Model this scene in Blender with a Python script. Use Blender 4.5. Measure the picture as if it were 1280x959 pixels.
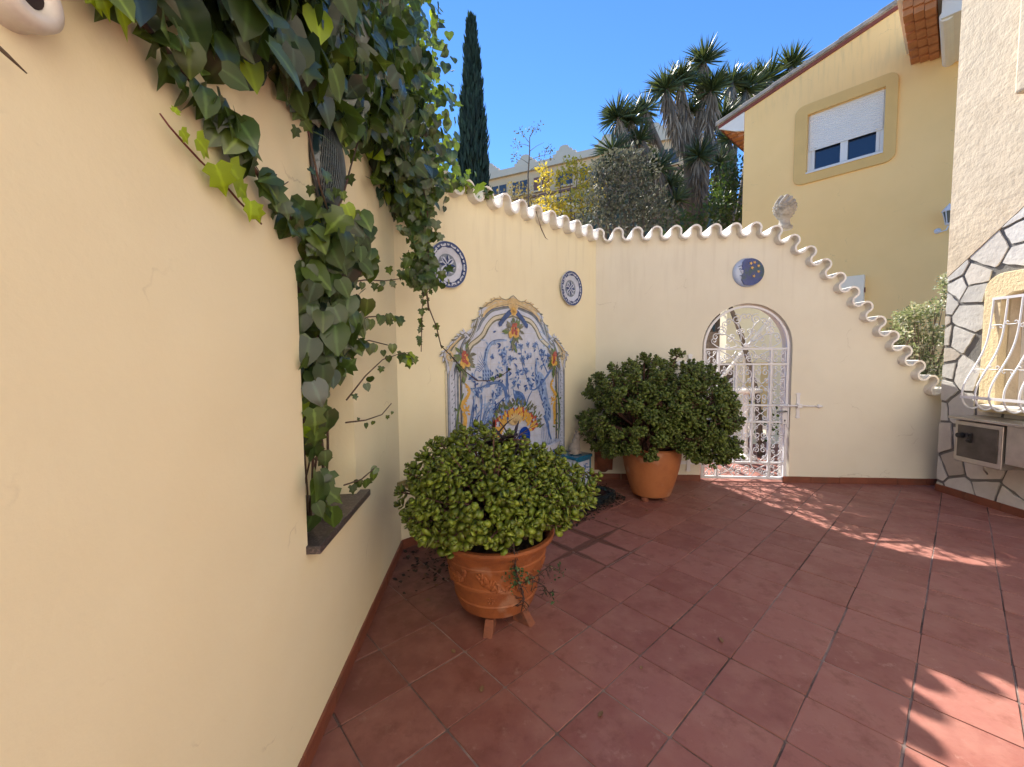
import bpy, math, random
import numpy as np
from mathutils import Vector, Matrix
from mathutils.geometry import tessellate_polygon
rnd = random.Random(7)
rng = np.random.default_rng(7)
PI = math.pi
R = math.radians
scene = bpy.context.scene
for o in list(bpy.data.objects):
    bpy.data.objects.remove(o)
COL = scene.collection

# ------------------------------------------------------------------ camera
cam_d = bpy.data.cameras.new('camera')
cam = bpy.data.objects.new('camera', cam_d)
COL.objects.link(cam)
scene.camera = cam
cam_d.sensor_width = 36.0
cam_d.lens = 36.0 * 512.07 / 1280.0
cam_d.clip_start = 0.05
cam_d.clip_end = 3000
_p, _r = 0.0608, -0.0085
_f = Vector((0, math.cos(_p), -math.sin(_p)))
_x0 = Vector((1, 0, 0))
_u0 = _x0.cross(_f)
_x = _x0 * math.cos(_r) + _u0 * math.sin(_r)
_u = _x.cross(_f)
M = Matrix((_x, _u, -_f)).transposed().to_4x4()
M.translation = Vector((0, 0, 1.5))
cam.matrix_world = M
scene.render.resolution_x, scene.render.resolution_y = 1024, 767

# ------------------------------------------------------------------ sky, sun, exposure
SUN_EL, SUN_AZ = R(42.5), R(-15.4)          # azimuth from +Y, negative towards -X
w = bpy.data.worlds.new('World')
scene.world = w
w.use_nodes = True
nt = w.node_tree
sky = nt.nodes.new('ShaderNodeTexSky')
sky.sky_type = 'NISHITA'
sky.sun_disc = False
sky.sun_elevation = SUN_EL
sky.sun_rotation = SUN_AZ
sky.air_density = 0.5
sky.dust_density = 0.0
sky.ozone_density = 3.0
bg = nt.nodes['Background']
bg.inputs['Strength'].default_value = 0.15
hs = nt.nodes.new('ShaderNodeHueSaturation')
hs.inputs['Saturation'].default_value = 1.16
nt.links.new(sky.outputs[0], hs.inputs['Color'])
nt.links.new(hs.outputs[0], bg.inputs[0])
sun_d = bpy.data.lights.new('sun', 'SUN')
sun_d.energy = 5.0
sun_d.angle = R(0.5)
sun_d.color = (1.0, 0.93, 0.82)
sun = bpy.data.objects.new('sun', sun_d)
COL.objects.link(sun)
sv = Vector((math.sin(SUN_AZ) * math.cos(SUN_EL), math.cos(SUN_AZ) * math.cos(SUN_EL), math.sin(SUN_EL)))
sun.rotation_euler = (-sv).to_track_quat('-Z', 'Y').to_euler()
scene.view_settings.view_transform = 'Standard'
scene.view_settings.look = 'None'
scene.view_settings.exposure = 1.38
scene.view_settings.gamma = 1.0
scene.view_settings.use_curve_mapping = False
try:
    scene.cycles.max_bounces = 8
    scene.cycles.diffuse_bounces = 6
    scene.cycles.transparent_max_bounces = 8
    scene.cycles.use_denoising = True
    scene.cycles.sample_clamp_indirect = 6.0
except Exception:
    pass


# ------------------------------------------------------------------ materials
def S(r, g, b):
    def c(v):
        v /= 255.0
        return v / 12.92 if v <= 0.04045 else ((v + 0.055) / 1.055) ** 2.4
    return (c(r), c(g), c(b))


def mat(name, col, rough=0.6, var=0.08, scale=4.0, bump=0.0, bscale=60.0, island=0.0, trans=None, metal=0.0,
        col2=None, c2scale=6.0, c2lo=0.5, c2hi=0.65, coat=0.0, spec=0.5, spots=None, detail=4):
    m = bpy.data.materials.new(name)
    m.use_nodes = True
    t = m.node_tree
    N, L = t.nodes, t.links
    b = N['Principled BSDF']
    b.inputs['Roughness'].default_value = rough
    b.inputs['Metallic'].default_value = metal
    b.inputs['Specular IOR Level'].default_value = spec
    if coat:
        b.inputs['Coat Weight'].default_value = coat
        b.inputs['Coat Roughness'].default_value = 0.12
    tc = N.new('ShaderNodeTexCoord')
    no = N.new('ShaderNodeTexNoise')
    no.inputs['Scale'].default_value = scale
    no.inputs['Detail'].default_value = detail
    no.inputs['Roughness'].default_value = 0.6
    L.new(tc.outputs['Object'], no.inputs['Vector'])
    ra = N.new('ShaderNodeMapRange')
    ra.inputs['From Min'].default_value = 0.3
    ra.inputs['From Max'].default_value = 0.7
    ra.inputs['To Min'].default_value = 1 - var
    ra.inputs['To Max'].default_value = 1 + var
    L.new(no.outputs['Fac'], ra.inputs['Value'])
    val = ra.outputs[0]
    if island:
        ge = N.new('ShaderNodeNewGeometry')
        r2 = N.new('ShaderNodeMapRange')
        r2.inputs['To Min'].default_value = 1 - island
        r2.inputs['To Max'].default_value = 1 + island
        L.new(ge.outputs['Random Per Island'], r2.inputs['Value'])
        mu = N.new('ShaderNodeMath')
        mu.operation = 'MULTIPLY'
        L.new(val, mu.inputs[0])
        L.new(r2.outputs[0], mu.inputs[1])
        val = mu.outputs[0]
    base = None
    if col2 is not None:
        mx = N.new('ShaderNodeMix')
        mx.data_type = 'RGBA'
        mx.inputs[6].default_value = (*col, 1)
        mx.inputs[7].default_value = (*col2, 1)
        if island:
            f = N.new('ShaderNodeMapRange')
            f.inputs['From Min'].default_value = c2lo
            f.inputs['From Max'].default_value = c2hi
            mm = N.new('ShaderNodeMath')
            mm.operation = 'FRACT'
            m3 = N.new('ShaderNodeMath')
            m3.operation = 'MULTIPLY'
            m3.inputs[1].default_value = 17.3
            L.new(ge.outputs['Random Per Island'], m3.inputs[0])
            L.new(m3.outputs[0], mm.inputs[0])
            L.new(mm.outputs[0], f.inputs['Value'])
        else:
            n2 = N.new('ShaderNodeTexNoise')
            n2.inputs['Scale'].default_value = c2scale
            n2.inputs['Detail'].default_value = 6
            n2.inputs['Roughness'].default_value = 0.65
            L.new(tc.outputs['Object'], n2.inputs['Vector'])
            f = N.new('ShaderNodeMapRange')
            f.inputs['From Min'].default_value = c2lo
            f.inputs['From Max'].default_value = c2hi
            L.new(n2.outputs['Fac'], f.inputs['Value'])
        L.new(f.outputs[0], mx.inputs[0])
        base = mx.outputs[2]
    else:
        rgb = N.new('ShaderNodeRGB')
        rgb.outputs[0].default_value = (*col, 1)
        base = rgb.outputs[0]
    if spots is not None:
        n4 = N.new('ShaderNodeTexNoise')
        n4.inputs['Scale'].default_value = spots[1]
        n4.inputs['Detail'].default_value = 3
        L.new(tc.outputs['Object'], n4.inputs['Vector'])
        f4 = N.new('ShaderNodeMapRange')
        f4.inputs['From Min'].default_value = spots[2]
        f4.inputs['From Max'].default_value = spots[2] + 0.06
        f4.inputs['To Max'].default_value = spots[3]
        L.new(n4.outputs['Fac'], f4.inputs['Value'])
        mx4 = N.new('ShaderNodeMix')
        mx4.data_type = 'RGBA'
        L.new(f4.outputs[0], mx4.inputs[0])
        L.new(base, mx4.inputs[6])
        mx4.inputs[7].default_value = (*spots[0], 1)
        base = mx4.outputs[2]
    vm = N.new('ShaderNodeVectorMath')
    vm.operation = 'SCALE'
    L.new(base, vm.inputs[0])
    L.new(val, vm.inputs['Scale'])
    L.new(vm.outputs[0], b.inputs['Base Color'])
    if bump:
        nb = N.new('ShaderNodeTexNoise')
        nb.inputs['Scale'].default_value = bscale
        nb.inputs['Detail'].default_value = 5
        nb.inputs['Roughness'].default_value = 0.6
        L.new(tc.outputs['Object'], nb.inputs['Vector'])
        bu = N.new('ShaderNodeBump')
        bu.inputs['Strength'].default_value = 1.0
        bu.inputs['Distance'].default_value = bump
        L.new(nb.outputs['Fac'], bu.inputs['Height'])
        L.new(bu.outputs[0], b.inputs['Normal'])
    if trans is not None:
        tr = N.new('ShaderNodeBsdfTranslucent')
        tr.inputs[0].default_value = (*trans[0], 1)
        ms = N.new('ShaderNodeMixShader')
        ms.inputs[0].default_value = trans[1]
        L.new(b.outputs[0], ms.inputs[1])
        L.new(tr.outputs[0], ms.inputs[2])
        L.new(ms.outputs[0], N['Material Output'].inputs[0])
    return m


YEL = (0.79, 0.735, 0.515)
M_left = mat('yellow_plaster', YEL, 0.85, 0.06, 0.7, 0.0009, 55, col2=(0.77, 0.685, 0.45), c2scale=0.8, c2lo=0.4, c2hi=0.75,
             spots=((0.42, 0.30, 0.16), 9.0, 0.76, 0.35))
M_A = mat('yellow_plaster_mural', (0.83, 0.77, 0.55), 0.85, 0.05, 0.8, 0.0009, 55, col2=(0.80, 0.725, 0.50), c2scale=1.1, c2lo=0.4, c2hi=0.75,
          spots=((0.42, 0.30, 0.16), 7.0, 0.76, 0.3))
M_B = mat('cream_plaster', (0.715, 0.685, 0.57), 0.85, 0.05, 0.8, 0.0009, 55, col2=(0.68, 0.64, 0.525), c2scale=1.0, c2lo=0.4, c2hi=0.75,
          spots=((0.38, 0.30, 0.2), 6.0, 0.76, 0.3))
M_house = mat('house_plaster', (0.98, 0.65, 0.27), 0.85, 0.05, 0.5, 0.002, 40, col2=(0.96, 0.63, 0.25), c2scale=0.6, c2lo=0.4, c2hi=0.7)
M_housetrim = mat('ochre_trim', (0.74, 0.48, 0.17), 0.8, 0.05, 2.0, 0.002, 60)
M_stucco = mat('rough_stucco', (0.62, 0.515, 0.37), 0.9, 0.07, 3.0, 0.008, 19, col2=(0.53, 0.43, 0.30), c2scale=9.0, c2lo=.45, c2hi=.7, detail=8)
M_sur = mat('window_stucco', (0.74, 0.60, 0.36), 0.9, 0.08, 4.0, 0.008, 40)
M_stone = mat('cladding_stone', (0.55, 0.535, 0.50), 0.8, 0.08, 7.0, 0.006, 16, island=0.13, col2=(0.50, 0.45, 0.38), c2lo=0.55, c2hi=0.9)
M_mortar = mat('dark_mortar', (0.17, 0.165, 0.155), 0.9, 0.15, 8.0, 0.006, 40)
M_coping = mat('coping_tile_white', (0.76, 0.74, 0.69), 0.7, 0.1, 5.0, 0.003, 40, col2=(0.45, 0.41, 0.34), c2scale=7.0, c2lo=0.60, c2hi=0.78)
M_skirt = mat('skirting_tile', (0.20, 0.062, 0.034), 0.5, 0.15, 6.0, 0.002, 40, col2=(0.16, 0.06, 0.035), c2scale=5)
M_terra = mat('terracotta', (0.31, 0.095, 0.028), 0.72, 0.12, 6.0, 0.003, 60, col2=(0.17, 0.05, 0.02), c2scale=7, c2lo=0.45, c2hi=0.75, spots=((0.42, 0.30, 0.22), 5.0, 0.60, 0.30))
M_terra2 = mat('terracotta_smooth', (0.40, 0.145, 0.050), 0.68, 0.08, 4.0, 0.002, 50, col2=(0.26, 0.085, 0.03), c2scale=4, c2lo=0.45, c2hi=0.75, spots=((0.50, 0.34, 0.24), 4.0, 0.60, 0.30))
M_terraold = mat('terracotta_weathered', (0.22, 0.075, 0.04), 0.8, 0.2, 12.0, 0.005, 40, col2=(0.12, 0.05, 0.035), c2scale=9)
M_eave = mat('eave_tile', (0.48, 0.19, 0.07), 0.8, 0.15, 8.0, 0.004, 30)
M_soil = mat('soil', (0.03, 0.022, 0.015), 0.95, 0.3, 20.0, 0.01, 40)
M_granite = mat('granite_sill', (0.055, 0.045, 0.045), 0.35, 0.35, 60.0, 0.0, 40, col2=(0.13, 0.10, 0.10), c2scale=90, c2lo=0.5, c2hi=0.62)
M_white = mat('white_paint', (0.70, 0.71, 0.74), 0.45, 0.05, 6.0)
M_whitew = mat('white_wall_paint', (0.82, 0.77, 0.68), 0.6, 0.04, 4.0, 0.001, 60)
M_shutter = mat('shutter_white', (0.74, 0.73, 0.70), 0.5, 0.02, 3.0)
M_glass = mat('window_glass', (0.012, 0.022, 0.05), 0.05, 0.0, 3.0, spec=1.0)
M_steel = mat('stainless_steel', (0.42, 0.40, 0.37), 0.32, 0.12, 10.0, metal=0.85)
M_black = mat('black_plastic', (0.015, 0.016, 0.018), 0.4, 0.1, 10.0)
M_pond = mat('dark_basin', (0.010, 0.018, 0.024), 0.25, 0.3, 6.0, 0.003, 20)
M_jade = mat('jade_leaf', (0.150, 0.205, 0.022), 0.30, 0.1, 20.0, island=0.35, col2=(0.205, 0.26, 0.030), c2lo=0.55, c2hi=1.0, spec=0.55, trans=((0.22, 0.30, 0.03), 0.10))
M_jade2 = mat('jade_leaf_deep', (0.100, 0.145, 0.026), 0.32, 0.1, 20.0, island=0.35, col2=(0.125, 0.17, 0.030), c2lo=0.55, c2hi=1.0, spec=0.55, trans=((0.14, 0.2, 0.03), 0.10))
M_stem = mat('jade_stem', (0.11, 0.055, 0.04), 0.8, 0.2, 20.0, 0.002, 60)
M_ivy = mat('ivy_leaf', (0.036, 0.068, 0.020), 0.30, 0.12, 14.0, island=0.4, col2=(0.075, 0.115, 0.018), c2lo=0.45, c2hi=1.0, spec=0.55, trans=((0.20, 0.30, 0.02), 0.22))
M_ivyold = mat('ivy_leaf_bluish', (0.026, 0.048, 0.032), 0.24, 0.12, 14.0, island=0.3, spec=0.7, trans=((0.12, 0.2, 0.03), 0.12))
M_ivyyoung = mat('ivy_leaf_young', (0.22, 0.33, 0.012), 0.42, 0.1, 18.0, island=0.2, trans=((0.45, 0.6, 0.03), 0.3))
M_vine = mat('vine_stem', (0.075, 0.05, 0.032), 0.8, 0.2, 20.0, 0.002, 60, col2=(0.10, 0.04, 0.035), c2scale=10)
M_dry = mat('dry_leaf', (0.17, 0.10, 0.05), 0.8, 0.2, 20.0, island=0.5)
M_litter = mat('leaf_litter', (0.030, 0.022, 0.014), 0.9, 0.3, 20.0, island=0.6)
M_bark = mat('bark', (0.16, 0.12, 0.085), 0.9, 0.25, 12.0, 0.01, 20)
M_cyp = mat('cypress_foliage', (0.022, 0.042, 0.024), 0.8, 0.15, 6.0, island=0.5, trans=((0.05, 0.09, 0.03), 0.15))
M_yucca = mat('yucca_leaf', (0.060, 0.085, 0.035), 0.45, 0.1, 6.0, island=0.45, col2=(0.13, 0.15, 0.045), c2lo=0.7, c2hi=1.0, trans=((0.2, 0.25, 0.06), 0.15))
M_yuccadry = mat('yucca_dry_leaf', (0.27, 0.215, 0.15), 0.85, 0.1, 6.0, island=0.5, col2=(0.11, 0.085, 0.065), c2lo=0.4, c2hi=1.0)
M_yellowleaf = mat('yellow_leaf', (0.50, 0.36, 0.045), 0.6, 0.1, 6.0, island=0.35, col2=(0.36, 0.38, 0.05), c2lo=0.4, c2hi=1.0, trans=((0.8, 0.6, 0.06), 0.35))
M_greyleaf = mat('grey_olive_leaf', (0.075, 0.085, 0.050), 0.7, 0.1, 6.0, island=0.5, col2=(0.17, 0.15, 0.115), c2lo=0.6, c2hi=1.0, trans=((0.2, 0.2, 0.14), 0.2))
M_greenleaf = mat('green_leaf', (0.050, 0.085, 0.022), 0.5, 0.1, 6.0, island=0.5, trans=((0.15, 0.24, 0.03), 0.2))
M_paleleaf = mat('variegated_leaf', (0.15, 0.19, 0.08), 0.5, 0.1, 6.0, island=0.4, col2=(0.66, 0.62, 0.46), c2lo=0.50, c2hi=0.70, trans=((0.4, 0.45, 0.2), 0.25))
M_brom = mat('bromeliad_leaf', (0.045, 0.022, 0.026), 0.4, 0.2, 10.0, island=0.5, col2=(0.16, 0.03, 0.025), c2lo=0.75, c2hi=1.0)
M_succ = mat('trailing_stem', (0.060, 0.035, 0.030), 0.7, 0.2, 20.0, island=0.4)
M_trailgreen = mat('trailing_green', (0.035, 0.09, 0.03), 0.5, 0.1, 20.0, island=0.4)
M_fern = mat('dry_fern', (0.28, 0.24, 0.10), 0.7, 0.1, 20.0, trans=((0.4, 0.35, 0.12), 0.3))
M_catg = mat('stone_cat', (0.30, 0.27, 0.235), 0.7, 0.15, 14.0, 0.003, 60, col2=(0.16, 0.14, 0.12), c2scale=14, c2lo=0.52, c2hi=0.62)
M_finial = mat('weathered_stone', (0.38, 0.34, 0.28), 0.9, 0.15, 10.0, 0.006, 40, col2=(0.18, 0.155, 0.12), c2scale=9, c2lo=0.48, c2hi=0.68)
M_rooftile = mat('verge_tile', (0.42, 0.36, 0.29), 0.85, 0.15, 5.0, 0.006, 20, col2=(0.22, 0.19, 0.16), c2scale=3)
M_redline = mat('red_trim', (0.22, 0.06, 0.04), 0.7, 0.1, 5.0)
M_farwall = mat('far_facade', (0.78, 0.52, 0.30), 0.9, 0.05, 0.3)
M_farred = mat('far_red_facade', (0.26, 0.12, 0.09), 0.9, 0.05, 0.3)
M_farglass = mat('far_window', (0.06, 0.075, 0.10), 0.3, 0.2, 0.5)
M_ground = mat('earth', (0.26, 0.21, 0.14), 0.95, 0.3, 0.6, 0.02, 6, col2=(0.13, 0.13, 0.06), c2scale=0.4, c2lo=0.4, c2hi=0.6)
M_hill = mat('hillside', (0.11, 0.10, 0.06), 0.95, 0.3, 0.12, 0.1, 1, col2=(0.045, 0.06, 0.025), c2scale=0.2, c2lo=0.4, c2hi=0.6)


def glazed(name, c, var=0.12, rough=0.22):
    return mat(name, c, rough, var, 25.0, 0.0006, 30, coat=0.6)


G_white = glazed('glaze_white', (0.52, 0.57, 0.70), 0.10)
G_cream = glazed('glaze_cream', (0.60, 0.56, 0.44), 0.08)
G_blue = glazed('glaze_blue', (0.10, 0.185, 0.43), 0.3)
G_blue2 = glazed('glaze_pale_blue', (0.25, 0.36, 0.60), 0.3)
G_navy = glazed('glaze_navy', (0.020, 0.045, 0.16), 0.3)
G_cobalt = glazed('glaze_cobalt', (0.012, 0.055, 0.33), 0.15)
G_yellow = glazed('glaze_yellow', (0.62, 0.38, 0.09), 0.2)
G_sand = glazed('glaze_sand', (0.60, 0.46, 0.24), 0.15)
G_red = glazed('glaze_red', (0.36, 0.075, 0.055), 0.3)
G_green = glazed('glaze_green', (0.11, 0.17, 0.06), 0.3)
G_olive = glazed('glaze_olive_grey', (0.16, 0.165, 0.13), 0.35)
G_grey = glazed('glaze_slate', (0.17, 0.21, 0.27), 0.25)
G_teal = glazed('glaze_teal', (0.020, 0.14, 0.26), 0.25)
G_darkteal = glazed('dark_teal_glaze', (0.014, 0.034, 0.042), 0.4)
G_joint = mat('tile_joint', (0.42, 0.43, 0.45), 0.8, 0.05)
G_white.node_tree.nodes  # keep


def weather(m, ztop, amount=0.28):
    """run-off streaks below the coping and a few hairline cracks"""
    t = m.node_tree
    N, L = t.nodes, t.links
    b = N['Principled BSDF']
    src = b.inputs['Base Color'].links[0].from_socket
    tc = N.new('ShaderNodeTexCoord')
    mp = N.new('ShaderNodeMapping')
    mp.inputs['Scale'].default_value = (9.0, 1.0, 0.9)
    L.new(tc.outputs['Object'], mp.inputs['Vector'])
    n = N.new('ShaderNodeTexNoise')
    n.inputs['Scale'].default_value = 1.6
    n.inputs['Detail'].default_value = 5
    L.new(mp.outputs[0], n.inputs['Vector'])
    st = N.new('ShaderNodeMapRange')
    st.inputs['From Min'].default_value = 0.50
    st.inputs['From Max'].default_value = 0.72
    L.new(n.outputs['Fac'], st.inputs['Value'])
    se = N.new('ShaderNodeSeparateXYZ')
    L.new(tc.outputs['Object'], se.inputs[0])
    zr = N.new('ShaderNodeMapRange')
    zr.inputs['From Min'].default_value = ztop - 1.1
    zr.inputs['From Max'].default_value = ztop
    zr.inputs['To Max'].default_value = amount
    L.new(se.outputs[2], zr.inputs['Value'])
    mu = N.new('ShaderNodeMath')
    mu.operation = 'MULTIPLY'
    L.new(st.outputs[0], mu.inputs[0])
    L.new(zr.outputs[0], mu.inputs[1])
    mx = N.new('ShaderNodeMix')
    mx.data_type = 'RGBA'
    L.new(mu.outputs[0], mx.inputs[0])
    L.new(src, mx.inputs[6])
    mx.inputs[7].default_value = (0.30, 0.24, 0.16, 1)
    # hairline cracks
    vo = N.new('ShaderNodeTexVoronoi')
    vo.feature = 'DISTANCE_TO_EDGE'
    vo.inputs['Scale'].default_value = 0.75
    wn = N.new('ShaderNodeTexNoise')
    wn.inputs['Scale'].default_value = 4.0
    wn.inputs['Detail'].default_value = 6
    L.new(tc.outputs['Object'], wn.inputs['Vector'])
    wa = N.new('ShaderNodeVectorMath')
    wa.operation = 'MULTIPLY_ADD'
    L.new(wn.outputs['Color'], wa.inputs[0])
    wa.inputs[1].default_value = (0.35, 0.35, 0.35)
    L.new(tc.outputs['Object'], wa.inputs[2])
    L.new(wa.outputs[0], vo.inputs['Vector'])
    cr_ = N.new('ShaderNodeMapRange')
    cr_.inputs['From Min'].default_value = 0.0
    cr_.inputs['From Max'].default_value = 0.0035
    cr_.inputs['To Min'].default_value = 0.30
    cr_.inputs['To Max'].default_value = 0.0
    L.new(vo.outputs['Distance'], cr_.inputs['Value'])
    br_ = N.new('ShaderNodeMapRange')
    br_.inputs['From Min'].default_value = 0.54
    br_.inputs['From Max'].default_value = 0.62
    L.new(wn.outputs['Fac'], br_.inputs['Value'])
    mc = N.new('ShaderNodeMath')
    mc.operation = 'MULTIPLY'
    L.new(cr_.outputs[0], mc.inputs[0])
    L.new(br_.outputs[0], mc.inputs[1])
    m2 = N.new('ShaderNodeMix')
    m2.data_type = 'RGBA'
    L.new(mc.outputs[0], m2.inputs[0])
    L.new(mx.outputs[2], m2.inputs[6])
    m2.inputs[7].default_value = (0.22, 0.17, 0.11, 1)
    L.new(m2.outputs[2], b.inputs['Base Color'])


weather(M_left, 3.3, 0.2)
weather(M_A, 2.95, 0.20)
weather(M_B, 2.95, 0.20)
weather(M_house, 8.0, 0.3)


def veined(m, k=2.2):
    t = m.node_tree
    N, L = t.nodes, t.links
    b = N['Principled BSDF']
    src = b.inputs['Base Color'].links[0].from_socket
    at = N.new('ShaderNodeAttribute')
    at.attribute_name = 'vein'
    mr = N.new('ShaderNodeMapRange')
    mr.inputs['From Min'].default_value = 0.80
    mr.inputs['From Max'].default_value = 0.97
    mr.inputs['To Min'].default_value = 1.0
    mr.inputs['To Max'].default_value = k
    L.new(at.outputs['Fac'], mr.inputs['Value'])
    v = N.new('ShaderNodeVectorMath')
    v.operation = 'SCALE'
    L.new(src, v.inputs[0])
    L.new(mr.outputs[0], v.inputs['Scale'])
    L.new(v.outputs[0], b.inputs['Base Color'])


for m_ in (M_ivy, M_ivyold, M_ivyyoung):
    veined(m_, 1.5 if m_ is M_ivyyoung else 2.2)


# ------------------------------------------------------------------ mesh builder
class MB:
    def __init__(self):
        self.v, self.f = [], []

    def add(self, verts, faces):
        n = len(self.v)
        self.v += [tuple(map(float, p)) for p in verts]
        self.f += [tuple(int(i) + n for i in q) for q in faces]
        return self

    def box(self, x0, x1, y0, y1, z0, z1):
        return self.add([(x0, y0, z0), (x1, y0, z0), (x1, y1, z0), (x0, y1, z0), (x0, y0, z1), (x1, y0, z1), (x1, y1, z1), (x0, y1, z1)],
                        [(0, 3, 2, 1), (4, 5, 6, 7), (0, 1, 5, 4), (1, 2, 6, 5), (2, 3, 7, 6), (3, 0, 4, 7)])

    def prism(self, outer, y0, y1, holes=()):
        """polygon in (x,z), extruded from y0 (viewer side) to y1"""
        loops = [outer] + list(holes)
        pts = [p for l in loops for p in l]
        tris = tessellate_polygon([[Vector((p[0], p[1], 0)) for p in l] for l in loops])
        n = len(pts)
        V = [(p[0], y0, p[1]) for p in pts] + [(p[0], y1, p[1]) for p in pts]
        F = []
        for t in tris:
            a, b, c = [Vector(pts[i]) for i in t]
            s = (b - a).cross(c - a) if False else (b.x - a.x) * (c.y - a.y) - (b.y - a.y) * (c.x - a.x)
            t = t if s > 0 else (t[0], t[2], t[1])
            F.append(tuple(t))
            F.append(tuple(i + n for i in (t[0], t[2], t[1])))
        k = 0
        for li, l in enumerate(loops):
            ar = sum(l[i][0] * l[(i + 1) % len(l)][1] - l[(i + 1) % len(l)][0] * l[i][1] for i in range(len(l)))
            pos = (ar > 0) == (li == 0)
            for i in range(len(l)):
                a, b = k + i, k + (i + 1) % len(l)
                F.append((a, a + n, b + n, b) if pos else (a, b, b + n, a + n))
            k += len(l)
        return self.add(V, F)

    def flat(self, poly, y, ):
        tris = tessellate_polygon([[Vector((p[0], p[1], 0)) for p in poly]])
        F = []
        for t in tris:
            a, b, c = [poly[i] for i in t]
            s = (b[0] - a[0]) * (c[1] - a[1]) - (b[1] - a[1]) * (c[0] - a[0])
            F.append(tuple(t) if s > 0 else (t[0], t[2], t[1]))
        return self.add([(p[0], y, p[1]) for p in poly], F)

    def tube(self, pts, rad, n=8, cap=True, closed=False):
        P = [Vector(p) for p in pts]
        m = len(P)
        if not hasattr(rad, '__len__'):
            rad = [rad] * m
        T = []
        for i in range(m):
            a = P[(i - 1) % m] if (i > 0 or closed) else P[i]
            b = P[(i + 1) % m] if (i < m - 1 or closed) else P[i]
            d = b - a
            T.append(d.normalized() if d.length > 1e-9 else Vector((0, 0, 1)))
        up = Vector((0, 0, 1)) if abs(T[0].z) < 0.9 else Vector((1, 0, 0))
        N = (up - T[0] * up.dot(T[0])).normalized()
        V = []
        for i in range(m):
            N = N - T[i] * N.dot(T[i])
            if N.length < 1e-6:
                N = T[i].orthogonal()
            N.normalize()
            B = T[i].cross(N)
            for k in range(n):
                a = 2 * PI * k / n
                V.append(P[i] + (N * math.cos(a) + B * math.sin(a)) * rad[i])
        F = []
        for i in range(m if closed else m - 1):
            j = (i + 1) % m
            for k in range(n):
                k2 = (k + 1) % n
                F.append((i * n + k, i * n + k2, j * n + k2, j * n + k))
        if cap and not closed:
            F.append(tuple(range(n - 1, -1, -1)))
            F.append(tuple((m - 1) * n + k for k in range(n)))
        return self.add(V, F)

    def lathe(self, prof, cx=0, cy=0, n=40, cap0=True, cap1=True):
        V, F = [], []
        m = len(prof)
        for r, z in prof:
            for k in range(n):
                a = 2 * PI * k / n
                V.append((cx + r * math.cos(a), cy + r * math.sin(a), z))
        for i in range(m - 1):
            for k in range(n):
                k2 = (k + 1) % n
                F.append((i * n + k, i * n + k2, (i + 1) * n + k2, (i + 1) * n + k))
        if cap0:
            F.append(tuple(range(n - 1, -1, -1)))
        if cap1:
            F.append(tuple((m - 1) * n + k for k in range(n)))
        return self.add(V, F)

    def ball(self, c, r, nu=12, nv=8, rot=None):
        rx, ry, rz = r if hasattr(r, '__len__') else (r, r, r)
        V, F = [], []
        for j in range(nv + 1):
            t = PI * j / nv
            for i in range(nu):
                a = 2 * PI * i / nu
                p = Vector((rx * math.sin(t) * math.cos(a), ry * math.sin(t) * math.sin(a), rz * math.cos(t)))
                if rot is not None:
                    p = rot @ p
                V.append(p + Vector(c))
        for j in range(nv):
            for i in range(nu):
                i2 = (i + 1) % nu
                F.append((j * nu + i, (j + 1) * nu + i, (j + 1) * nu + i2, j * nu + i2))
        return self.add(V, F)

    def build(self, name, m, parent=None, smooth=False, loc=None, rotz=0.0, bevel=0.0, auto=None):
        me = bpy.data.meshes.new(name)
        me.from_pydata(self.v, [], self.f)
        me.validate(clean_customdata=False)
        me.update()
        o = bpy.data.objects.new(name, me)
        COL.objects.link(o)
        me.materials.append(m)
        if smooth:
            for p in me.polygons:
                p.use_smooth = True
        if auto is not None:
            import bmesh
            bm = bmesh.new()
            bm.from_mesh(me)
            for e in bm.edges:
                e.smooth = not (len(e.link_faces) == 2 and e.calc_face_angle(0) > auto)
            for fc in bm.faces:
                fc.smooth = True
            bm.to_mesh(me)
            bm.free()
        if parent:
            o.parent = parent
        if loc is not None:
            o.location = loc
            o.rotation_euler = (0, 0, rotz)
        if bevel:
            b = o.modifiers.new('bevel', 'BEVEL')
            b.width = bevel
            b.segments = 2
            b.limit_method = 'ANGLE'
            b.angle_limit = R(40)
        return o


def tag(o, label=None, cat=None, group=None, kind=None):
    if label:
        o['label'] = label
    if cat:
        o['category'] = cat
    if group:
        o['group'] = group
    if kind:
        o['kind'] = kind
    return o


def thing(name, label, cat, loc=(0, 0, 0), rotz=0.0, group=None):
    o = bpy.data.objects.new(name, None)
    o.empty_display_size = 0.1
    COL.objects.link(o)
    o.location = loc
    o.rotation_euler = (0, 0, rotz)
    return tag(o, label, cat, group)


def leaves(mb, tv, tf, pos, tip, nor, size):
    """place leaf template (x width, y length, z normal) at many positions"""
    tv = np.asarray(tv, float)
    V = []
    pos = np.asarray(pos, float)
    tip = np.asarray(tip, float)
    nor = np.asarray(nor, float)
    tip = tip / (np.linalg.norm(tip, axis=1, keepdims=True) + 1e-9)
    nor = nor - tip * np.sum(nor * tip, 1, keepdims=True)
    nor = nor / (np.linalg.norm(nor, axis=1, keepdims=True) + 1e-9)
    sd = np.cross(tip, nor)
    s = np.asarray(size, float).reshape(-1, 1, 1)
    W = pos[:, None, :] + s * (tv[None, :, 0:1] * sd[:, None, :] + tv[None, :, 1:2] * tip[:, None, :] + tv[None, :, 2:3] * nor[:, None, :])
    n = len(tv)
    base = len(mb.v)
    mb.v += [tuple(p) for p in W.reshape(-1, 3).tolist()]
    for i in range(len(pos)):
        o = base + i * n
        mb.f += [tuple(a + o for a in q) for q in tf]


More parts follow.
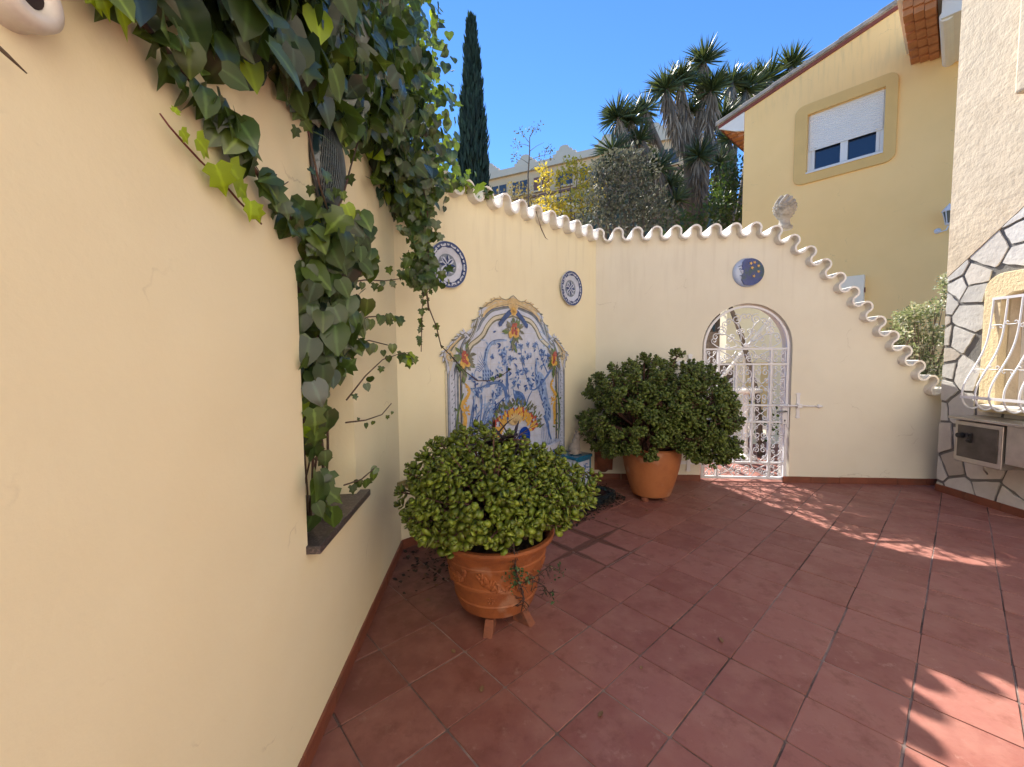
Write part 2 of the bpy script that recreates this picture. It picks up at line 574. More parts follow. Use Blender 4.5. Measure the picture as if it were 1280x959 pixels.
def leaf_template(half, fold=0.25, curl=0.15, stem=0.25):
    """half: outline points (x>=0, y) from base to tip"""
    V, F = [], []
    n = len(half)
    ys = [h[1] for h in half]
    for i, (x, y) in enumerate(half):
        ym = max(0.0, min(1.0, i / (n - 1)))
        z = -curl * ym * ym
        V.append((0, ym, z))
        if i not in (0, n - 1):
            V.append((x, y, z + fold * x - 0.3 * x * x))
            V.append((-x, y, z + fold * x - 0.3 * x * x))
    def idx(i):
        return 0 if i == 0 else (1 + 3 * (i - 1) if i < n - 1 else 1 + 3 * (n - 2))
    for i in range(n - 1):
        a, b = idx(i), idx(i + 1)
        if i == 0:
            F += [(a, b + 1, b), (a, b, b + 2)]
        elif i == n - 2:
            F += [(a, a + 1, b), (a, b, a + 2)]
        else:
            F += [(a, a + 1, b + 1, b), (a, b, b + 2, a + 2)]
    return V, F


IVY_LOBED = leaf_template([(0, 0), (0.22, -0.12), (0.52, 0.08), (0.33, 0.28), (0.48, 0.56), (0.19, 0.66), (0, 1)], 0.34, 0.28)
IVY_OVATE = leaf_template([(0, 0), (0.26, -0.08), (0.44, 0.12), (0.47, 0.36), (0.33, 0.66), (0, 1)], 0.36, 0.30)
LEAF_SMALL = leaf_template([(0, 0), (0.26, 0.3), (0.24, 0.65), (0, 1)], 0.2, 0.1)
BLADE = leaf_template([(0, 0), (0.045, 0.25), (0.04, 0.6), (0, 1)], 0.5, 0.0)


def jade_template():
    V, F = [], []
    out = [(0.08, 0.0), (0.28, 0.3), (0.42, 0.62), (0.33, 0.90), (0.0, 1.03), (-0.33, 0.90), (-0.42, 0.62), (-0.28, 0.3), (-0.08, 0.0)]
    n = len(out)
    V += [(x, y, 0.05 + 0.06 * y * y) for x, y in out]
    V += [(0, 0.58, 0.13), (0, 0.55, -0.09)]
    for i in range(n - 1):
        F += [(i, i + 1, n), (i + 1, i, n + 1)]
    F += [(n - 1, 0, n), (0, n - 1, n + 1)]
    return V, F


JADE = jade_template()


def unit(v):
    v = np.asarray(v, float)
    return v / (np.linalg.norm(v, axis=-1, keepdims=True) + 1e-9)


# frames: local X along the wall, local Y into the wall (viewer at -Y), Z up
def frame(p0, p1):
    d = Vector((p1[0] - p0[0], p1[1] - p0[1]))
    return d.length, math.atan2(d.y, d.x)


A0, A1 = (-0.885, 3.16), (1.02, 5.0)
B0, B1 = (1.02, 5.0), (4.72, 4.66)
L0, L1 = (-0.77, 1.42), (-0.885, 3.16)
LA, RA = frame(A0, A1)
LB, RB = frame(B0, B1)
LL, RL = frame(L0, L1)
R0, R1 = (4.72, 4.47), (4.69, 3.0)
_, RR = frame(R0, R1)


def toW(p0, rz, u, y, z):
    c, s = math.cos(rz), math.sin(rz)
    return (p0[0] + c * u - s * y, p0[1] + s * u + c * y, z)


# ================================================================== SETTING
# ground, hill
g = MB()
g.add([(-700, -700, -0.03), (700, -700, -0.03), (700, 700, -0.03), (-700, 700, -0.03)], [(0, 1, 2, 3)])
tag(g.build('ground', M_ground), kind='structure')
h = MB()
nx, ny = 60, 40
for j in range(ny + 1):
    for i in range(nx + 1):
        x = -120 + 260 * i / nx
        y = 24 + 176 * j / ny
        t = min(1, max(0, (y - 26) / 30))
        z = -0.6 + 23 * t * t * (3 - 2 * t) + max(0, y - 56) * 0.12 + rnd.uniform(-.3, .3) * t
        z *= 0.75 + 0.25 * math.sin(x * 0.03 + 1)
        h.v.append((x, y, z))
for j in range(ny):
    for i in range(nx):
        a = j * (nx + 1) + i
        h.f.append((a, a + 1, a + nx + 2, a + nx + 1))
tag(h.build('hill', M_hill, smooth=True), kind='structure')

# patio floor: every tile a slightly tilted slab over a grout bed
TH = 0.7384
TS = 0.3142
ux, uy = math.cos(TH), math.sin(TH)
vx, vy = -math.sin(TH), math.cos(TH)
fl = MB()
tints = []
for i in range(-30, 34):
    for j in range(-30, 34):
        cx = -0.0428 + (i + .5) * TS * ux + (j + .5) * TS * vx
        cy = 1.7863 + (i + .5) * TS * uy + (j + .5) * TS * vy
        if not (-1.25 < cx < 6.2 and -3.4 < cy < 9.2):
            continue
        g_ = 0.0030 + rnd.uniform(-.0005, .0010)
        hw_ = TS / 2 - g_
        bz = 0.0045
        tx, ty, dz = rnd.gauss(0, .003), rnd.gauss(0, .003), rnd.gauss(0, .0006)
        ox_, oy_ = rnd.gauss(0, .0012), rnd.gauss(0, .0012)
        V = []
        rc = 0.007
        ring = []
        for sx, sy in ((-1, -1), (1, -1), (1, 1), (-1, 1)):
            cxx, cyy = sx * (hw_ - rc), sy * (hw_ - rc)
            a0 = math.atan2(sy, sx) - PI / 4
            for q in (0, 1, 2):
                a = a0 + q * PI / 4
                ring.append((cxx + rc * math.cos(a), cyy + rc * math.sin(a)))
        for sc, z in ((1.0, -0.012), (1.0, -0.0028), (1 - 0.008, 0.0)):
            for (a, b) in ring:
                a2, b2 = a * sc + ox_, b * sc + oy_
                V.append((cx + a2 * ux + b2 * vx, cy + a2 * uy + b2 * vy, z + dz + a2 * tx + b2 * ty))
        m_ = len(ring)
        F = []
        for l in range(2):
            for k in range(m_):
                k2 = (k + 1) % m_
                F.append((l * m_ + k, l * m_ + k2, (l + 1) * m_ + k2, (l + 1) * m_ + k))
        F.append(tuple(2 * m_ + k for k in range(m_)))
        fl.add(V, F)
        tints += [rnd.random()] * len(V)


def floor_material():
    m = bpy.data.materials.new('terracotta_floor')
    m.use_nodes = True
    t = m.node_tree
    N, L = t.nodes, t.links
    b = N['Principled BSDF']
    ge = N.new('ShaderNodeNewGeometry')
    tc = N.new('ShaderNodeTexCoord')

    def noise(sc, det=4, ro=0.6, vec=None):
        n = N.new('ShaderNodeTexNoise')
        n.inputs['Scale'].default_value = sc
        n.inputs['Detail'].default_value = det
        n.inputs['Roughness'].default_value = ro
        L.new(vec or tc.outputs['Object'], n.inputs['Vector'])
        return n.outputs['Fac']

    def ramp(v, a, b_, lo=0., hi=1.):
        r = N.new('ShaderNodeMapRange')
        r.inputs['From Min'].default_value = a
        r.inputs['From Max'].default_value = b_
        r.inputs['To Min'].default_value = lo
        r.inputs['To Max'].default_value = hi
        L.new(v, r.inputs['Value'])
        return r.outputs[0]

    def mix(f, a, b_):
        x = N.new('ShaderNodeMix')
        x.data_type = 'RGBA'
        L.new(f, x.inputs[0])
        for k, c in ((6, a), (7, b_)):
            if isinstance(c, tuple):
                x.inputs[k].default_value = (*c, 1)
            else:
                L.new(c, x.inputs[k])
        return x.outputs[2]
    c = mix(ramp(ge.outputs['Random Per Island'], 0, 1), (0.225, 0.080, 0.064), (0.295, 0.122, 0.100))
    # every tile shifts the noise so that the mottling stops at its edge
    sh = N.new('ShaderNodeVectorMath')
    sh.operation = 'SCALE'
    cm = N.new('ShaderNodeCombineXYZ')
    L.new(ge.outputs['Random Per Island'], cm.inputs[0])
    L.new(ge.outputs['Random Per Island'], cm.inputs[2])
    L.new(cm.outputs[0], sh.inputs[0])
    sh.inputs['Scale'].default_value = 37.0
    ad = N.new('ShaderNodeVectorMath')
    L.new(sh.outputs[0], ad.inputs[0])
    L.new(tc.outputs['Object'], ad.inputs[1])
    n1 = noise(6, 5, 0.62, ad.outputs[0])
    c = mix(ramp(n1, 0.42, 0.75, 0, 0.75), c, (0.34, 0.165, 0.13))
    n2 = noise(9, 6, 0.7, ad.outputs[0])
    c = mix(ramp(n2, 0.52, 0.74, 0, 0.8), c, (0.165, 0.055, 0.036))
    n3 = noise(14, 6, 0.7, ad.outputs[0])
    c = mix(ramp(n3, 0.60, 0.76, 0, 0.6), c, (0.44, 0.28, 0.23))
    n5 = noise(120, 3, 0.6)
    c = mix(ramp(n5, 0.62, 0.75, 0, 0.25), c, (0.10, 0.04, 0.03))
    # damp, stained band at the joints beside the fountain
    sp = N.new('ShaderNodeSeparateXYZ')
    L.new(tc.outputs['Object'], sp.inputs[0])

    def math_(op, a, b_=None, cval=None):
        q = N.new('ShaderNodeMath')
        q.operation = op
        for k, v in ((0, a), (1, b_)):
            if v is None:
                continue
            if isinstance(v, (int, float)):
                q.inputs[k].default_value = v
            else:
                L.new(v, q.inputs[k])
        return q.outputs[0]

    def coord(dx, dy, ox, oy):
        p = math_('ADD', math_('MULTIPLY', math_('SUBTRACT', sp.outputs[0], ox), dx), math_('MULTIPLY', math_('SUBTRACT', sp.outputs[1], oy), dy))
        return p
    ca = coord(ux, uy, -0.0428, 1.7863)
    cb = coord(vx, vy, -0.0428, 1.7863)

    def jd(cc):
        q = math_('DIVIDE', cc, TS)
        fr = math_('FRACT', math_('ADD', q, 100.5))
        return math_('MULTIPLY', math_('ABSOLUTE', math_('SUBTRACT', fr, 0.5)), TS)
    dj = math_('MINIMUM', jd(ca), jd(cb))
    # distance to the stained zone
    dx = math_('SUBTRACT', sp.outputs[0], 0.55)
    dy = math_('SUBTRACT', sp.outputs[1], 3.30)
    rr = math_('SQRT', math_('ADD', math_('MULTIPLY', dx, dx), math_('MULTIPLY', dy, dy)))
    wd = ramp(rr, 0.12, 0.62, 0.040, -0.006)
    wd = math_('ADD', wd, math_('MULTIPLY', math_('SUBTRACT', noise(16, 3), 0.5), 0.03))
    stain = ramp(math_('SUBTRACT', dj, wd), -0.006, 0.006, 0.72, 0.0)
    c = mix(stain, c, (0.070, 0.026, 0.014))
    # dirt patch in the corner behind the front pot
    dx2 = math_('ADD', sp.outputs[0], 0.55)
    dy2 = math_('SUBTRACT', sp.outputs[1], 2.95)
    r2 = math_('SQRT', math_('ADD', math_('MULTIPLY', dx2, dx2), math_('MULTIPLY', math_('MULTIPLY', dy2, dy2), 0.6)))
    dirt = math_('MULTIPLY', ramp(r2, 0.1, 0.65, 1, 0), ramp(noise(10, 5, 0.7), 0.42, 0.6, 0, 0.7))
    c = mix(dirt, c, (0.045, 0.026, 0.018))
    left_shade_grime = math_('MULTIPLY', ramp(math_('ADD', sp.outputs[0], math_('MULTIPLY', noise(2.2, 5), .9)), -.35, .75, 1, 0), ramp(n1, 0.3, 0.7, .75, .35))
    c = mix(left_shade_grime, c, (0.125, 0.045, 0.030))  # browner, darker tiles towards the left wall: painted shade as well as grime
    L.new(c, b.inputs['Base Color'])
    L.new(ramp(noise(5, 4), 0.3, 0.7, 0.42, 0.62), b.inputs['Roughness'])
    b.inputs['Specular IOR Level'].default_value = 0.45
    bu = N.new('ShaderNodeBump')
    bu.inputs['Distance'].default_value = 0.0016
    bn = math_('ADD', noise(22, 5), math_('MULTIPLY', noise(4, 3), 1.6))
    L.new(bn, bu.inputs['Height'])
    L.new(bu.outputs[0], b.inputs['Normal'])
    return m


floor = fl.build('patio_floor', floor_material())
tag(floor, kind='structure')
M_grout = mat('floor_grout', (0.27, 0.20, 0.18), 0.9, 0.25, 9.0, 0.003, 120, col2=(0.075, 0.048, 0.040), c2scale=1.6, c2lo=0.42, c2hi=0.60)
gb = MB()
gb.add([(-1.6, -3.6, -0.0042), (6.4, -3.6, -0.0042), (6.4, 9.4, -0.0042), (-1.6, 9.4, -0.0042)], [(0, 1, 2, 3)])
tag(gb.build('floor_grout_bed', M_grout), kind='structure')


tp = MB()  # unseen pale paving added to bounce light up onto the yellow house
tp.add([(4.55, 4.96, .006), (16, 3.9, .006), (16, 12, .006), (4.55, 12, .006)], [(0, 1, 2, 3)])
tag(tp.build('added_bounce_paving', mat('bounce_paving_pale', (0.50, 0.43, 0.33), 0.8, 0.12, 3.0, 0.002, 40)), kind='structure')

# ---------------------------------------------------------------- walls
def wave_path(pts, pitch, step=12, amp=None, ang=R(104), phase=0.0):
    """meander of circular arcs along a polyline of (u,z): returns list of centre line points"""
    # densify and smooth
    P = [Vector(p) for p in pts]
    for _ in range(3):
        Q = [P[0]]
        for a, b in zip(P, P[1:]):
            Q += [a * .75 + b * .25, a * .25 + b * .75]
        Q.append(P[-1])
        P = Q
    cum = [0]
    for a, b in zip(P, P[1:]):
        cum.append(cum[-1] + (b - a).length)
    n = int(cum[-1] / pitch * 2)
    half = cum[-1] / n

    def at(s):
        s = min(max(s, 0), cum[-1] - 1e-6)
        k = max(i for i, c in enumerate(cum) if c <= s)
        k = min(k, len(P) - 2)
        d = (P[k + 1] - P[k])
        t = (s - cum[k]) / max(d.length, 1e-9)
        return P[k] + d * t, d.normalized()
    r = (half / 2) / math.sin(ang)      # arc with half angle ang (>90 deg bulges)
    out = []
    for i in range(n):
        sg = 1 if i % 2 == 0 else -1
        for k in range(step):
            th = -ang + 2 * ang * k / step
            s = (i + .5) * half + r * math.sin(th)
            off = sg * r * (math.cos(th) - math.cos(ang))
            # evaluate on the tangent at the arc centre
            c, d = at((i + .5) * half)
            nn = Vector((-d.y, d.x))
            out.append(c + d * (s - (i + .5) * half) + nn * off)
    return out


def coping(path, y0, y1, th, name, parent, drop=0.0):
    mb = MB()
    n = len(path)
    V = []
    nr = []
    for i in range(n):
        d = (path[min(i + 1, n - 1)] - path[max(i - 1, 0)]).normalized()
        nr.append(Vector((-d.y, d.x)))
    rows = []
    for y, o in ((y0, -th / 2), (y0, th / 2), (y1, th / 2), (y1, -th / 2)):
        for i in range(n):
            p = path[i] + nr[i] * o
            V.append((p.x, y + 0.0, p.y))
    F = []
    for r_ in range(4):
        for i in range(n - 1):
            a = r_ * n + i
            b = ((r_ + 1) % 4) * n + i
            F.append((a, a + 1, b + 1, b))
    F += [(0, n, 2 * n, 3 * n), (n - 1, 4 * n - 1, 3 * n - 1, 2 * n - 1)]
    mb.add(V, F)
    return mb.build(name, M_coping, parent, auto=R(50))


def skirting(name, parent, u0, u1, h_=0.075, th=0.012, tl=0.3142, gap=()):
    mb = MB()
    u = u0
    while u < u1 - 0.01:
        e = min(u + tl, u1)
        if not any(a < (u + e) / 2 < b for a, b in gap):
            d = rnd.uniform(-.001, .001)
            mb.box(u + .002, e - .002, -th + d, 0.005, 0, h_ + rnd.uniform(-.002, .002))
        u = e
    return mb.build(name, M_skirt, parent, bevel=0.002)


# left wall with a niche
wl = thing('courtyard_wall', 'long yellow plastered wall with a niche on the left, draped in ivy', 'wall', (L0[0], L0[1], 0), RL)
NS0, NS1, NZ0, NZ1 = 0.085, 0.675, 0.775, 1.93
WT = 0.45
hole = [(NS0, NZ0), (NS1, NZ0), (NS1, NZ1 - .12), (NS1 - .06, NZ1 - .03), (NS1 - .16, NZ1), (NS0 + .16, NZ1), (NS0 + .06, NZ1 - .03), (NS0, NZ1 - .12)]
mb = MB()
mb.prism([(-6.5, -0.05), (LL + 0.30, -0.05), (LL + 0.30, 3.3), (-6.5, 3.3)], 0.0, 0.33, [hole])
mb.box(-6.5, LL + .30, 0.333, WT, -0.05, 3.3)
mb.build('wall_body', M_left, wl)
mb = MB()
mb.box(NS0 - .015, NS1 + .075, -0.052, 0.325, NZ0 - .002, NZ0 + .030)
sill = mb.build('sill', M_granite, wl, bevel=0.004)
skirting('skirting', wl, -6.0, LL - .012)

# wall with the mural
wa = thing('mural_wall', 'yellow plastered wall with wavy tile coping carrying the painted tile panel and plates', 'wall', (A0[0], A0[1], 0), RA)
pathA = wave_path([(-0.7, 2.935), (LA + 0.03, 2.945)], 0.215)
mb = MB()
top = [(p.x, p.y - 0.010) for p in pathA if p.x < LA]
mb.prism([(-0.7, -0.05), (LA, -0.05), (LA, 2.9)] + top[::-1] + [(-0.7, 2.9)], 0.0, 0.22)
mb.build('wall_body', M_A, wa)
coping(pathA, -0.085, 0.29, 0.020, 'coping', wa)
skirting('skirting', wa, 0.0, LA)

# wall with the gate
wb = thing('gate_wall', 'cream plastered wall with arched gateway and wavy coping that sweeps down to the right', 'wall', (B0[0], B0[1], 0), RB)
pathB = wave_path([(-0.03, 2.94), (1.4, 2.945), (2.20, 2.95), (3.78, 1.10), (3.80, 1.09), (3.86, 1.05), (4.02, 1.045)], 0.219, phase=0.5)
GU0, GU1, GSP = 1.252, 2.266, 1.615
gc, gr = (GU0 + GU1) / 2, (GU1 - GU0) / 2
arch = [(GU0, -0.05), (GU1, -0.05)] + [(gc + gr * math.cos(a), GSP + gr * math.sin(a)) for a in np.linspace(0, PI, 33)]
mb = MB()
top = [(p.x, p.y - 0.010) for p in pathB if p.x > 0.0]
top = top[:-1]
outer = [(0.0, -0.05), (GU0, -0.05)] + arch[2:][::-1] + [(GU1, -0.05), (4.30, -0.05), (4.30, 1.0)] + top[::-1] + [(0.0, 2.9)]
mb.prism(outer, 0.0, 0.22)
mb.build('wall_body', M_B, wb)
coping(pathB, -0.095, 0.29, 0.020, 'coping', wb)
skirting('skirting', wb, 0.0, 4.2, gap=((1.15, 2.3),))
# the two cut pieces that end at the jambs, then the short return to the stone wall
mb = MB()
mb.box(2.268, 2.40, -0.012, .005, 0, .075)
mb.box(1.10, 1.25, -0.012, .005, 0, .075)
mb.build('skirting', M_skirt, wb)

# ---------------------------------------------------------------- stone house on the right
hr = thing('stone_house', 'house side wall of cream stucco over crazy paved stone, at the right edge', 'house', (R0[0], R0[1], 0), RR)
WU0, WU1, WZ0, WZ1 = 0.56, 1.62, 1.00, 2.08


def diag(u):
    return 2.33 + 0.80 * u


mb = MB()
win = [(WU0, WZ0), (WU1, WZ0), (WU1, WZ1), (WU0, WZ1)]
mb.prism([(0, -.05), (8, -.05), (8, 8.2), (0, 8.2)], 0.0, 0.25, [win])
mb.box(0.02, 8, 0.253, 0.6, -.05, 8.2)
mb.build('wall_body', M_stucco, hr)
mb = MB()
clad = [(0.002, 0.0), (4.2, 0.0), (4.2, diag(4.2)), (0.002, diag(0))]
mb.prism(clad, -0.012, 0.003, [[(WU0 - .02, WZ0 - .02), (WU1 + .02, WZ0 - .02), (WU1 + .02, WZ1 + .02), (WU0 - .02, WZ1 + .02)]])
mb.build('mortar_bed', M_mortar, hr)


def clip(poly, a, b, c):
    """keep a*x+b*y<=c"""
    out = []
    n = len(poly)
    for i in range(n):
        p, q = poly[i], poly[(i + 1) % n]
        dp, dq = a * p[0] + b * p[1] - c, a * q[0] + b * q[1] - c
        if dp <= 0:
            out.append(p)
        if dp * dq < 0:
            t = dp / (dp - dq)
            out.append((p[0] + (q[0] - p[0]) * t, p[1] + (q[1] - p[1]) * t))
    return out


seeds = []
tries = 0
while tries < 6000:
    tries += 1
    p = (rnd.uniform(-.1, 4.3), rnd.uniform(-.1, 5.0))
    if p[1] > diag(p[0]) + .1:
        continue
    dmin = rnd.choice((0.13, 0.24, 0.33, 0.40))
    if all(math.hypot(p[0] - q[0], (p[1] - q[1])) > (dmin + q[2]) / 2 for q in seeds):
        seeds.append((p[0], p[1], dmin))
mb = MB()
SU0, SU1, SZ0, SZ1 = WU0 - .145, WU1 + .145, WZ0 - .06, WZ1 + .17
for i, p in enumerate(seeds):
    poly = [(0.006, 0.004), (4.19, 0.004), (4.19, 6), (0.006, 6)]
    poly = clip(poly, -0.8, 1.0, 2.33 - .008)
    for j, q in enumerate(seeds):
        if i == j:
            continue
        dx, dy = q[0] - p[0], q[1] - p[1]
        d = math.hypot(dx, dy)
        if d > 1.3:
            continue
        wgt = 0.5 + 0.30 * (p[2] - q[2])
        poly = clip(poly, dx / d, dy / d, (p[0] * dx + p[1] * dy) / d + d * wgt - 0.007 - rnd.uniform(0, .012))
        if len(poly) < 3:
            break
    if len(poly) < 3:
        continue
    cx, cy = sum(a for a, b in poly) / len(poly), sum(b for a, b in poly) / len(poly)
    # keep stones out of the window surround
    if SU0 - .02 < cx < SU1 + .02 and SZ0 - .02 < cy < SZ1 + .02:
        continue
    # irregular outline: subdivide and jitter
    pts = []
    for k in range(len(poly)):
        a, b = poly[k], poly[(k + 1) % len(poly)]
        L_ = math.hypot(b[0] - a[0], b[1] - a[1])
        nseg = max(1, int(L_ / .05))
        for s in range(nseg):
            t = s / nseg
            x, y = a[0] + (b[0] - a[0]) * t, a[1] + (b[1] - a[1]) * t
            if s:
                x += rnd.gauss(0, .003)
                y += rnd.gauss(0, .003)
            else:
                x += (cx - x) * .012
                y += (cy - y) * .012
            pts.append((x, y))
    tz = rnd.uniform(-.004, .004)
    mb.prism([(x, y) for x, y in pts], -0.024 + tz, -0.010)
mb.build('stone_cladding', M_stone, hr, bevel=0.004)
# unseen white wall added behind the camera to bounce sun into the courtyard
mb = MB()
mb.box(6.9, 7.3, -9.5, 0.6, -.05, 6.5)
mb.build('added_bounce_wall', mat('bounce_wall_white', (0.80, 0.77, 0.72), 0.85, 0.03, 1.0), hr)
# stucco edge strip along the diagonal
mb = MB()
mb.prism([(0, diag(0)), (4.2, diag(4.2)), (4.2, 8.2), (0, 8.2)], -0.028, 0.002)
mb.build('stucco_edge', M_stucco, hr)
# raised stucco surround of the ground floor window
sur_o = [(SU0, SZ0), (SU1, SZ0), (SU1, SZ1 - .14)] + [(SU1 - .16 + .16 * math.cos(a), SZ1 - .14 + .16 * math.sin(a)) for a in np.linspace(.2, PI / 2, 6)] + \
        [(SU0 + .16 + .16 * math.cos(a), SZ1 - .14 + .16 * math.sin(a)) for a in np.linspace(PI / 2, PI - .2, 6)] + [(SU0, SZ1 - .14)]
sur_i = [(WU0, WZ0), (WU1, WZ0), (WU1, WZ1 - .05), (WU1 - .1, WZ1), (WU0 + .1, WZ1), (WU0, WZ1 - .05)]
mb = MB()
wn = mb.prism(sur_o, -0.075, 0.02, [sur_i]).build('window_surround', M_sur, hr, bevel=0.02)
mb = MB()
mb.box(WU0 - .003, WU1 + .003, 0.18, 0.20, WZ0 - .003, WZ1 + .003)
mb.build('window_pane', M_glass, hr)
mb = MB()
for a, b, c, d in ((WU0 + .002, WU0 + .06, WZ0 + .002, WZ1 - .002), (WU1 - .06, WU1 - .002, WZ0 + .002, WZ1 - .002), (WU0 + .06, WU1 - .06, WZ0 + .002, WZ0 + .06), (WU0 + .06, WU1 - .06, WZ1 - .06, WZ1 - .002),
                   ((WU0 + WU1) / 2 - .03, (WU0 + WU1) / 2 + .03, WZ0 + .06, WZ1 - .06)):
    mb.box(a, b, 0.13, 0.178, c, d)
mb.build('window_frame', M_whitew, hr)
mb = MB()
mb.box(SU0 + .08, SU1 - .08, -0.16, 0.12, WZ0 - .02, WZ0 + .015)
mb.build('window_sill', M_whitew, hr, bevel=0.004)
# upper floor surround
mb = MB()
mb.prism([(0.60, 3.85), (2.3, 3.85), (2.3, 5.9), (0.60, 5.9)], -0.13, 0.0, [[(0.85, 4.1), (2.05, 4.1), (2.05, 5.65), (0.85, 5.65)]])
mb.build('upper_window_surround', M_stucco, hr, bevel=0.02)
mb = MB()
mb.box(.85, 2.05, -0.02, -0.005, 4.1, 5.65)
mb.build('upper_window_pane', M_glass, hr)
mb = MB()
u = 0.0
while u < 5.0:
    mb.box(u + .002, u + .312, -0.036, -0.02, 0, .078)
    u += .3142
mb.build('skirting', M_skirt, hr, bevel=0.002)

# belly grille in front of that window
gl = thing('window_grille', 'white bulging wrought iron grille over the stone house window', 'window grille', toW(R0, RR, 0.5, 0, WZ0 - .02), RR)
prof = [(-.075, 1.06), (-.085, .90), (-.10, .72), (-.14, .56), (-.21, .42), (-.28, .30), (-.325, .19), (-.325, .09), (-.285, .02), (-.22, -.01), (-.15, .02)]
# smooth
pv = [Vector(p) for p in prof]
for _ in range(2):
    q = [pv[0]]
    for a, b in zip(pv, pv[1:]):
        q += [a * .75 + b * .25, a * .25 + b * .75]
    q.append(pv[-1])
    pv = q
bars = []
for k in range(11):
    mb = MB()
    mb.tube([(k * .115, p.x, p.y) for p in pv], 0.0075, 8)
    mb.build('bar', M_white, gl, smooth=True)
for y0_, y1_, z0_, z1_ in ((-.083, -.07, 1.04, 1.065), (-.157, -.145, .008, .033), (-.333, -.321, .10, .125)):
    mb = MB()
    mb.box(-.01, 1.16, y0_, y1_, z0_, z1_)
    mb.build('rail', M_white, gl)


def spiral(cx, cz, r0, r1, a0, turns, n=26):
    return [(cx + (r0 + (r1 - r0) * t) * math.cos(a0 + turns * 2 * PI * t), cz + (r0 + (r1 - r0) * t) * math.sin(a0 + turns * 2 * PI * t)) for t in np.linspace(0, 1, n)]


def scroll_pts(x0, z0, x1, z1, r, side=1, turns=1.1):
    """C scroll from (x0,z0) to (x1,z1) whose ends roll up on the given side"""
    a, b = Vector((x0, z0)), Vector((x1, z1))
    d = (b - a).normalized()
    nn = Vector((-d.y, d.x)) * side
    L_ = (b - a).length
    ca, cb = a + d * r + nn * r * .0, b - d * r
    ca, cb = a + d * r * 1.0 + nn * r, b - d * r * 1.0 + nn * r
    out = []
    n = 20
    ang = math.atan2(d.y, d.x)
    for i in range(n + 1):     # first spiral, from its inside out, ending tangent along d
        t = i / n
        rr_ = r * (0.28 + 0.72 * t)
        th = -PI / 2 * side - side * turns * 2 * PI * (1 - t) * -1 * -1
        th = side * (-PI / 2 - turns * 2 * PI * (1 - t) * 1.0)
        lx, ly = math.cos(th) * rr_, math.sin(th) * rr_
        out.append((ca.x + d.x * lx - d.y * ly, ca.y + d.y * lx + d.x * ly))
    for i in range(n + 1):
        t = i / n
        rr_ = r * (1 - 0.72 * t)
        th = side * (-PI / 2 + turns * 2 * PI * t)
        lx, ly = math.cos(th) * rr_, math.sin(th) * rr_
        out.append((cb.x + d.x * lx - d.y * ly, cb.y + d.y * lx + d.x * ly))
    return out


for zz, yy, r_ in ((.80, -.095, .026), (.38, -.235, .028)):
    for k in range(10):
        mb = MB()
        for sgn in (1, -1):
            u0 = k * .115 + .0575
            mb.tube([(p[0], yy, p[1]) for p in scroll_pts(u0 - .05, zz, u0 + .05, zz + .0, r_ * .75, 1 if (k % 2) else -1, .8)], 0.004, 6)
            break
        mb.build('scroll', M_white, gl, smooth=True)

# stainless box under the window
bx = thing('metal_box', 'stainless steel box with a black knob mounted on the crazy paved wall under the grille', 'metal box', toW(R0, RR, 0.46, 0, .46), RR)
mb = MB()
mb.box(0.0, 0.40, -.33, -.026, 0, .40)
mb.build('casing', M_steel, bx, bevel=0.006)
mb = MB()
mb.box(-.04, 0.75, -.37, -.026, .413, .438)
mb.build('lid', M_steel, bx, bevel=0.004)
mb = MB()
mb.box(.03, .37, -.337, -.331, .05, .36)
mb.build('door_panel', mat('dull_steel', (0.11, 0.10, 0.09), 0.45, 0.3, 8.0, metal=0.7), bx, bevel=0.004)
mb = MB()
mb.tube([(.07, -.338, .26), (.07, -.375, .26)], [.028, .024], 16)
mb.build('knob', M_black, bx, smooth=False)
mb = MB()
mb.box(.13, .16, -.352, -.338, .20, .29)
mb.tube([(.145, -.352, .27), (.145, -.368, .27)], .012, 10)
mb.tube([(.145, -.352, .22), (.145, -.368, .22)], .012, 10)
mb.build('latch', M_black, bx)
mb = MB()
mb.box(.41, .74, -.31, -.03, .06, .41)
mb.build('side_casing', M_steel, bx, bevel=0.006)
mb = MB()
mb.tube([(.02, -.05, .0), (.02, -.05, -.10), (.03, -.02, -.14)], .008, 8)
mb.build('pipe', M_steel, bx, smooth=True)

# ---------------------------------------------------------------- yellow house behind
hd = Vector((0.6743, -0.7384))
HP = Vector((7.2, 8.9))
HO = HP + hd * -2.106
RH = math.atan2(hd.y, hd.x)
hy = thing('yellow_house', 'yellow two storey house with sloping tiled verge and a half shuttered window', 'house', (HO.x, HO.y, 0), RH)


def rake(u):
    return 7.50 + 0.277 * u


mb = MB()
wu0, wu1, wz0, wz1 = 1.31, 2.60, 5.60, 6.86
mb.prism([(0, -.05), (6.0, -.05), (6.0, rake(6)), (0, rake(0))], 0.0, 0.22, [[(wu0, wz0), (wu1, wz0), (wu1, wz1), (wu0, wz1)]])
mb.prism([(0, -.05), (6.0, -.05), (6.0, rake(6)), (0, rake(0))], 0.225, 6.0)
mb.build('wall', M_house, hy)
def rrect(x0, x1, z0, z1, r, n=6):
    o = []
    for cx, cz, a0 in ((x1 - r, z0 + r, -PI / 2), (x1 - r, z1 - r, 0), (x0 + r, z1 - r, PI / 2), (x0 + r, z0 + r, PI)):
        o += [(cx + r * math.cos(a), cz + r * math.sin(a)) for a in np.linspace(a0, a0 + PI / 2, n)]
    return o


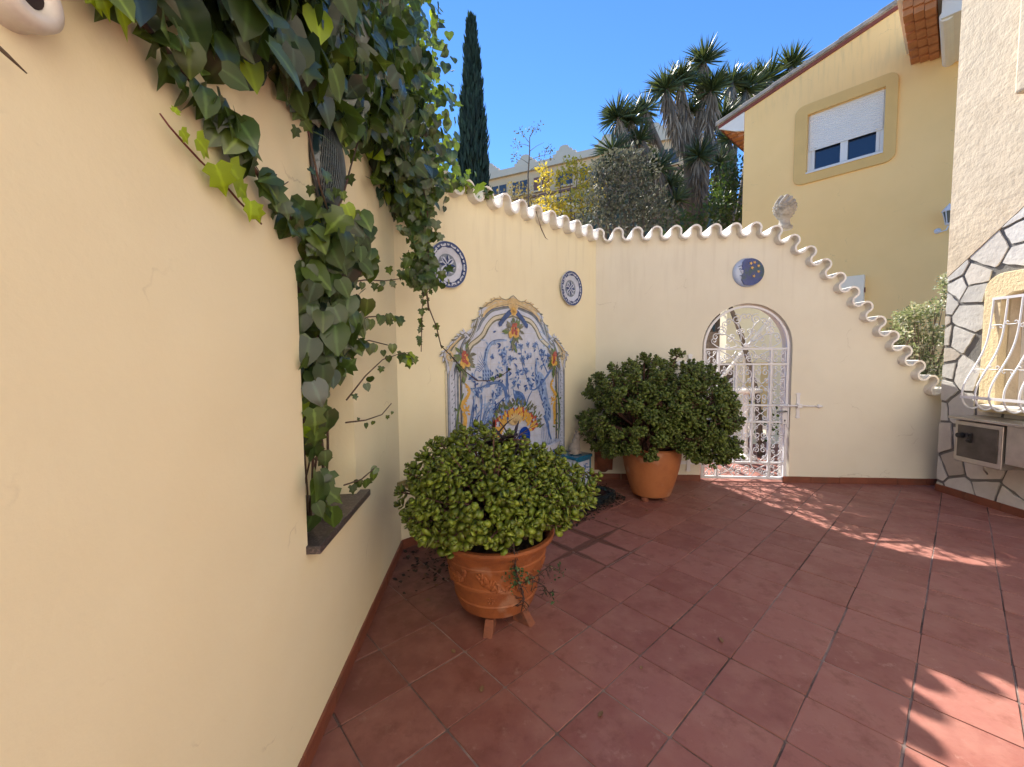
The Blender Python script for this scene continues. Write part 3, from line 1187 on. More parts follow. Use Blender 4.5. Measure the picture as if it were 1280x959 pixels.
win = mb = MB()
mb.prism(rrect(wu0 - .24, wu1 + .19, wz0 - .23, wz1 + .23, .17), -0.045, 0.01, [[(wu0, wz0), (wu1, wz0), (wu1, wz1), (wu0, wz1)]])
window = mb.build('window', M_housetrim, hy, bevel=0.012)
mb = MB()
for a, b, c, d in ((wu0, wu0 + .07, wz0, wz1), (wu1 - .07, wu1, wz0, wz1), (wu0 + .07, wu1 - .07, wz0, wz0 + .07), ((wu0 + wu1) / 2 - .065, (wu0 + wu1) / 2 + .065, wz0 + .07, wz1),
                   (wu0 + .07, wu0 + .13, wz0 + .07, wz1), (wu1 - .13, wu1 - .07, wz0 + .07, wz1)):
    mb.box(a + .002, b - .002, 0.07, 0.12, c + .002, d - .002)
mb.build('frame', M_shutter, window)
mb = MB()
mb.box(wu0 + .01, wu1 - .01, 0.125, 0.14, wz0 + .01, wz1 - .01)
mb.build('pane', M_glass, window)
mb = MB()
sl = 16
for k in range(sl):
    z0 = 6.10 + (wz1 - 6.10) * k / sl
    z1 = 6.10 + (wz1 - 6.10) * (k + 1) / sl
    mb.add([(wu0 + .03, .052, z0), (wu1 - .03, .052, z0), (wu1 - .03, .040, (z0 + z1) / 2), (wu0 + .03, .040, (z0 + z1) / 2), (wu1 - .03, .052, z1), (wu0 + .03, .052, z1)],
           [(0, 1, 2, 3), (3, 2, 4, 5)])
mb.box(wu0 + .03, wu1 - .03, .046, .066, 6.075, 6.10)
for uu in (wu0 + .14, wu1 - .14):
    mb.tube([(uu, .046, 6.12), (uu, .02, 6.12)], .02, 8)
mb.build('shutter', M_shutter, window)
mb = MB()
mb.box(wu0 - .0, wu1 + .0, -0.07, 0.068, wz0 - .03, wz0 - .001)
mb.build('sill', M_shutter, window)
# roof slab, red line, verge tiles, genoise under the left eave
mb = MB()
def slab(mb, u0, u1, y0, y1, lo, hi):
    mb.prism([(u0, rake(u0) + lo), (u1, rake(u1) + lo), (u1, rake(u1) + hi), (u0, rake(u0) + hi)], y0, y1)


slab(mb, -.62, 6.5, -.05, 6.3, 0.075, .15)
mb.build('roof', M_rooftile, hy)
mb = MB()
slab(mb, -.60, 6.5, -.035, 6.2, 0.002, .072)
mb.build('red_band', M_redline, hy)
mb = MB()
k = 0
u = -0.66
while u < 6.4:
    e = u + .62
    V = []
    n = 9
    for t, uu in ((0, u), (1, e + .04)):
        for i in range(n):
            a = PI * i / (n - 1)
            z = rake(uu) + .135 + .055 * math.sin(a) + (0.022 if t == 0 else 0.0)
            V.append((uu, -0.085 + .10 * (1 - math.cos(a)), z))
    F = [(i, i + 1, n + i + 1, n + i) for i in range(n - 1)]
    mb.add(V, [f[::-1] for f in F])
    mb.prism([(u, rake(u) + .085), (e, rake(e) + .085), (e, rake(e) + .15), (u, rake(u) + .168)], -.088, -.070)
    u = e
mb.build('verge_tile_row', M_rooftile, hy)
mb = MB()
for k in range(3):
    for q in range(22):
        y = 0.10 + q * .27
        o = .17 * (k + 1)
        mb.box(-o + .0, -.003, y, y + .16, rake(-.3) - .42 + k * .13, rake(-.3) - .42 + k * .13 + .07)
    mb.box(-.17 * (k + 1) - .01, -.003, 0.04, 6.0, rake(-.3) - .42 + k * .13 + .072, rake(-.3) - .42 + k * .13 + .125)
mb.build('eave_corbel', M_eave, hy)
mb = MB()
mb.prism([(-.60, rake(-.6)), (-.003, rake(0)), (-.003, rake(0) - .45), (-.20, rake(0) - .38)], -.02, 0.035)
mb.build('eave_end', M_whitew, hy)
# the short eave above the stone house corner, running out of the yellow wall
mb = MB()
perp = 1
for k in range(3):
    x0 = 2.95 + k * .13
    for q in range(6):
        y = -1.70 + q * .29
        mb.box(x0, x0 + .125, y, y + .22, 7.02 + .03 * (2 - k), 7.30)
    mb.box(x0 - .005, x0 + .12, -1.74, -.002, 7.12 + .03 * (2 - k), 7.32)
mb.build('eave_corbel', M_eave, hy, bevel=0.006)
mb = MB()
mb.prism([(2.88, 7.325), (5.2, 7.325), (5.2, 8.45), (2.88, 7.50)], -1.80, -.002)
mb.build('eave_roof', M_whitew, hy)
mb = MB()
mb.box(3.40, 5.2, -1.6, -.002, 6.85, 7.32)
mb.tube([(3.46, -1.55, 6.9), (3.46, -.003, 6.9)], .09, 14)
mb.build('eave_soffit', M_whitew, hy)

# lantern, box and panel by the house
lp = Vector((8.186, 7.82)) - Vector((0.7384, 0.6743)) * 0.0
ln = thing('wall_lantern', 'small white wall lantern on the yellow house beside the stone corner', 'lantern', toW((HO.x, HO.y), RH, 3.57, 0, 3.9), RH)
mb = MB()
mb.tube([(-.14, 0, -.06), (-.14, -.03, -.06)], .05, 12)
mb.tube([(-.14, -.03, -.06), (-.10, -.1, -.10), (-.02, -.14, -.09), (0, -.14, -.02)], .012, 8)
mb.build('bracket', M_white, ln, smooth=True)
mb = MB()
mb.lathe([(.0, .0), (.045, .0), (.05, .02), (.03, .03)], 0, -.14, 6)
mb.lathe([(.105, .24), (.10, .26), (.055, .32), (.03, .35), (.012, .37), (.0, .39)], 0, -.14, 6)
for k in range(6):
    a = 2 * PI * k / 6
    mb.tube([(.04 * math.cos(a), -.14 + .04 * math.sin(a), .02), (.085 * math.cos(a), -.14 + .085 * math.sin(a), .25)], .008, 5)
mb.build('cage', M_white, ln)
mb = MB()
mb.lathe([(.034, .03), (.076, .24)], 0, -.14, 6)
mb.build('pane', mat('lantern_glass', (0.10, 0.12, 0.11), 0.1, 0.1), ln)

wx = thing('meter_box', 'white square box on the yellow house wall above the descending coping', 'box', toW((HO.x, HO.y), RH, 1.93, 0, 2.45), RH)
mb = MB()
mb.box(.0, .48, -.16, -.001, 0, .72)
mb.build('casing', mat('box_cream', (0.88, 0.78, 0.60), 0.6, 0.04), wx, bevel=0.01)
mb = MB()
mb.box(.482, .50, -.12, -.08, .36, .46)
mb.build('catch', M_redline, wx)
pn = thing('rounded_panel', 'cream panel with a rounded green edged top behind the descending coping', 'panel', (4.955, 5.42, 1.0), R(-6))
mb = MB()
poly = [(-.20, 1.0), (.20, 1.0)] + [(.0 + .20 * math.cos(a), 1.76 + .20 * math.sin(a)) for a in np.linspace(0, PI, 20)]
mb.prism([(x, z - 1.0) for x, z in poly], -.02, .02)
mb.build('board', mat('cream_board', (0.60, 0.48, 0.28), 0.7, 0.05), pn)
mb = MB()
mb.tube([(.205, 0, .0)] + [(.205 * math.cos(a), 0, .76 + .205 * math.sin(a)) for a in np.linspace(0, PI, 24)] + [(-.205, 0, .0)], .011, 6)
mb.build('edging', mat('green_edging', (0.10, 0.15, 0.05), 0.5, 0.1), pn, smooth=True)

# ---------------------------------------------------------------- the far apartment block on the hill
fd = Vector((0.9, -0.436)).normalized()
FO = Vector((-7.0, 67.5))
fb = thing('apartment_building', 'long beige apartment block with stepped parapet crests on the far hill', 'building', (FO.x, FO.y, 0), math.atan2(fd.y, fd.x))
mb = MB()
mb.box(0, 34, 0, 12, 12, 29.2)
mb.build('wall', M_farwall, fb)
mb = MB()
mb.box(-.3, 34.3, -.5, 12, 29.2, 29.7)
mb.box(-.2, 34.2, -.3, 11, 29.7, 30.3)
mb.build('parapet', mat('far_parapet', (0.75, 0.58, 0.42), 0.9, 0.05, 0.3), fb)
cr = mat('far_crest', (0.75, 0.6, 0.45), 0.9, 0.05, 0.3)
for k in range(5):
    x = 4.2 + k * 6.1
    mb = MB()
    mb.prism([(x + a * .85, 30.3 + b * .62) for a, b in ((-2.0, 0), (2.0, 0), (2.0, .7), (1.4, .7), (1.3, 1.4), (.9, 1.4), (.7, 2.1), (.25, 2.3), (-.25, 2.3), (-.7, 2.1), (-.9, 1.4), (-1.3, 1.4), (-1.4, .7), (-2.0, .7))], -.25, .4)
    mb.build('crest', cr, fb)
for k in range(9):
    for fl_ in range(3):
        x = 1.2 + k * 3.5
        z = 26.2 - fl_ * 3.4
        mb = MB()
        mb.box(x, x + 2.4, -.12, -.02, z, z + 1.9)
        ww = mb.build('window', M_farglass if k % 3 else M_farred, fb)
        mb = MB()
        mb.box(x + 1.1, x + 1.25, -.2, -.125, z, z + 1.9)
        mb.box(x - .1, x + 2.5, -.4, -.125, z - .3, z - .05)
        mb.build('frame', M_farwall, ww)
mb = MB()
mb.box(0, 34, -.3, -.05, 25.3, 25.6)
mb.box(0, 34, -.3, -.05, 21.9, 22.2)
mb.build('string_course', M_farred, fb)

# ================================================================== THE GATE
gt = thing('iron_gate', 'white wrought iron arched gate full of scrollwork, shut in the archway', 'gate', toW(B0, RB, 0, 0.035, 0), RB)
GA, GB = GU0 + .022, GU1 - .022
gcr = (GB - GA) / 2
gcx = (GA + GB) / 2
mb = MB()
fr = [(GA, .03), (GA, GSP)] + [(gcx - gcr * math.cos(a), GSP + gcr * math.sin(a)) for a in np.linspace(0, PI, 40)][1:] + [(GB, .03)]
inn = 0.026
gi = gcr - inn
fri = [(GA + inn, .03 + inn), (GB - inn, .03 + inn), (GB - inn, GSP)] + [(gcx + gi * math.cos(a), GSP + gi * math.sin(a)) for a in np.linspace(0, PI, 40)][1:]
outer = [(GA, .03), (GB, .03)] + [(gcx + gcr * math.cos(a), GSP + gcr * math.sin(a)) for a in np.linspace(0, PI, 40)]
mb.prism(outer, -.016, .016, [fri])
mb.build('frame', M_white, gt, bevel=0.002)


def gbar(u0, z0, u1, z1, w_=0.02, d=0.011):
    mb = MB()
    if abs(u1 - u0) < 1e-6:
        mb.box(u0 - w_ / 2, u0 + w_ / 2, -d, d, z0, z1)
    else:
        mb.box(u0, u1, -d - .001, d + .001, z0 - w_ / 2, z0 + w_ / 2)
    mb.build('bar', M_white, gt)


VU = (1.455, 1.655, 1.850, 2.050)
HZ = (1.59, 1.41, 0.92, 0.72, 0.225)
IA, IB = GA + inn, GB - inn
for z in HZ:
    gbar(IA - .004, z, IB + .004, z, 0.022)
for u in (VU[0], VU[3]):
    gbar(u, .05, u, 1.59, 0.022)
for u in VU[1:3]:
    gbar(u, .225, u, 1.41, 0.020)


def sc(mb, pts, r=0.0062, y=0.0):
    mb.tube([(p[0], y, p[1]) for p in pts], r, 6)


def panel_narrow(u0, u1, z0, z1):
    """stack of facing C scrolls in a tall narrow panel"""
    h_ = z1 - z0
    w_ = u1 - u0
    n = max(1, int(round(h_ / (w_ * 1.05))))
    mb = MB()
    for k in range(n):
        a, b = z0 + h_ * k / n, z0 + h_ * (k + 1) / n
        r = w_ * .17
        c = (u0 + u1) / 2
        sc(mb, scroll_pts(u0 + .012, a + .01, u0 + .012, b - .01, r, -1, 1.0))
        sc(mb, scroll_pts(u1 - .012, a + .01, u1 - .012, b - .01, r, 1, 1.0))
        sc(mb, [(u0 + .006, a), (c - .02, (a + b) / 2 - .01), (c, (a + b) / 2), (c + .02, (a + b) / 2 + .01), (u1 - .006, b)], .005)
        sc(mb, [(u0 + .006, b), (c - .02, (a + b) / 2 + .01), (c, (a + b) / 2), (c + .02, (a + b) / 2 - .01), (u1 - .006, a)], .005)
    mb.build('scrollwork', M_white, gt, smooth=True)


def heart(u0, u1, z0, z1, up=True):
    """two S scrolls forming a heart with curls"""
    mb = MB()
    c = (u0 + u1) / 2
    w_ = (u1 - u0) / 2
    h_ = z1 - z0
    for s in (-1, 1):
        P = []
        bz = z0 if up else z1
        sg = 1 if up else -1
        for t in np.linspace(0, 1, 14):
            P.append((c + s * w_ * .92 * math.sin(t * PI * .62), bz + sg * h_ * .62 * t))
        ex, ez = P[-1]
        r = w_ * .42
        cx_, cz_ = ex - s * r, ez
        for t in np.linspace(0, 1, 26)[1:]:
            a = t * 2 * PI * 1.25
            rr_ = r * (1 - .75 * t)
            P.append((cx_ + s * rr_ * math.cos(a), cz_ + sg * rr_ * math.sin(a)))
        sc(mb, P)
        bz2 = z0 if up else z1
        sg2 = 1 if up else -1
        sc(mb, spiral(c + s * w_ * .56, bz2 + sg2 * h_ * .20, w_ * .36, .006, -PI / 2 * sg2, 1.3 * s * sg2), .005)
        sc(mb, spiral(c + s * w_ * .30, bz2 + sg2 * h_ * .86, w_ * .26, .005, PI / 2 * sg2, -1.2 * s * sg2), .005)
    mb.build('scrollwork', M_white, gt, smooth=True)


rows = [(.055, .214), (.236, .709), (.731, .909), (.931, 1.399), (1.421, 1.579)]
for (z0, z1) in rows:
    panel_narrow(IA, VU[0] - .011, z0, z1)
    panel_narrow(VU[3] + .011, IB, z0, z1)
for (a, b) in ((VU[0], VU[1]), (VU[1], VU[2]), (VU[2], VU[3])):
    for (z0, z1) in ((.236, .47), (.47, .709), (.931, 1.165), (1.165, 1.399)):
        heart(a + .012, b - .012, z0 + .008, z1 - .008, z0 in (.236, 1.165))
    panel_narrow(a + .012, b - .012, .731, .909)
# long lying scrolls in the bottom and the upper panel
for (z0, z1) in ((.055, .214), (1.421, 1.579)):
    zc = (z0 + z1) / 2
    um = (VU[0] + VU[3]) / 2
    for s in (-1, 1):
        mb = MB()
        ue = um + s * .285
        sc(mb, [(ue, z0 + .004), (um + s * .16, zc - .01), (um + s * .12, zc + .03), (um + s * .10, z1 - .01)])
        sc(mb, [(ue, z1 - .004), (um + s * .17, zc + .012), (um + s * .1, z0 + .01)])
        sc(mb, spiral(um + s * .05, zc + .028, .04, .008, PI if s > 0 else 0, 1.4 * s))
        sc(mb, spiral(um + s * .05, zc - .034, .038, .008, PI if s > 0 else 0, -1.4 * s))
        sc(mb, spiral(um + s * .20, zc + .005, .040, .008, -PI / 2, 1.3 * s))
        sc(mb, spiral(um + s * .262, zc - .03, .03, .006, PI / 2, -1.3 * s))
        sc(mb, spiral(um + s * .125, zc - .005, .03, .007, PI / 2, 1.3 * s))
        mb.build('scrollwork', M_white, gt, smooth=True)
# fan of lyre scrolls in the arch
cz0 = 1.60
for a in (18, 54, 90, 126, 162):
    mb = MB()
    ar = R(a)
    d = Vector((math.cos(ar), math.sin(ar)))
    nn = Vector((-d.y, d.x))
    c0 = Vector((gcx, cz0 + .0))
    for s in (-1, 1):
        P = []
        for t in np.linspace(0, 1, 16):
            q = c0 + d * (.10 + .27 * t) + nn * s * (.008 + .075 * math.sin(t * PI * .75))
            P.append((q.x, q.y))
        e = Vector(P[-1])
        r = .036
        for t in np.linspace(0, 1, 24)[1:]:
            a2 = t * 2 * PI * 1.2
            rr_ = r * (1 - .75 * t)
            q = e + nn * s * (-r + rr_ * math.cos(a2)) + d * rr_ * math.sin(a2)
            P.append((q.x, q.y))
        sc(mb, P, .006)
        q = c0 + d * .20 + nn * s * .04
        sc(mb, [(x, z) for x, z in spiral(q.x, q.y, .032, .007, ar + s * PI / 2, -1.3 * s)], .0052)
    sc(mb, [(c0.x, c0.y), ((c0 + d * .12).x, (c0 + d * .12).y)], .005)
    mb.build('scrollwork', M_white, gt, smooth=True)
for s in (-1, 1):
    mb = MB()
    for k, (a, rr0) in enumerate(((36, .34), (72, .36))):
        ar = R(a) if s > 0 else PI - R(a)
        c = Vector((gcx + math.cos(ar) * rr0, cz0 + math.sin(ar) * rr0))
        sc(mb, spiral(c.x, c.y, .062, .010, ar, 1.6 * s), .006)
    mb.build('scrollwork', M_white, gt, smooth=True)
mb = MB()
mb.ball((gcx, -.012, cz0 + .03), (.03, .012, .03))
mb.build('boss', M_white, gt, smooth=True)
# lock plate, lever
mb = MB()
mb.box(2.176, 2.232, -.036, -.017, .70, .925)
lk = mb.build('lock_plate', M_white, gt, bevel=0.003)
mb = MB()
mb.tube([(2.205, -.036, .855), (2.205, -.07, .855), (2.19, -.078, .855), (2.09, -.078, .848)], .0085, 10)
mb.build('lever', mat('handle_metal', (0.18, 0.19, 0.19), 0.3, 0.1, metal=0.9), lk, smooth=True)
mb = MB()
mb.tube([(2.205, -.036, .745), (2.205, -.038, .745)], .009, 12)
mb.box(2.202, 2.208, -.0385, -.036, .722, .745)
mb.build('keyhole', M_black, lk)
mb = MB()
mb.box(2.238, 2.252, -.03, -.017, .66, .94)
mb.build('strike_plate', M_white, gt)
# strap hinges at the left, stretching onto the wall
for z in (1.43, .225):
    mb = MB()
    mb.box(1.03, 1.262, -.051, -.036, z - .02, z + .02)
    mb.prism([(1.03, z - .02), (1.03, z + .02), (1.0, z + .03), (.975, z + .02), (.95, z), (.975, z - .02), (1.0, z - .03)], -.051, -.036)
    hg = mb.build('hinge', M_white, gt, bevel=.002)
    mb = MB()
    mb.box(1.09, 1.13, -.057, -.0515, z - .075, z + .075)
    mb.prism([(1.09, z + .075), (1.13, z + .075), (1.14, z + .095), (1.11, z + .11), (1.08, z + .095)], -.057, -.0515)
    mb.prism([(1.09, z - .075), (1.08, z - .095), (1.11, z - .11), (1.14, z - .095), (1.13, z - .075)], -.057, -.0515)
    mb.build('cross_plate', M_white, hg)
# latch bolt to the right
lt = thing('gate_latch', 'white sliding bolt with cross plate and spear tip on the wall right of the gate', 'latch', toW(B0, RB, 0, 0, .92), RB)
mb = MB()
mb.box(2.325, 2.362, -.010, -.001, -.125, .125)
for s in (-1, 1):
    mb.prism([(2.325, s * .125), (2.362, s * .125), (2.375, s * .14), (2.343, s * .155), (2.312, s * .14)], -.010, -.001)
mb.build('cross_plate', M_white, lt, bevel=0.002)
mb = MB()
mb.tube([(2.10, -.045, 0.0), (2.40, -.03, 0), (2.47, -.018, -.004), (2.55, -.014, -.006)], [.009, .009, .010, .008], 8)
mb.build('bolt', M_white, lt, smooth=True)
mb = MB()
mb.lathe([(.0, 0), (.022, .02), (.02, .035), (.008, .06), (.0, .075)], 0, 0, 10)
tipm = Matrix.Translation((2.545, -.014, -.006)) @ Matrix.Rotation(R(90), 4, 'Y')
mb.v = [tuple(tipm @ Vector(p)) for p in mb.v]
mb.build('spear_tip', M_white, lt, smooth=True)
mb = MB()
mb.box(2.318, 2.369, -.052, -.0105, -.022, .022)
mb.build('keeper', M_white, lt, bevel=.004)

# ================================================================== CERAMICS ON THE WALLS
def ribbon(mb, pts, w0, w1, y, wm=None):
    """flat stroke along pts in (x,z); width tapers w0 -> wm -> w1"""
    P = [Vector(p) for p in pts]
    for _ in range(2):
        Q = [P[0]]
        for a, b in zip(P, P[1:]):
            Q += [a * .75 + b * .25, a * .25 + b * .75]
        Q.append(P[-1])
        P = Q
    n = len(P)
    V = []
    for i in range(n):
        d = (P[min(i + 1, n - 1)] - P[max(i - 1, 0)]).normalized()
        nn = Vector((-d.y, d.x))
        t = i / (n - 1)
        if wm is None:
            w_ = w0 + (w1 - w0) * t
        else:
            w_ = w0 + (wm - w0) * t * 2 if t < .5 else wm + (w1 - wm) * (t - .5) * 2
        V += [P[i] + nn * w_ / 2, P[i] - nn * w_ / 2]
    F = [(2 * i + 1, 2 * i + 3, 2 * i + 2, 2 * i) for i in range(n - 1)]
    mb.add([(p.x, y, p.y) for p in V], F)


def petal(mb, x, z, a, l, w_, y):
    pts = []
    for t in np.linspace(0, 1, 7):
        pts.append((l * t, w_ / 2 * math.sin(PI * t ** .8)))
    pts += [(l * t, -w_ / 2 * math.sin(PI * t ** .8)) for t in np.linspace(1, 0, 7)[1:-1]]
    c, s = math.cos(a), math.sin(a)
    mb.flat([(x + c * p - s * q, z + s * p + c * q) for p, q in pts], y)


def disc(mb, x, z, r, y, n=14, rz_=None):
    mb.flat([(x + r * math.cos(2 * PI * k / n), z + (rz_ or r) * math.sin(2 * PI * k / n)) for k in range(n)], y)


# --- round plates
def plate(u, z, label):
    t = thing('wall_plate', label, 'plate', toW(A0, RA, u, 0, z), RA, 'blue and white plates on the mural wall')
    r = .192
    mb = MB()
    V, F = [], []
    prof = [(0, -.012), (.085, -.012), (.098, -.016), (.118, -.024), (.15, -.030), (.178, -.036), (.190, -.038), (.192, -.034), (.186, -.028), (.12, -.003), (0, -.003)]
    n = 48
    for rr_, y in prof:
        for k in range(n):
            a = 2 * PI * k / n
            sc_ = 1 + (.012 * math.cos(10 * a) if rr_ > .17 else 0)
            V.append((rr_ * sc_ * math.cos(a), y, rr_ * sc_ * math.sin(a)))
    for i in range(len(prof) - 1):
        for k in range(n):
            k2 = (k + 1) % n
            F.append((i * n + k, (i + 1) * n + k, (i + 1) * n + k2, i * n + k2)[::-1])
    mb.add(V, F)
    mb.build('dish', G_white, t, smooth=True)
    rim = MB()
    for k in range(10):
        a0 = 2 * PI * (k + .5) / 10
        for (dr, da) in ((0, 0),):
            P = [(.158 * math.cos(a0 + q), .158 * math.sin(a0 + q)) for q in np.linspace(-.22, .22, 5)]
        for q in np.linspace(-.26, .26, 4):
            petal(rim, .142 * math.cos(a0 + q), .142 * math.sin(a0 + q), a0 + q * 3.2, .040, .016, -.0365)
    # border bands follow the dish slope
    def band(r0, r1, y0, y1, wob=0, nn=60):
        V, F = [], []
        for k in range(nn):
            a = 2 * PI * k / nn
            rr0 = r0 + wob * abs(math.sin(5 * a))
            V += [(rr0 * math.cos(a), y0 - .0008, rr0 * math.sin(a)), (r1 * math.cos(a), y1 - .0008, r1 * math.sin(a))]
        for k in range(nn):
            k2 = (k + 1) % nn
            F.append((2 * k, 2 * k + 1, 2 * k2 + 1, 2 * k2)[::-1])
        rim.add(V, F)
    band(.172, .188, -.0355, -.0383, 0.0)
    band(.152, .158, -.0308, -.0325, -0.012)
    rim.build('rim_pattern', G_navy, t)
    mb = MB()
    disc(mb, 0, 0, .093, -.0165, 40)
    mb.build('centre_ground', G_grey, t)
    mb = MB()
    for k in range(4):
        a = PI / 4 + k * PI / 2
        petal(mb, 0, 0, a, .088, .040, -.0178)
    for k in range(8):
        a = k * PI / 4 + PI / 8
        petal(mb, .05 * math.cos(a), .05 * math.sin(a), a + .6, .035, .012, -.0185)
    mb.build('centre_flower', G_white, t)
    mb = MB()
    for k in range(4):
        a = PI / 4 + k * PI / 2
        petal(mb, .01 * math.cos(a), .01 * math.sin(a), a, .070, .016, -.0192)
    disc(mb, 0, 0, .012, -.0200)
    for k in range(4):
        a = k * PI / 2
        petal(mb, .02 * math.cos(a), .02 * math.sin(a), a, .065, .024, -.0190)
    mb.build('centre_line', G_navy, t)
    # pale reserve panels in the rim
    mb = MB()
    for k in range(10):
        a0 = 2 * PI * k / 10
        petal(mb, .160 * math.cos(a0 - .19), .160 * math.sin(a0 - .19), a0 + PI / 2, .060, .014, -.0395)
    mb.build('rim_reserve', G_white, t)
    return t


plate(.475, 2.285, 'blue and white painted plate half behind the hanging ivy')
plate(2.135, 2.275, 'blue and white painted plate hanging in the clear near the wall corner')

# --- sun and moon plaque
mp = thing('moon_plaque', 'round ceramic plaque of a pale crescent moon face with starry blue sky', 'plaque', toW(B0, RB, 1.738, 0, 2.475), RB)
mb = MB()
V, F = [], []
prof = [(0, -.045), (.08, -.043), (.13, -.036), (.16, -.022), (.168, -.008), (.166, -.001), (0, -.001)]
n = 40
for rr_, y in prof:
    for k in range(n):
        a = 2 * PI * k / n
        V.append((rr_ * math.cos(a), y, rr_ * math.sin(a)))
for i in range(len(prof) - 1):
    for k in range(n):
        k2 = (k + 1) % n
        F.append((i * n + k, i * n + k2, (i + 1) * n + k2, (i + 1) * n + k))
mb.add(V, F)
mb.build('moon', mat('moon_glaze', (0.42, 0.50, 0.66), 0.3, 0.1, 12.0, coat=.4, col2=(0.20, 0.30, 0.56), c2scale=6), mp, smooth=True)
mb = MB()
# dark sky: right part of the disc, left edge follows the face profile
prf = [(-.004, .140), (-.028, .11), (-.035, .07), (-.030, .045), (-.045, .02), (-.035, .005), (-.022, -.012), (-.030, -.025), (-.036, -.04), (-.032, -.06), (-.036, -.085), (-.018, -.115), (.0, -.138)]
polyr = [(.012 + .148 * math.cos(a), .150 * math.sin(a)) for a in np.linspace(-PI / 2 + .05, PI / 2 - .05, 24)]
poly = [(.010 + .156 * math.cos(a), .156 * math.sin(a)) for a in np.linspace(-PI / 2 + .05, PI / 2 - .05, 24)] + [(x - .046, z * 1.04) for x, z in prf]
mb.prism(poly, -.050, -.030)
mb.build('night_sky', mat('night_glaze', (0.012, 0.040, 0.20), 0.25, 0.3, 14.0, coat=.5, col2=(0.012, 0.05, 0.075), c2scale=8, c2lo=.5, c2hi=.6), mp, bevel=.006)
for (x, z, r) in ((.015, .095, .020), (.055, .105, .018), (.098, .065, .018), (.030, .045, .020), (.100, .0, .018), (.050, -.05, .018)):
    mb = MB()
    mb.prism([(x + (r if k % 2 == 0 else r * .45) * math.cos(k * PI / 5), z + (r if k % 2 == 0 else r * .45) * math.sin(k * PI / 5)) for k in range(10)], -.058, -.0505)
    mb.build('star', G_yellow, mp)
mb = MB()
mb.ball((-.080, -.046, .012), (.020, .012, .013))
mb.ball((-.074, -.044, -.006), (.012, .012, .009))
mb.build('nose', G_white, mp, smooth=True)
mb = MB()
petal(mb, -.115, .034, .2, .035, .012, -.0465)
petal(mb, -.105, -.042, .15, .035, .010, -.0465)
petal(mb, -.125, .06, .35, .05, .007, -.0465)
mb.build('face_line', G_navy, mp)

# --- the tile panel
PZ = 0.45
half = [(0, 2.112), (.035, 2.092), (.075, 2.062), (.12, 2.062), (.155, 2.070), (.19, 2.052), (.225, 2.058), (.258, 2.042), (.29, 2.018), (.325, 2.012), (.36, 1.975), (.40, 1.962), (.408, 1.90), (.45, 1.868), (.487, 1.845),
        (.499, 1.793), (.52, 1.735), (.54, 1.706), (.565, 1.722), (.59, 1.735), (.615, 1.715), (.65, 1.712), (.672, 1.682), (.709, 1.668), (.725, 1.635), (.757, 1.615), (.775, 1.585), (.812, 1.572), (.826, 1.538), (.812, 1.50), (.80, 1.475), (.790, 1.43), (.802, 1.40), (.802, .45)]
pane = thing('tile_mural', 'large shaped tile panel painted with blue peacocks and fruit garlands inside a scrolled frame', 'tile mural', toW(A0, RA, 1.24, 0, 0), RA)
out = [(-x, z) for x, z in half[::-1]] + half[1:]
mb = MB()
mb.prism([(x, z) for x, z in out][::-1], -.014, -.001)
mb.build('backing', G_cream, pane, bevel=0.003)
# inner picture field
hin = [(0, 1.90), (.16, 1.862), (.24, 1.846), (.315, 1.775), (.355, 1.70), (.44, 1.637), (.52, 1.60), (.57, 1.44), (.605, 1.35), (.632, 1.30), (.628, .45)]
inp = [(-x, z) for x, z in hin[::-1]] + hin[1:]
Y = -.0150


def scaled(h_, k, off=0.0):
    o = []
    n = len(h_)
    for i in range(n):
        a = Vector(h_[max(i - 1, 0)])
        b = Vector(h_[min(i + 1, n - 1)])
        d = (b - a).normalized()
        nn = Vector((-d.y, d.x))
        if i == 0:
            nn = Vector((0, 1))
        o.append((h_[i][0] + nn.x * k, h_[i][1] + nn.y * k))
    return o


def sm(h_, it=2):
    P = [Vector(p) for p in h_]
    for _ in range(it):
        Q = [P[0]]
        for a, b in zip(P, P[1:]):
            Q += [a * .75 + b * .25, a * .25 + b * .75]
        Q.append(P[-1])
        P = Q
    return [(p.x, p.y) for p in P]


hs = sm(hin)
mb = MB()
mb.flat(([(-x, z) for x, z in hs[::-1]] + hs[1:])[::-1], Y)
pic = mb.build('picture_ground', G_white, pane)


def both(fn):
    fn(1)
    fn(-1)


# frame mouldings drawn as parallel strokes round the picture
fm = {'cream': MB(), 'olive': MB(), 'slate': MB(), 'white': MB(), 'navy': MB()}
for s in (1, -1):
    def off(k):
        return [(s * x, z) for x, z in sm(scaled(hin, k), 1)]
    ribbon(fm['olive'], off(.010), .016, .016, Y - .0010)
    ribbon(fm['cream'], off(.032), .026, .026, Y - .0008)
    ribbon(fm['olive'], off(.052), .009, .009, Y - .0012)
    ribbon(fm['white'], off(.078), .040, .040, Y - .0008)
    ribbon(fm['slate'], off(.106), .022, .022, Y - .0011)
    ribbon(fm['navy'], off(.120), .006, .006, Y - .0014)
    ribbon(fm['white'], off(.140), .026, .026, Y - .0009)
    # pilasters
    for (x0, x1, key) in ((.645, .655, 'navy'), (.668, .690, 'slate'), (.715, .760, 'white'), (.775, .787, 'slate'), (.706, .711, 'navy'), (.764, .768, 'navy')):
        a, b = sorted((s * x0, s * x1))
        z1 = 1.40
        fm[key].add([(a, Y - .0022, .46), (b, Y - .0022, .46), (b, Y - .0022, z1), (a, Y - .0022, z1)], [(0, 1, 2, 3)])
    for k in range(26):
        z = .50 + k * .034
        petal(fm['slate'], s * (.728 + .02 * (k % 2)), z, PI / 2 + s * .7, .026, .009, Y - .0030)
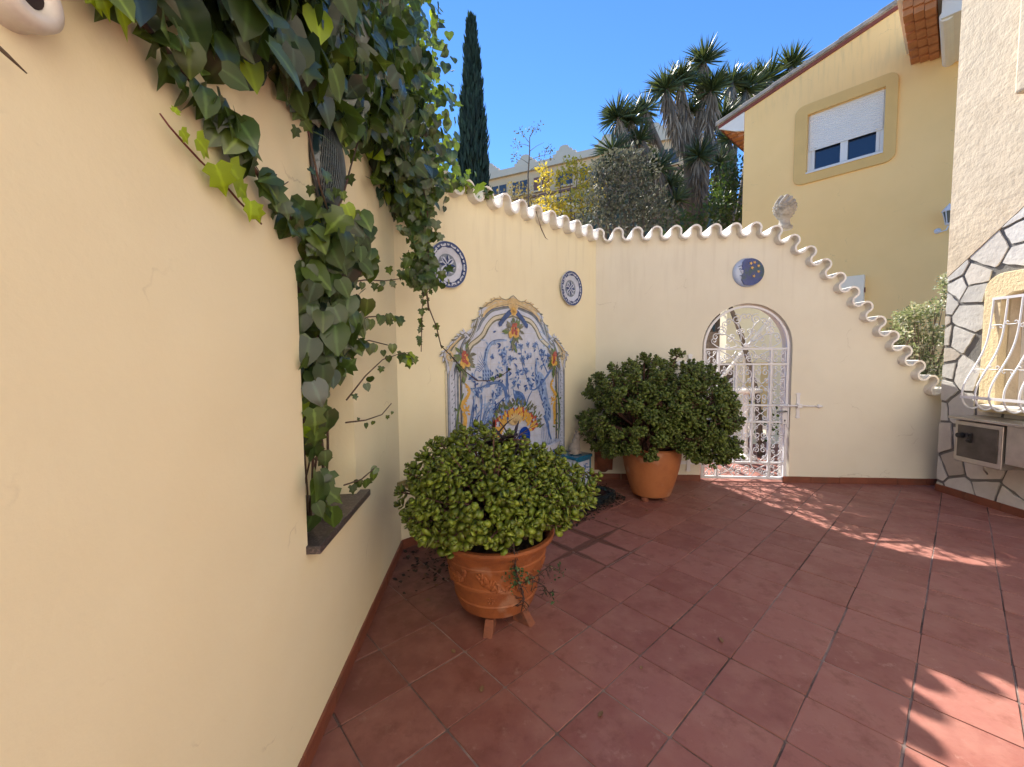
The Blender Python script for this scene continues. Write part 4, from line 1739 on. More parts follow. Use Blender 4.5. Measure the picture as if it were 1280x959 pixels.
for key, m in (('cream', G_cream), ('olive', G_olive), ('slate', G_grey), ('white', G_white), ('navy', G_navy)):
    fm[key].build('frame_moulding', m, pane)
# leafy outer edge in sand and grey
hh = sm(half[:-1], 1)
edges = {(k, s): MB() for k in ('sand', 'grey', 'white') for s in (1, -1)}
for i in range(2, len(hh) - 3):
    a, b = Vector(hh[i - 1]), Vector(hh[i + 1])
    d = (b - a).normalized()
    nn = Vector((d.y, -d.x)) * -1
    ang = math.atan2(d.y, d.x)
    for s in (1, -1):
        p = Vector(hh[i]) - nn * 0.022
        aa = ang + (.55 if i % 2 else .25)
        if s < 0:
            aa = PI - aa
        key = 'sand' if p.x < .32 and p.y > 1.95 else ('grey' if i % 3 == 0 else 'white')
        petal(edges[(key, s)], s * p.x, p.y, aa, .075, .022, Y - .0034 - .0002 * (i % 3))
for s in (1, -1):
    ribbon(edges[('sand', s)], [(s * .02, 2.04), (s * .10, 2.02), (s * .2, 2.005), (s * .29, 1.97), (s * .36, 1.92), (s * .385, 1.88)], .05, .02, Y - .0030, .036)
    ribbon(edges[('grey', s)], [(s * .03, 2.005), (s * .12, 1.985), (s * .22, 1.965), (s * .31, 1.92), (s * .36, 1.87)], .012, .006, Y - .0042)
    ribbon(edges[('grey', s)], [(s * .44, 1.86), (s * .47, 1.80), (s * .50, 1.72), (s * .55, 1.66), (s * .60, 1.63)], .030, .014, Y - .0042)
    ribbon(edges[('white', s)], [(s * .41, 1.92), (s * .44, 1.83), (s * .475, 1.74), (s * .53, 1.67)], .02, .014, Y - .0046)
    ribbon(edges[('grey', s)], [(s * .60, 1.70), (s * .67, 1.66), (s * .73, 1.60), (s * .76, 1.54), (s * .74, 1.48)], .03, .010, Y - .0046)
    ribbon(edges[('sand', s)], [(s * .64, 1.69), (s * .70, 1.64), (s * .76, 1.585), (s * .80, 1.55)], .012, .02, Y - .0052)
    ribbon(edges[('sand', s)], spiral(s * .765, 1.52, .045, .012, PI / 2, 1.2 * s, 18), .016, .008, Y - .0056)
for key, m in (('sand', G_sand), ('grey', G_olive), ('white', G_white)):
    for s in (1, -1):
        edges[(key, s)].build('scroll_edge', m, pane)
mb = MB()
for s in (1, -1):
    ribbon(mb, [(s * x, z - .004) for x, z in half[:-1]], .007, .007, Y - .0062)
    ribbon(mb, [(s * .03, 2.030), (s * .10, 2.012), (s * .20, 1.992), (s * .29, 1.955), (s * .355, 1.905)], .005, .004, Y - .0064)
    ribbon(mb, [(s * .415, 1.90), (s * .455, 1.80), (s * .50, 1.70), (s * .56, 1.64)], .006, .005, Y - .0064)
mb.build('outline_stroke', G_olive, pane)
# crest: sand fan shell, blue swag, fruit cluster
mb = MB()
for k in range(9):
    a = PI / 2 + (k - 4) * .20
    petal(mb, .0, 1.955, a, .145 - .008 * abs(k - 4), .040, Y - .0060 - .0003 * (k % 2))
mb.build('shell_crest', G_sand, pane)
mb = MB()
for k in range(8):
    a = PI / 2 + (k - 3.5) * .20
    ribbon(mb, [(0.02 * math.cos(a), 1.955 + .02 * math.sin(a)), (.13 * math.cos(a), 1.955 + .13 * math.sin(a))], .004, .004, Y - .0068)
mb.build('shell_line', G_yellow, pane)
M_swag = mat('glaze_mid_navy', (0.03, 0.075, 0.24), 0.25, 0.35, 25.0, coat=.4)
for s in (1, -1):
    mb = MB()
    for k in range(7):
        petal(mb, s * (.02 + .024 * k), 1.962 - .012 * k - .001 * k * k, (-.55 - .10 * k) if s > 0 else (PI + .55 + .10 * k), .085 - .004 * k, .052, Y - .0072 - .0002 * k)
    mb.build('blue_swag', M_swag, pane)
mb = MB()
disc(mb, 0, 1.955, .040, Y - .0090)
for k in range(6):
    petal(mb, 0, 1.94, PI / 2 + (k - 2.5) * .5, .055, .024, Y - .0096)
mb.build('crest_jewel', G_yellow, pane)


def cluster(cx, cz, w_, h_, seed, tail=.12):
    """fruit and leaf drop: olive leaves behind, yellow and red fruit in front"""
    q = random.Random(seed)
    lf, ye, re, gr_ = MB(), MB(), MB(), MB()
    for k in range(34):
        a = q.uniform(0, 2 * PI)
        r_ = q.uniform(.2, .95)
        x, z = cx + w_ * r_ * math.cos(a), cz + h_ * r_ * math.sin(a)
        petal(lf if k % 3 else gr_, x, z, a + q.uniform(-.6, .6), q.uniform(.05, .085), .03, Y - .0074 - .0001 * k)
    for k in range(7):
        petal(lf if k % 2 else gr_, cx + q.uniform(-.02, .02), cz - h_ * .7 - tail * k / 7, -PI / 2 + q.uniform(-.8, .8), .07, .03, Y - .0110 - .0001 * k)
    for k in range(9):
        disc(ye, cx + q.uniform(-.6, .6) * w_ * .8, cz - .02 + q.uniform(-.7, .5) * h_ * .7, q.uniform(.018, .032), Y - .0120 - .0001 * k)
    for k in range(16):
        disc(re, cx + q.uniform(-.5, .5) * w_ * .7, cz + .01 + q.uniform(-.7, .7) * h_ * .8, q.uniform(.010, .018), Y - .0132 - .0001 * k)
    for mb_, nm, m in ((lf, 'garland_leaf', G_olive), (gr_, 'garland_leaf', G_green), (ye, 'garland_fruit', G_yellow), (re, 'garland_fruit', G_red)):
        mb_.build(nm, m, pane)


cluster(0.0, 1.775, .105, .085, 1)
cluster(-.605, 1.50, .075, .095, 2, .10)
cluster(.605, 1.50, .070, .095, 3, .10)
# gilt side scrolls
mb, m2 = MB(), MB()
for s in (1, -1):
    P = [(s * .60, 1.285), (s * .555, 1.24), (s * .55, 1.20), (s * .60, 1.14), (s * .645, 1.10), (s * .62, 1.04), (s * .57, 1.06), (s * .56, 1.09)]
    ribbon(mb, P, .012, .012, Y - .0040, .038)
    ribbon(mb, [(s * .625, 1.03), (s * .60, .98), (s * .615, .90), (s * .61, .78)], .03, .03, Y - .0044, .045)
    for k in range(9):
        petal(mb, s * (.60 - .02 * math.sin(k)), 1.26 - k * .03, (PI if s > 0 else 0) + s * .5, .04, .018, Y - .0050 - .0001 * k)
    ribbon(m2, [(s * .62, 1.20), (s * .67, 1.08), (s * .70, .95), (s * .70, .80), (s * .68, .66)], .012, .012, Y - .0060, .022)
    for k in range(9):
        petal(m2, s * (.66 + .04 * math.sin(k * .7)), 1.1 - k * .05, rnd.uniform(0, 6), .05, .02, Y - .0066 - .0001 * k)
mb.build('gilt_scroll', G_yellow, pane)
m2.build('side_garland', G_green, pane)
# blue painting: birds, branches, blossom, reeds
b1, b2, b3 = MB(), MB(), MB()
M_deep = mat('glaze_deep_blue', (0.045, 0.10, 0.30), 0.25, 0.3, 25.0, coat=.4)


def flush(name):
    global b1, b2, b3
    for b_, m in ((b1, G_blue2), (b2, G_blue), (b3, M_deep)):
        if b_.v:
            b_.build(name, m, pane)
    b1, b2, b3 = MB(), MB(), MB()


y1, y2, y3 = Y - .0012, Y - .0020, Y - .0028
# long tailed bird, left
ribbon(b1, [(-.09, 1.675), (-.20, 1.672), (-.29, 1.645), (-.345, 1.58), (-.365, 1.49), (-.36, 1.42), (-.33, 1.36)], .014, .05, y1, .046)
ribbon(b3, [(-.12, 1.680), (-.22, 1.680), (-.30, 1.655), (-.355, 1.58), (-.375, 1.48)], .004, .012, y3)
for k in range(7):
    ribbon(b2, [(-.355 - .012 * k, 1.44 - .01 * k), (-.40 - .012 * k, 1.50 - .015 * k), (-.42 - .014 * k, 1.56 - .035 * k)], .010, .003, y2 - .0001 * k)
b1.flat([(-.40, 1.40), (-.33, 1.42), (-.29, 1.38), (-.30, 1.32), (-.35, 1.285), (-.40, 1.31)][::-1], y1 - .0002)
for k in range(12):
    petal(b3, -.385 + .03 * (k % 4), 1.30 + .035 * (k // 4), PI / 2 + .3, .035, .014, y3 - .0001 * k)
b1.flat([(-.35, 1.30), (-.37, 1.24), (-.34, 1.23), (-.32, 1.28)][::-1], y1 - .0003)
flush('long_tailed_bird')
# branch with blossom, left to trunk
ribbon(b2, [(-.54, 1.235), (-.44, 1.235), (-.352, 1.256), (-.24, 1.288), (-.16, 1.262), (-.11, 1.19), (-.085, 1.06), (-.07, .95)], .010, .060, y2, .03)
ribbon(b2, [(-.088, 1.43), (-.095, 1.30), (-.10, 1.2)], .028, .032, y2 - .0003)
ribbon(b3, [(-.078, 1.42), (-.083, 1.25), (-.062, 1.06), (-.05, .95)], .006, .010, y3)
ribbon(b3, [(-.50, 1.228), (-.35, 1.245), (-.25, 1.272), (-.16, 1.245)], .004, .008, y3)
flush('painted_branch')
q = random.Random(11)
def blossom(x, z, r, seed):
    q = random.Random(seed)
    a0 = q.uniform(0, 6)
    for k in range(6):
        petal(b1 if k % 2 else b2, x, z, a0 + k * PI / 3, r * q.uniform(.8, 1.2), r * .55, y2 - .0010 - .0001 * k)
    disc(b3, x, z, r * .28, y3 - .0014)
    for k in range(4):
        petal(b3, x, z, a0 + .5 + k * PI / 2, r * .7, r * .12, y3 - .0016)


for i, (x, z, r) in enumerate(((-.47, 1.20, .055), (-.20, 1.20, .05), (-.52, 1.34, .05), (-.13, 1.56, .055), (-.05, 1.50, .045), (-.12, 1.46, .04), (.10, 1.62, .045), (.12, 1.50, .05), (.02, 1.60, .05), (.20, 1.64, .035),
                               (.30, 1.63, .04), (.43, 1.56, .045), (.52, 1.52, .04), (.20, 1.52, .035), (.25, 1.22, .045), (.21, 1.28, .04), (-.23, 1.15, .04), (-.49, 1.06, .035), (.05, 1.36, .04), (.14, 1.38, .035), (-.28, 1.52, .03), (-.02, 1.66, .04))):
    blossom(x, z, r, i)
flush('blossom')
for (P, a, b) in (([(.60, 1.43), (.50, 1.32), (.41, 1.24), (.30, 1.17), (.22, 1.19)], .035, .010), ([(.50, 1.345), (.42, 1.47), (.36, 1.60), (.33, 1.68)], .018, .006), ([(.22, 1.24), (.17, 1.33), (.12, 1.43), (.10, 1.55), (.12, 1.64)], .014, .006),
                  ([(.26, 1.17), (.20, 1.10), (.17, 1.02)], .010, .02), ([(.41, 1.49), (.47, 1.54)], .008, .004), ([(.15, 1.36), (.09, 1.40)], .008, .004), ([(-.09, 1.42), (-.11, 1.50), (-.09, 1.58)], .012, .005), ([(-.05, 1.43), (-.02, 1.52)], .008, .004)):
    ribbon(b2, P, a, b, y2 - .0004)
flush('painted_branch')
for k in range(170):
    x, z = q.choice(((-.3, 1.6), (.0, 1.3), (.35, 1.45), (-.3, 1.1), (-.15, 1.5), (.05, 1.57), (.12, 1.45), (.42, 1.55), (.22, 1.28), (-.45, 1.22), (.5, 1.42), (-.2, 1.25), (.3, 1.58)))
    petal((b1, b2, b3)[k % 3], x + q.gauss(0, .065), z + q.gauss(0, .065), q.uniform(0, 6.3), q.uniform(.03, .065), .020, y2 - .0022 - .00002 * k)
flush('painted_leaves')
# small bird on the ground
bp = sm([(.0, 1.255), (-.012, 1.215), (-.002, 1.19), (.030, 1.185), (.085, 1.175), (.13, 1.15), (.16, 1.10), (.178, 1.04), (.12, 1.03), (.06, 1.045), (.012, 1.09), (-.010, 1.15), (-.018, 1.21)], 1)
b2.flat(bp[::-1], y2 - .0006)
disc(b2, -.004, 1.262, .020, y2 - .0007)
ribbon(b3, [(-.02, 1.27), (-.035, 1.262)], .008, .003, y3)
for k in range(4):
    ribbon(b3, [(.03 + .012 * k, 1.165 - .02 * k), (.08 + .012 * k, 1.155 - .02 * k), (.14, 1.10 - .012 * k)], .006, .003, y3 - .0002)
    ribbon(b1, [(.0, 1.30), (-.01 + .012 * k, 1.315), (-.02 + .02 * k, 1.32)], .004, .002, y1)
flush('small_bird')
# big peacock, right
bp = sm([(.295, 1.285), (.31, 1.345), (.36, 1.37), (.43, 1.335), (.47, 1.26), (.49, 1.16), (.515, 1.06), (.555, .96), (.56, .84), (.50, .82), (.455, .92), (.425, 1.05), (.37, 1.14), (.32, 1.20)], 1)
b1.flat(bp[::-1], y1 - .0008)
ribbon(b1, [(.325, 1.33), (.318, 1.40), (.332, 1.46), (.322, 1.50)], .05, .02, y1 - .0009)
ribbon(b3, [(.31, 1.33), (.305, 1.40), (.32, 1.46)], .010, .006, y3)
for k in range(40):
    t = k / 40
    x = .32 + .20 * t + q.uniform(-.035, .045)
    z = 1.33 - .46 * t + q.uniform(-.02, .02)
    petal(b3, x, z, -PI / 2 + .25, .032, .018, y3 - .0004 - .00002 * k)
    disc(G_dummy if False else b2, x + .004, z - .012, .0045, y3 - .0016 - .00002 * k)
ribbon(b2, [(.45, .90), (.50, .80), (.52, .70), (.56, .62)], .05, .02, y2)
for k in range(6):
    ribbon(b2, [(.42 + .02 * k, .80), (.40 + .025 * k, .70), (.42 + .03 * k, .56)], .008, .004, y2 - .0010)
flush('peacock')
# reeds and grasses, lower left
for k in range(44):
    x = -.56 + .50 * q.random()
    hh_ = q.uniform(.10, .30)
    ln_ = q.uniform(-.02, .18)
    z0_ = .80 + q.uniform(0, .12)
    ribbon((b1, b2, b1, b3)[k % 4], [(x, z0_), (x + .02 + ln_ * .3, z0_ + hh_ * .7), (x + ln_, z0_ + hh_)], .010, .003, y1 - .0010 - .00005 * k, .015)
for k in range(5):
    ribbon(b2, [(-.42 + .03 * k, .80), (-.40 + .03 * k, 1.0), (-.30 + .035 * k, 1.10 - .03 * k), (-.22 + .04 * k, 1.06 - .04 * k)], .016, .005, y2 - .0012 - .0001 * k)
    ribbon(b2, [(.10 + .05 * k, .98 - .03 * k), (.16 + .05 * k, 1.00 - .03 * k), (.22 + .05 * k, .93 - .04 * k)], .010, .004, y2 - .0012)
for k in range(14):
    petal(b1, q.uniform(-.55, .5), q.uniform(1.66, 1.80) if k % 2 else q.uniform(.95, 1.1), q.uniform(-.3, .3), .09, .010, y1 - .00005 * k)
flush('painted_reeds')
# tile joints in the picture
mb = MB()
for k in range(-5, 6):
    x = k * .15
    zt = 1.85 - 1.1 * max(0, abs(x) - .2)
    if abs(x) < .63:
        mb.add([(x - .0018, Y - .0006, .46), (x + .0018, Y - .0006, .46), (x + .0018, Y - .0006, zt), (x - .0018, Y - .0006, zt)], [(0, 1, 2, 3)])
for k in range(9):
    z = .55 + k * .15
    xw = .62 if z < 1.5 else .62 - (z - 1.5) * 1.1
    mb.add([(-xw, Y - .0007, z - .0018), (xw, Y - .0007, z - .0018), (xw, Y - .0007, z + .0018), (-xw, Y - .0007, z + .0018)], [(0, 1, 2, 3)])
mb.build('tile_joint', G_joint, pane)
# arched fruit garland over the spout niche
mb = [MB() for _ in range(4)]
q = random.Random(5)
for k in range(90):
    a = PI * (k + .5) / 90
    r_ = q.uniform(.82, 1.06)
    x, z = .01 + .36 * r_ * math.cos(a), .77 + .285 * r_ * math.sin(a)
    petal(mb[0] if k % 2 else mb[1], x, z, a + q.uniform(-.7, .7), q.uniform(.045, .07), .022, Y - .0060 - .00005 * k)
for k in range(46):
    a = PI * (k + .5) / 46
    r_ = q.uniform(.66, .92)
    disc(mb[2], .01 + .36 * r_ * math.cos(a), .77 + .27 * r_ * math.sin(a), q.uniform(.014, .024), Y - .0106 - .00004 * k)
for k in range(60):
    a = PI * (k + .5) / 60
    r_ = q.uniform(.45, .74)
    petal(mb[3], .01 + .36 * r_ * math.cos(a), .77 + .27 * r_ * math.sin(a), a + q.uniform(-.4, .4), .07, .03, Y - .0126 - .00004 * k)
for b_, nm, m in zip(mb, ('garland_leaf', 'garland_leaf', 'garland_fruit', 'gilt_scroll'), (G_olive, G_green, G_red, G_yellow)):
    b_.build(nm, m, pane)
mb = MB()
for k in range(9):
    a = PI / 2 + (k - 4) * .27
    petal(mb, .005, .85, a, .125, .042, Y - .0152 - .0002 * (k % 2))
mb.build('shell_crest', G_sand, pane)
mb = MB()
mb.flat([(.13 + .085 * math.cos(a), .72 + .095 * math.sin(a)) for a in np.linspace(0, 2 * PI, 24)[:-1]], Y - .0160)
mb.build('spout_niche', G_cobalt, pane)

# --- fountain basin and its side blocks
fb_ = thing('fountain_basin', 'blue tiled wall fountain basin with a curved front under the mural', 'basin', toW(A0, RA, 1.24, 0, 0), RA)
def bowl(xr, yd, n=24):
    return [(xr * math.cos(a), -.012 - yd * abs(math.sin(a)) ** .8) for a in np.linspace(0, PI, n)]


mb = MB()
o1, o2, o3 = bowl(.66, .20), bowl(.60, .165), bowl(.60, .165)
n = len(o1)
V = [(x, y, .62) for x, y in o1] + [(x, y, .62) for x, y in o2] + [(x, y, .50) for x, y in o3] + [(x * .98, y, .56) for x, y in o1] + [(x * .90, y * .85, .54) for x, y in o1]
F = []
for l0, l1 in ((1, 0), (2, 1), (0, 3), (3, 4)):
    for i in range(n - 1):
        F.append((l0 * n + i, l0 * n + i + 1, l1 * n + i + 1, l1 * n + i))
F.append(tuple(2 * n + i for i in range(n)))
mb.add(V, F)
mb.build('rim', G_white, fb_, auto=R(40))
mb = MB()
o = bowl(.59, .17)
V = [(x, y, .54) for x, y in o] + [(x * .92, y * .7, .40) for x, y in o] + [(x * .80, y * .4, .28) for x, y in o] + [(x * .80, y * .4, .0) for x, y in o]
F = []
for l in range(3):
    for i in range(n - 1):
        F.append((l * n + i, (l + 1) * n + i, (l + 1) * n + i + 1, l * n + i + 1))
mb.add(V, F)
mb.build('bowl', G_teal, fb_, auto=R(40))
mb = MB()
V, F = [], []
for k in range(121):
    a = PI * k / 120
    x, y = .606 * math.cos(a), -.014 - .176 * abs(math.sin(a)) ** .8
    V += [(x, y, .537), (x, y, .50 - .026 * abs(math.sin(15 * a)))]
for k in range(120):
    F.append((2 * k, 2 * k + 1, 2 * k + 3, 2 * k + 2))
mb.add(V, F)
mb.build('bowl_pattern', G_cobalt, fb_)
for s, lab in ((1, 'right'), (-1, 'left')):
    pd = thing('tiled_pedestal', 'low blue and white tiled block at the ' + lab + ' end of the fountain', 'pedestal', toW(A0, RA, 1.24 + s * .80, 0, 0), RA, 'tiled blocks beside the fountain')
    mb = MB()
    mb.box(-.13, .13, -.27, -.001, 0.0, .41)
    mb.build('block', G_white, pd, bevel=.004)
    mb = MB()
    mb.box(-.145, .145, -.285, -.0015, .411, .445)
    mb.build('top', G_teal, pd, bevel=.006)
    mb = MB()
    for (x0, x1, z0, z1) in ((-.131, -.105, .0, .41), (.105, .131, .0, .41), (-.105, .105, .385, .41), (-.105, .105, 0.08, .105)):
        mb.box(x0, x1, -.2735, -.2702, z0, z1)
    for (y0, y1, z0, z1) in ((-.272, -.245, 0, .41), (-.03, -.002, 0, .41), (-.245, -.03, .385, .41)):
        mb.box(.1302, .1335, y0, y1, z0, z1)
    mb.build('border', G_teal, pd)
    mb = MB()
    for k in range(26):
        petal(mb, rnd.uniform(-.08, .08), rnd.uniform(.14, .35), rnd.uniform(0, 6.3), rnd.uniform(.03, .06), .016, -.2712 - .00006 * k)
    for k in range(26):
        x, z, a = rnd.uniform(-.22, -.06), rnd.uniform(.1, .35), rnd.uniform(0, 6.3)
        l = rnd.uniform(.03, .06)
        c, s_ = math.cos(a), math.sin(a)
        xx = .1312 + .00006 * k
        mb.add([(xx, x, z), (xx, x + c * l * .5 - s_ * .008, z + s_ * l * .5 + c * .008), (xx, x + c * l, z + s_ * l), (xx, x + c * l * .5 + s_ * .008, z + s_ * l * .5 - c * .008)], [(0, 1, 2, 3), (3, 2, 1, 0)])
    mb.build('painted_pattern', G_blue, pd)


def blob(name, m, parent, parts, vox=.008, smooth_it=6):
    mb = MB()
    for c, r_, rot in parts:
        mb.ball(c, r_, 14, 10, rot)
    o = mb.build(name, m, parent, smooth=True)
    md = o.modifiers.new('remesh', 'REMESH')
    md.mode = 'VOXEL'
    md.voxel_size = vox
    md.use_smooth_shade = True
    s = o.modifiers.new('smooth', 'SMOOTH')
    s.iterations = smooth_it
    s.factor = .5
    return o


# stone cat sitting on the right hand block, looking to the right
cl = toW(A0, RA, 1.24 + .80, -.15, .446)
cat = thing('cat_figurine', 'small grey and white stone cat sitting on the tiled block at the fountain', 'figurine', cl, RA + R(-35))
E_ = lambda a, ax='Y': Matrix.Rotation(R(a), 3, ax)
blob('body', M_catg, cat, [((-.01, 0, .065), (.062, .058, .066), None), ((.012, 0, .115), (.045, .048, .07), E_(-12)), ((.038, -.022, .06), (.018, .018, .06), None), ((.038, .022, .06), (.018, .018, .06), None),
                           ((.052, -.024, .012), (.026, .018, .012), None), ((.052, .024, .012), (.026, .018, .012), None), ((.0, -.05, .035), (.045, .022, .038), None), ((.0, .05, .035), (.045, .022, .038), None),
                           ((.03, 0, .195), (.042, .040, .038), None), ((.028, 0, .155), (.033, .033, .04), None), ((.062, 0, .185), (.02, .022, .016), None), ((-.055, -.045, .018), (.03, .02, .014), None), ((-.01, -.075, .014), (.045, .014, .012), E_(20, 'Z')),
                           ((.022, -.026, .235), (.012, .013, .024), E_(18, 'X')), ((.022, .026, .235), (.012, .013, .024), E_(-18, 'X'))], .006, 3)
mb = MB()
for s in (-1, 1):
    mb.ball((.066, s * .017, .203), (.005, .006, .006), 8, 6)
mb.ball((.083, 0, .190), (.004, .006, .004), 8, 6)
mb.build('face_detail', M_black, cat, smooth=True)

# terracotta wall pocket between the corner and the rear pot
wp = thing('wall_planter', 'weathered terracotta wall pocket hanging low in the corner beside the rear pot', 'planter', toW(B0, RB, .10, 0, .10), RB)
mb = MB()
V, F = [], []
n = 16
prof = [(.035, .0), (.065, .03), (.085, .10), (.10, .18), (.115, .26), (.108, .262), (.09, .18), (.05, .06)]
for r_, z in prof:
    for k in range(n):
        a = PI + PI * k / (n - 1)
        V.append((r_ * math.cos(a), -.004 + r_ * 1.1 * math.sin(a), z))
for i in range(len(prof) - 1):
    for k in range(n - 1):
        F.append((i * n + k, i * n + k + 1, (i + 1) * n + k + 1, (i + 1) * n + k))
F.append(tuple(n - 1 - k for k in range(n)))
mb.add(V, F)
mb.build('pocket', M_terraold, wp, smooth=True)
mb = MB()
mb.prism([(-.11, 0.02), (.11, 0.02), (.12, .27), (.07, .33), (0, .35), (-.07, .33), (-.12, .27)], -.012, -.001)
mb.build('back_plate', M_terraold, wp, bevel=.004)

# low dark basin on the floor in front of the fountain
db = thing('floor_basin', 'low dark basin of water on the floor in front of the fountain', 'basin', toW(A0, RA, 1.56, -.30, 0), RA)
mb = MB()
ob = rrect(-.72, .72, -.27, .14, .10, 6)
def lay(k, z, pts=ob):
    return [(x * k if False else x + (k if x < 0 else -k) * 1.0, y + (k if y < 0 else -k), z) for x, y in pts]


n = len(ob)
L_ = [lay(0, 0.0), lay(0.0, .065), lay(.01, .078), lay(.035, .078), lay(.05, .065), lay(.06, .045)]
V = [p for l in L_ for p in l]
F = []
for l in range(len(L_) - 1):
    for i in range(n):
        j = (i + 1) % n
        F.append((l * n + i, l * n + j, (l + 1) * n + j, (l + 1) * n + i))
F.append(tuple((len(L_) - 1) * n + i for i in range(n)))
mb.add(V, F)
mb.build('shell', M_pond, db, auto=R(50))
mb = MB()
mb.add(lay(.052, .060), [tuple(range(n))])
mb.build('water', mat('dark_water', (0.008, 0.02, 0.028), 0.06, 0.1, 3.0, spec=.8), db)

# finial
fn = thing('pine_finial', 'weathered stone pine cone finial standing on the coping above the gate wall', 'finial', toW(B0, RB, 2.19, .11, 2.985), RB)
mb = MB()
mb.lathe([(.085, 0), (.085, .03), (.062, .045), (.055, .10), (.062, .125), (.08, .14)], 0, 0, 20)
mb.build('stem', M_finial, fn, auto=R(50))
mb = MB()
zz = np.linspace(0, 1, 12)
mb.lathe([(max(.004, .118 * (math.sin(PI * (0.12 + .88 * t)) ** .75) * (1 - .18 * t)), .135 + .26 * t) for t in zz], 0, 0, 20)
for k in range(13):
    t = .04 + .92 * k / 13
    r_ = .118 * (math.sin(PI * (0.12 + .88 * t)) ** .75) * (1 - .18 * t)
    m_ = max(4, int(r_ * 90))
    for q_ in range(m_):
        a = 2 * PI * (q_ + .5 * (k % 2)) / m_
        mb.ball((r_ * .97 * math.cos(a), r_ * .97 * math.sin(a), .135 + .26 * t + .008), (.020, .020, .018), 7, 5)
mb.build('cone', M_finial, fn, smooth=True)

# drain spout, top left
dp = thing('drain_spout', 'white glazed drain spout with a dark mouth sticking out of the left wall', 'spout', toW(L0, RL, -.812, 0, 2.026), RL)
mb = MB()
prof = [(.020, -.01), (.021, -.036), (.026, -.044), (.040, -.046), (.048, -.040), (.050, -.025), (.048, -.01), (.050, -.0)]
V, F = [], []
n = 28
for r_, y in prof:
    for k in range(n):
        a = 2 * PI * k / n
        V.append((r_ * math.cos(a) * 1.0, y, r_ * math.sin(a)))
for i in range(len(prof) - 1):
    for k in range(n):
        k2 = (k + 1) % n
        F.append((i * n + k, i * n + k2, (i + 1) * n + k2, (i + 1) * n + k)[::-1])
mb.add(V, F)
mb.build('collar', mat('spout_glaze', (0.60, 0.57, 0.52), 0.35, 0.12, 18.0, coat=.3, spots=((0.3, 0.28, 0.26), 30.0, .68, .5)), dp, smooth=True)
mb = MB()
mb.tube([(0, -.030, 0), (0, -.0375, 0)], .0212, 20)
mb.build('mouth', mat('dark_mouth', (0.02, 0.012, 0.012), 0.9), dp)

# dark ribbed oval on the left wall
ov = thing('wall_basket', 'dark teal ribbed oval wall basket half hidden among the ivy leaves', 'basket', toW(L0, RL, .36, 0, 2.315), RL)
mb = MB()
V, F = [], []
nr_, na = 12, 72
for j in range(nr_ + 1):
    t = j / nr_
    for k in range(na):
        a = 2 * PI * k / na
        rip = .004 * math.cos(k * 2 * PI * 24 / na) * (0.4 + t)
        V.append((.132 * t * math.cos(a), -.006 - .075 * math.sqrt(max(0, 1 - t * t)) - (rip if t < 1 else 0), .19 * t * math.sin(a)))
for j in range(nr_):
    for k in range(na):
        k2 = (k + 1) % na
        F.append((j * na + k, j * na + k2, (j + 1) * na + k2, (j + 1) * na + k))
mb.add(V, F)
mb.build('body', G_darkteal, ov, smooth=True)
mb = MB()
for k in range(22):
    a = -1.2 + 2.4 * k / 21
    P = []
    for t in np.linspace(-1, 1, 12):
        x = .125 * math.sin(a) * math.cos(t * 1.2) + .02 * t
        z = .17 * math.sin(t * 1.35)
        rr2 = (x / .132) ** 2 + (z / .19) ** 2
        if rr2 < .98:
            P.append((x, -.010 - .076 * math.sqrt(max(0, 1 - rr2)), z))
    if len(P) > 3:
        mb.tube(P, .0026, 5)
mb.build('rib', mat('grey_rib', (0.075, 0.095, 0.105), 0.6, 0.3, 20.0), ov, smooth=True)
mb = MB()
mb.tube([(.133 * math.cos(a), -.010, .191 * math.sin(a)) for a in np.linspace(0, 2 * PI, 40)[:-1]], .007, 8, closed=True)
mb.build('rim', mat('dark_rim', (0.035, 0.034, 0.036), 0.5, 0.2, 20.0), ov, smooth=True)

# ================================================================== POTTED JADE PLANTS
def pot(parent, prof, n, m, name='pot'):
    mb = MB()
    mb.lathe(prof, 0, 0, n, True, False)
    return mb.build(name, m, parent, auto=R(35))


def rosettes(mb, P, D, size, nleaf=9):
    size = np.asarray(size) * rng.choice([.75, 1.0, 1.0, 1.15], len(size))
    P, D = np.asarray(P, float), unit(D)
    pos, tip, nor, sz = [], [], [], []
    for p, d, s in zip(P, D, size):
        a = np.cross(d, rng.normal(size=3))
        a /= np.linalg.norm(a)
        b = np.cross(d, a)
        off = rng.uniform(0, PI)
        for k in range(nleaf):
            lvl = k // 2
            az = off + (k % 2) * PI + lvl * PI / 2 + rng.normal(0, .15)
            tilt = (0.30, 0.62, 0.95, 1.22, 1.42)[min(lvl, 4)] + rng.normal(0, .1)
            r_ = math.cos(az) * a + math.sin(az) * b
            t = d * math.cos(tilt) + r_ * math.sin(tilt)
            n_ = d * math.sin(tilt) - r_ * math.cos(tilt)
            pos.append(p - d * s * .35 * lvl)
            tip.append(t)
            nor.append(n_)
            sz.append(s * (0.62, .85, 1.05, 1.1, 1.0)[min(lvl, 4)] * rng.uniform(.85, 1.15))
    leaves(mb, JADE[0], JADE[1], pos, tip, nor, sz)


def fib(n):
    i = np.arange(n) + .5
    ph = np.arccos(1 - 2 * i / n)
    th = PI * (1 + 5 ** .5) * i
    return np.stack([np.cos(th) * np.sin(ph), np.sin(th) * np.sin(ph), np.cos(ph)], 1)


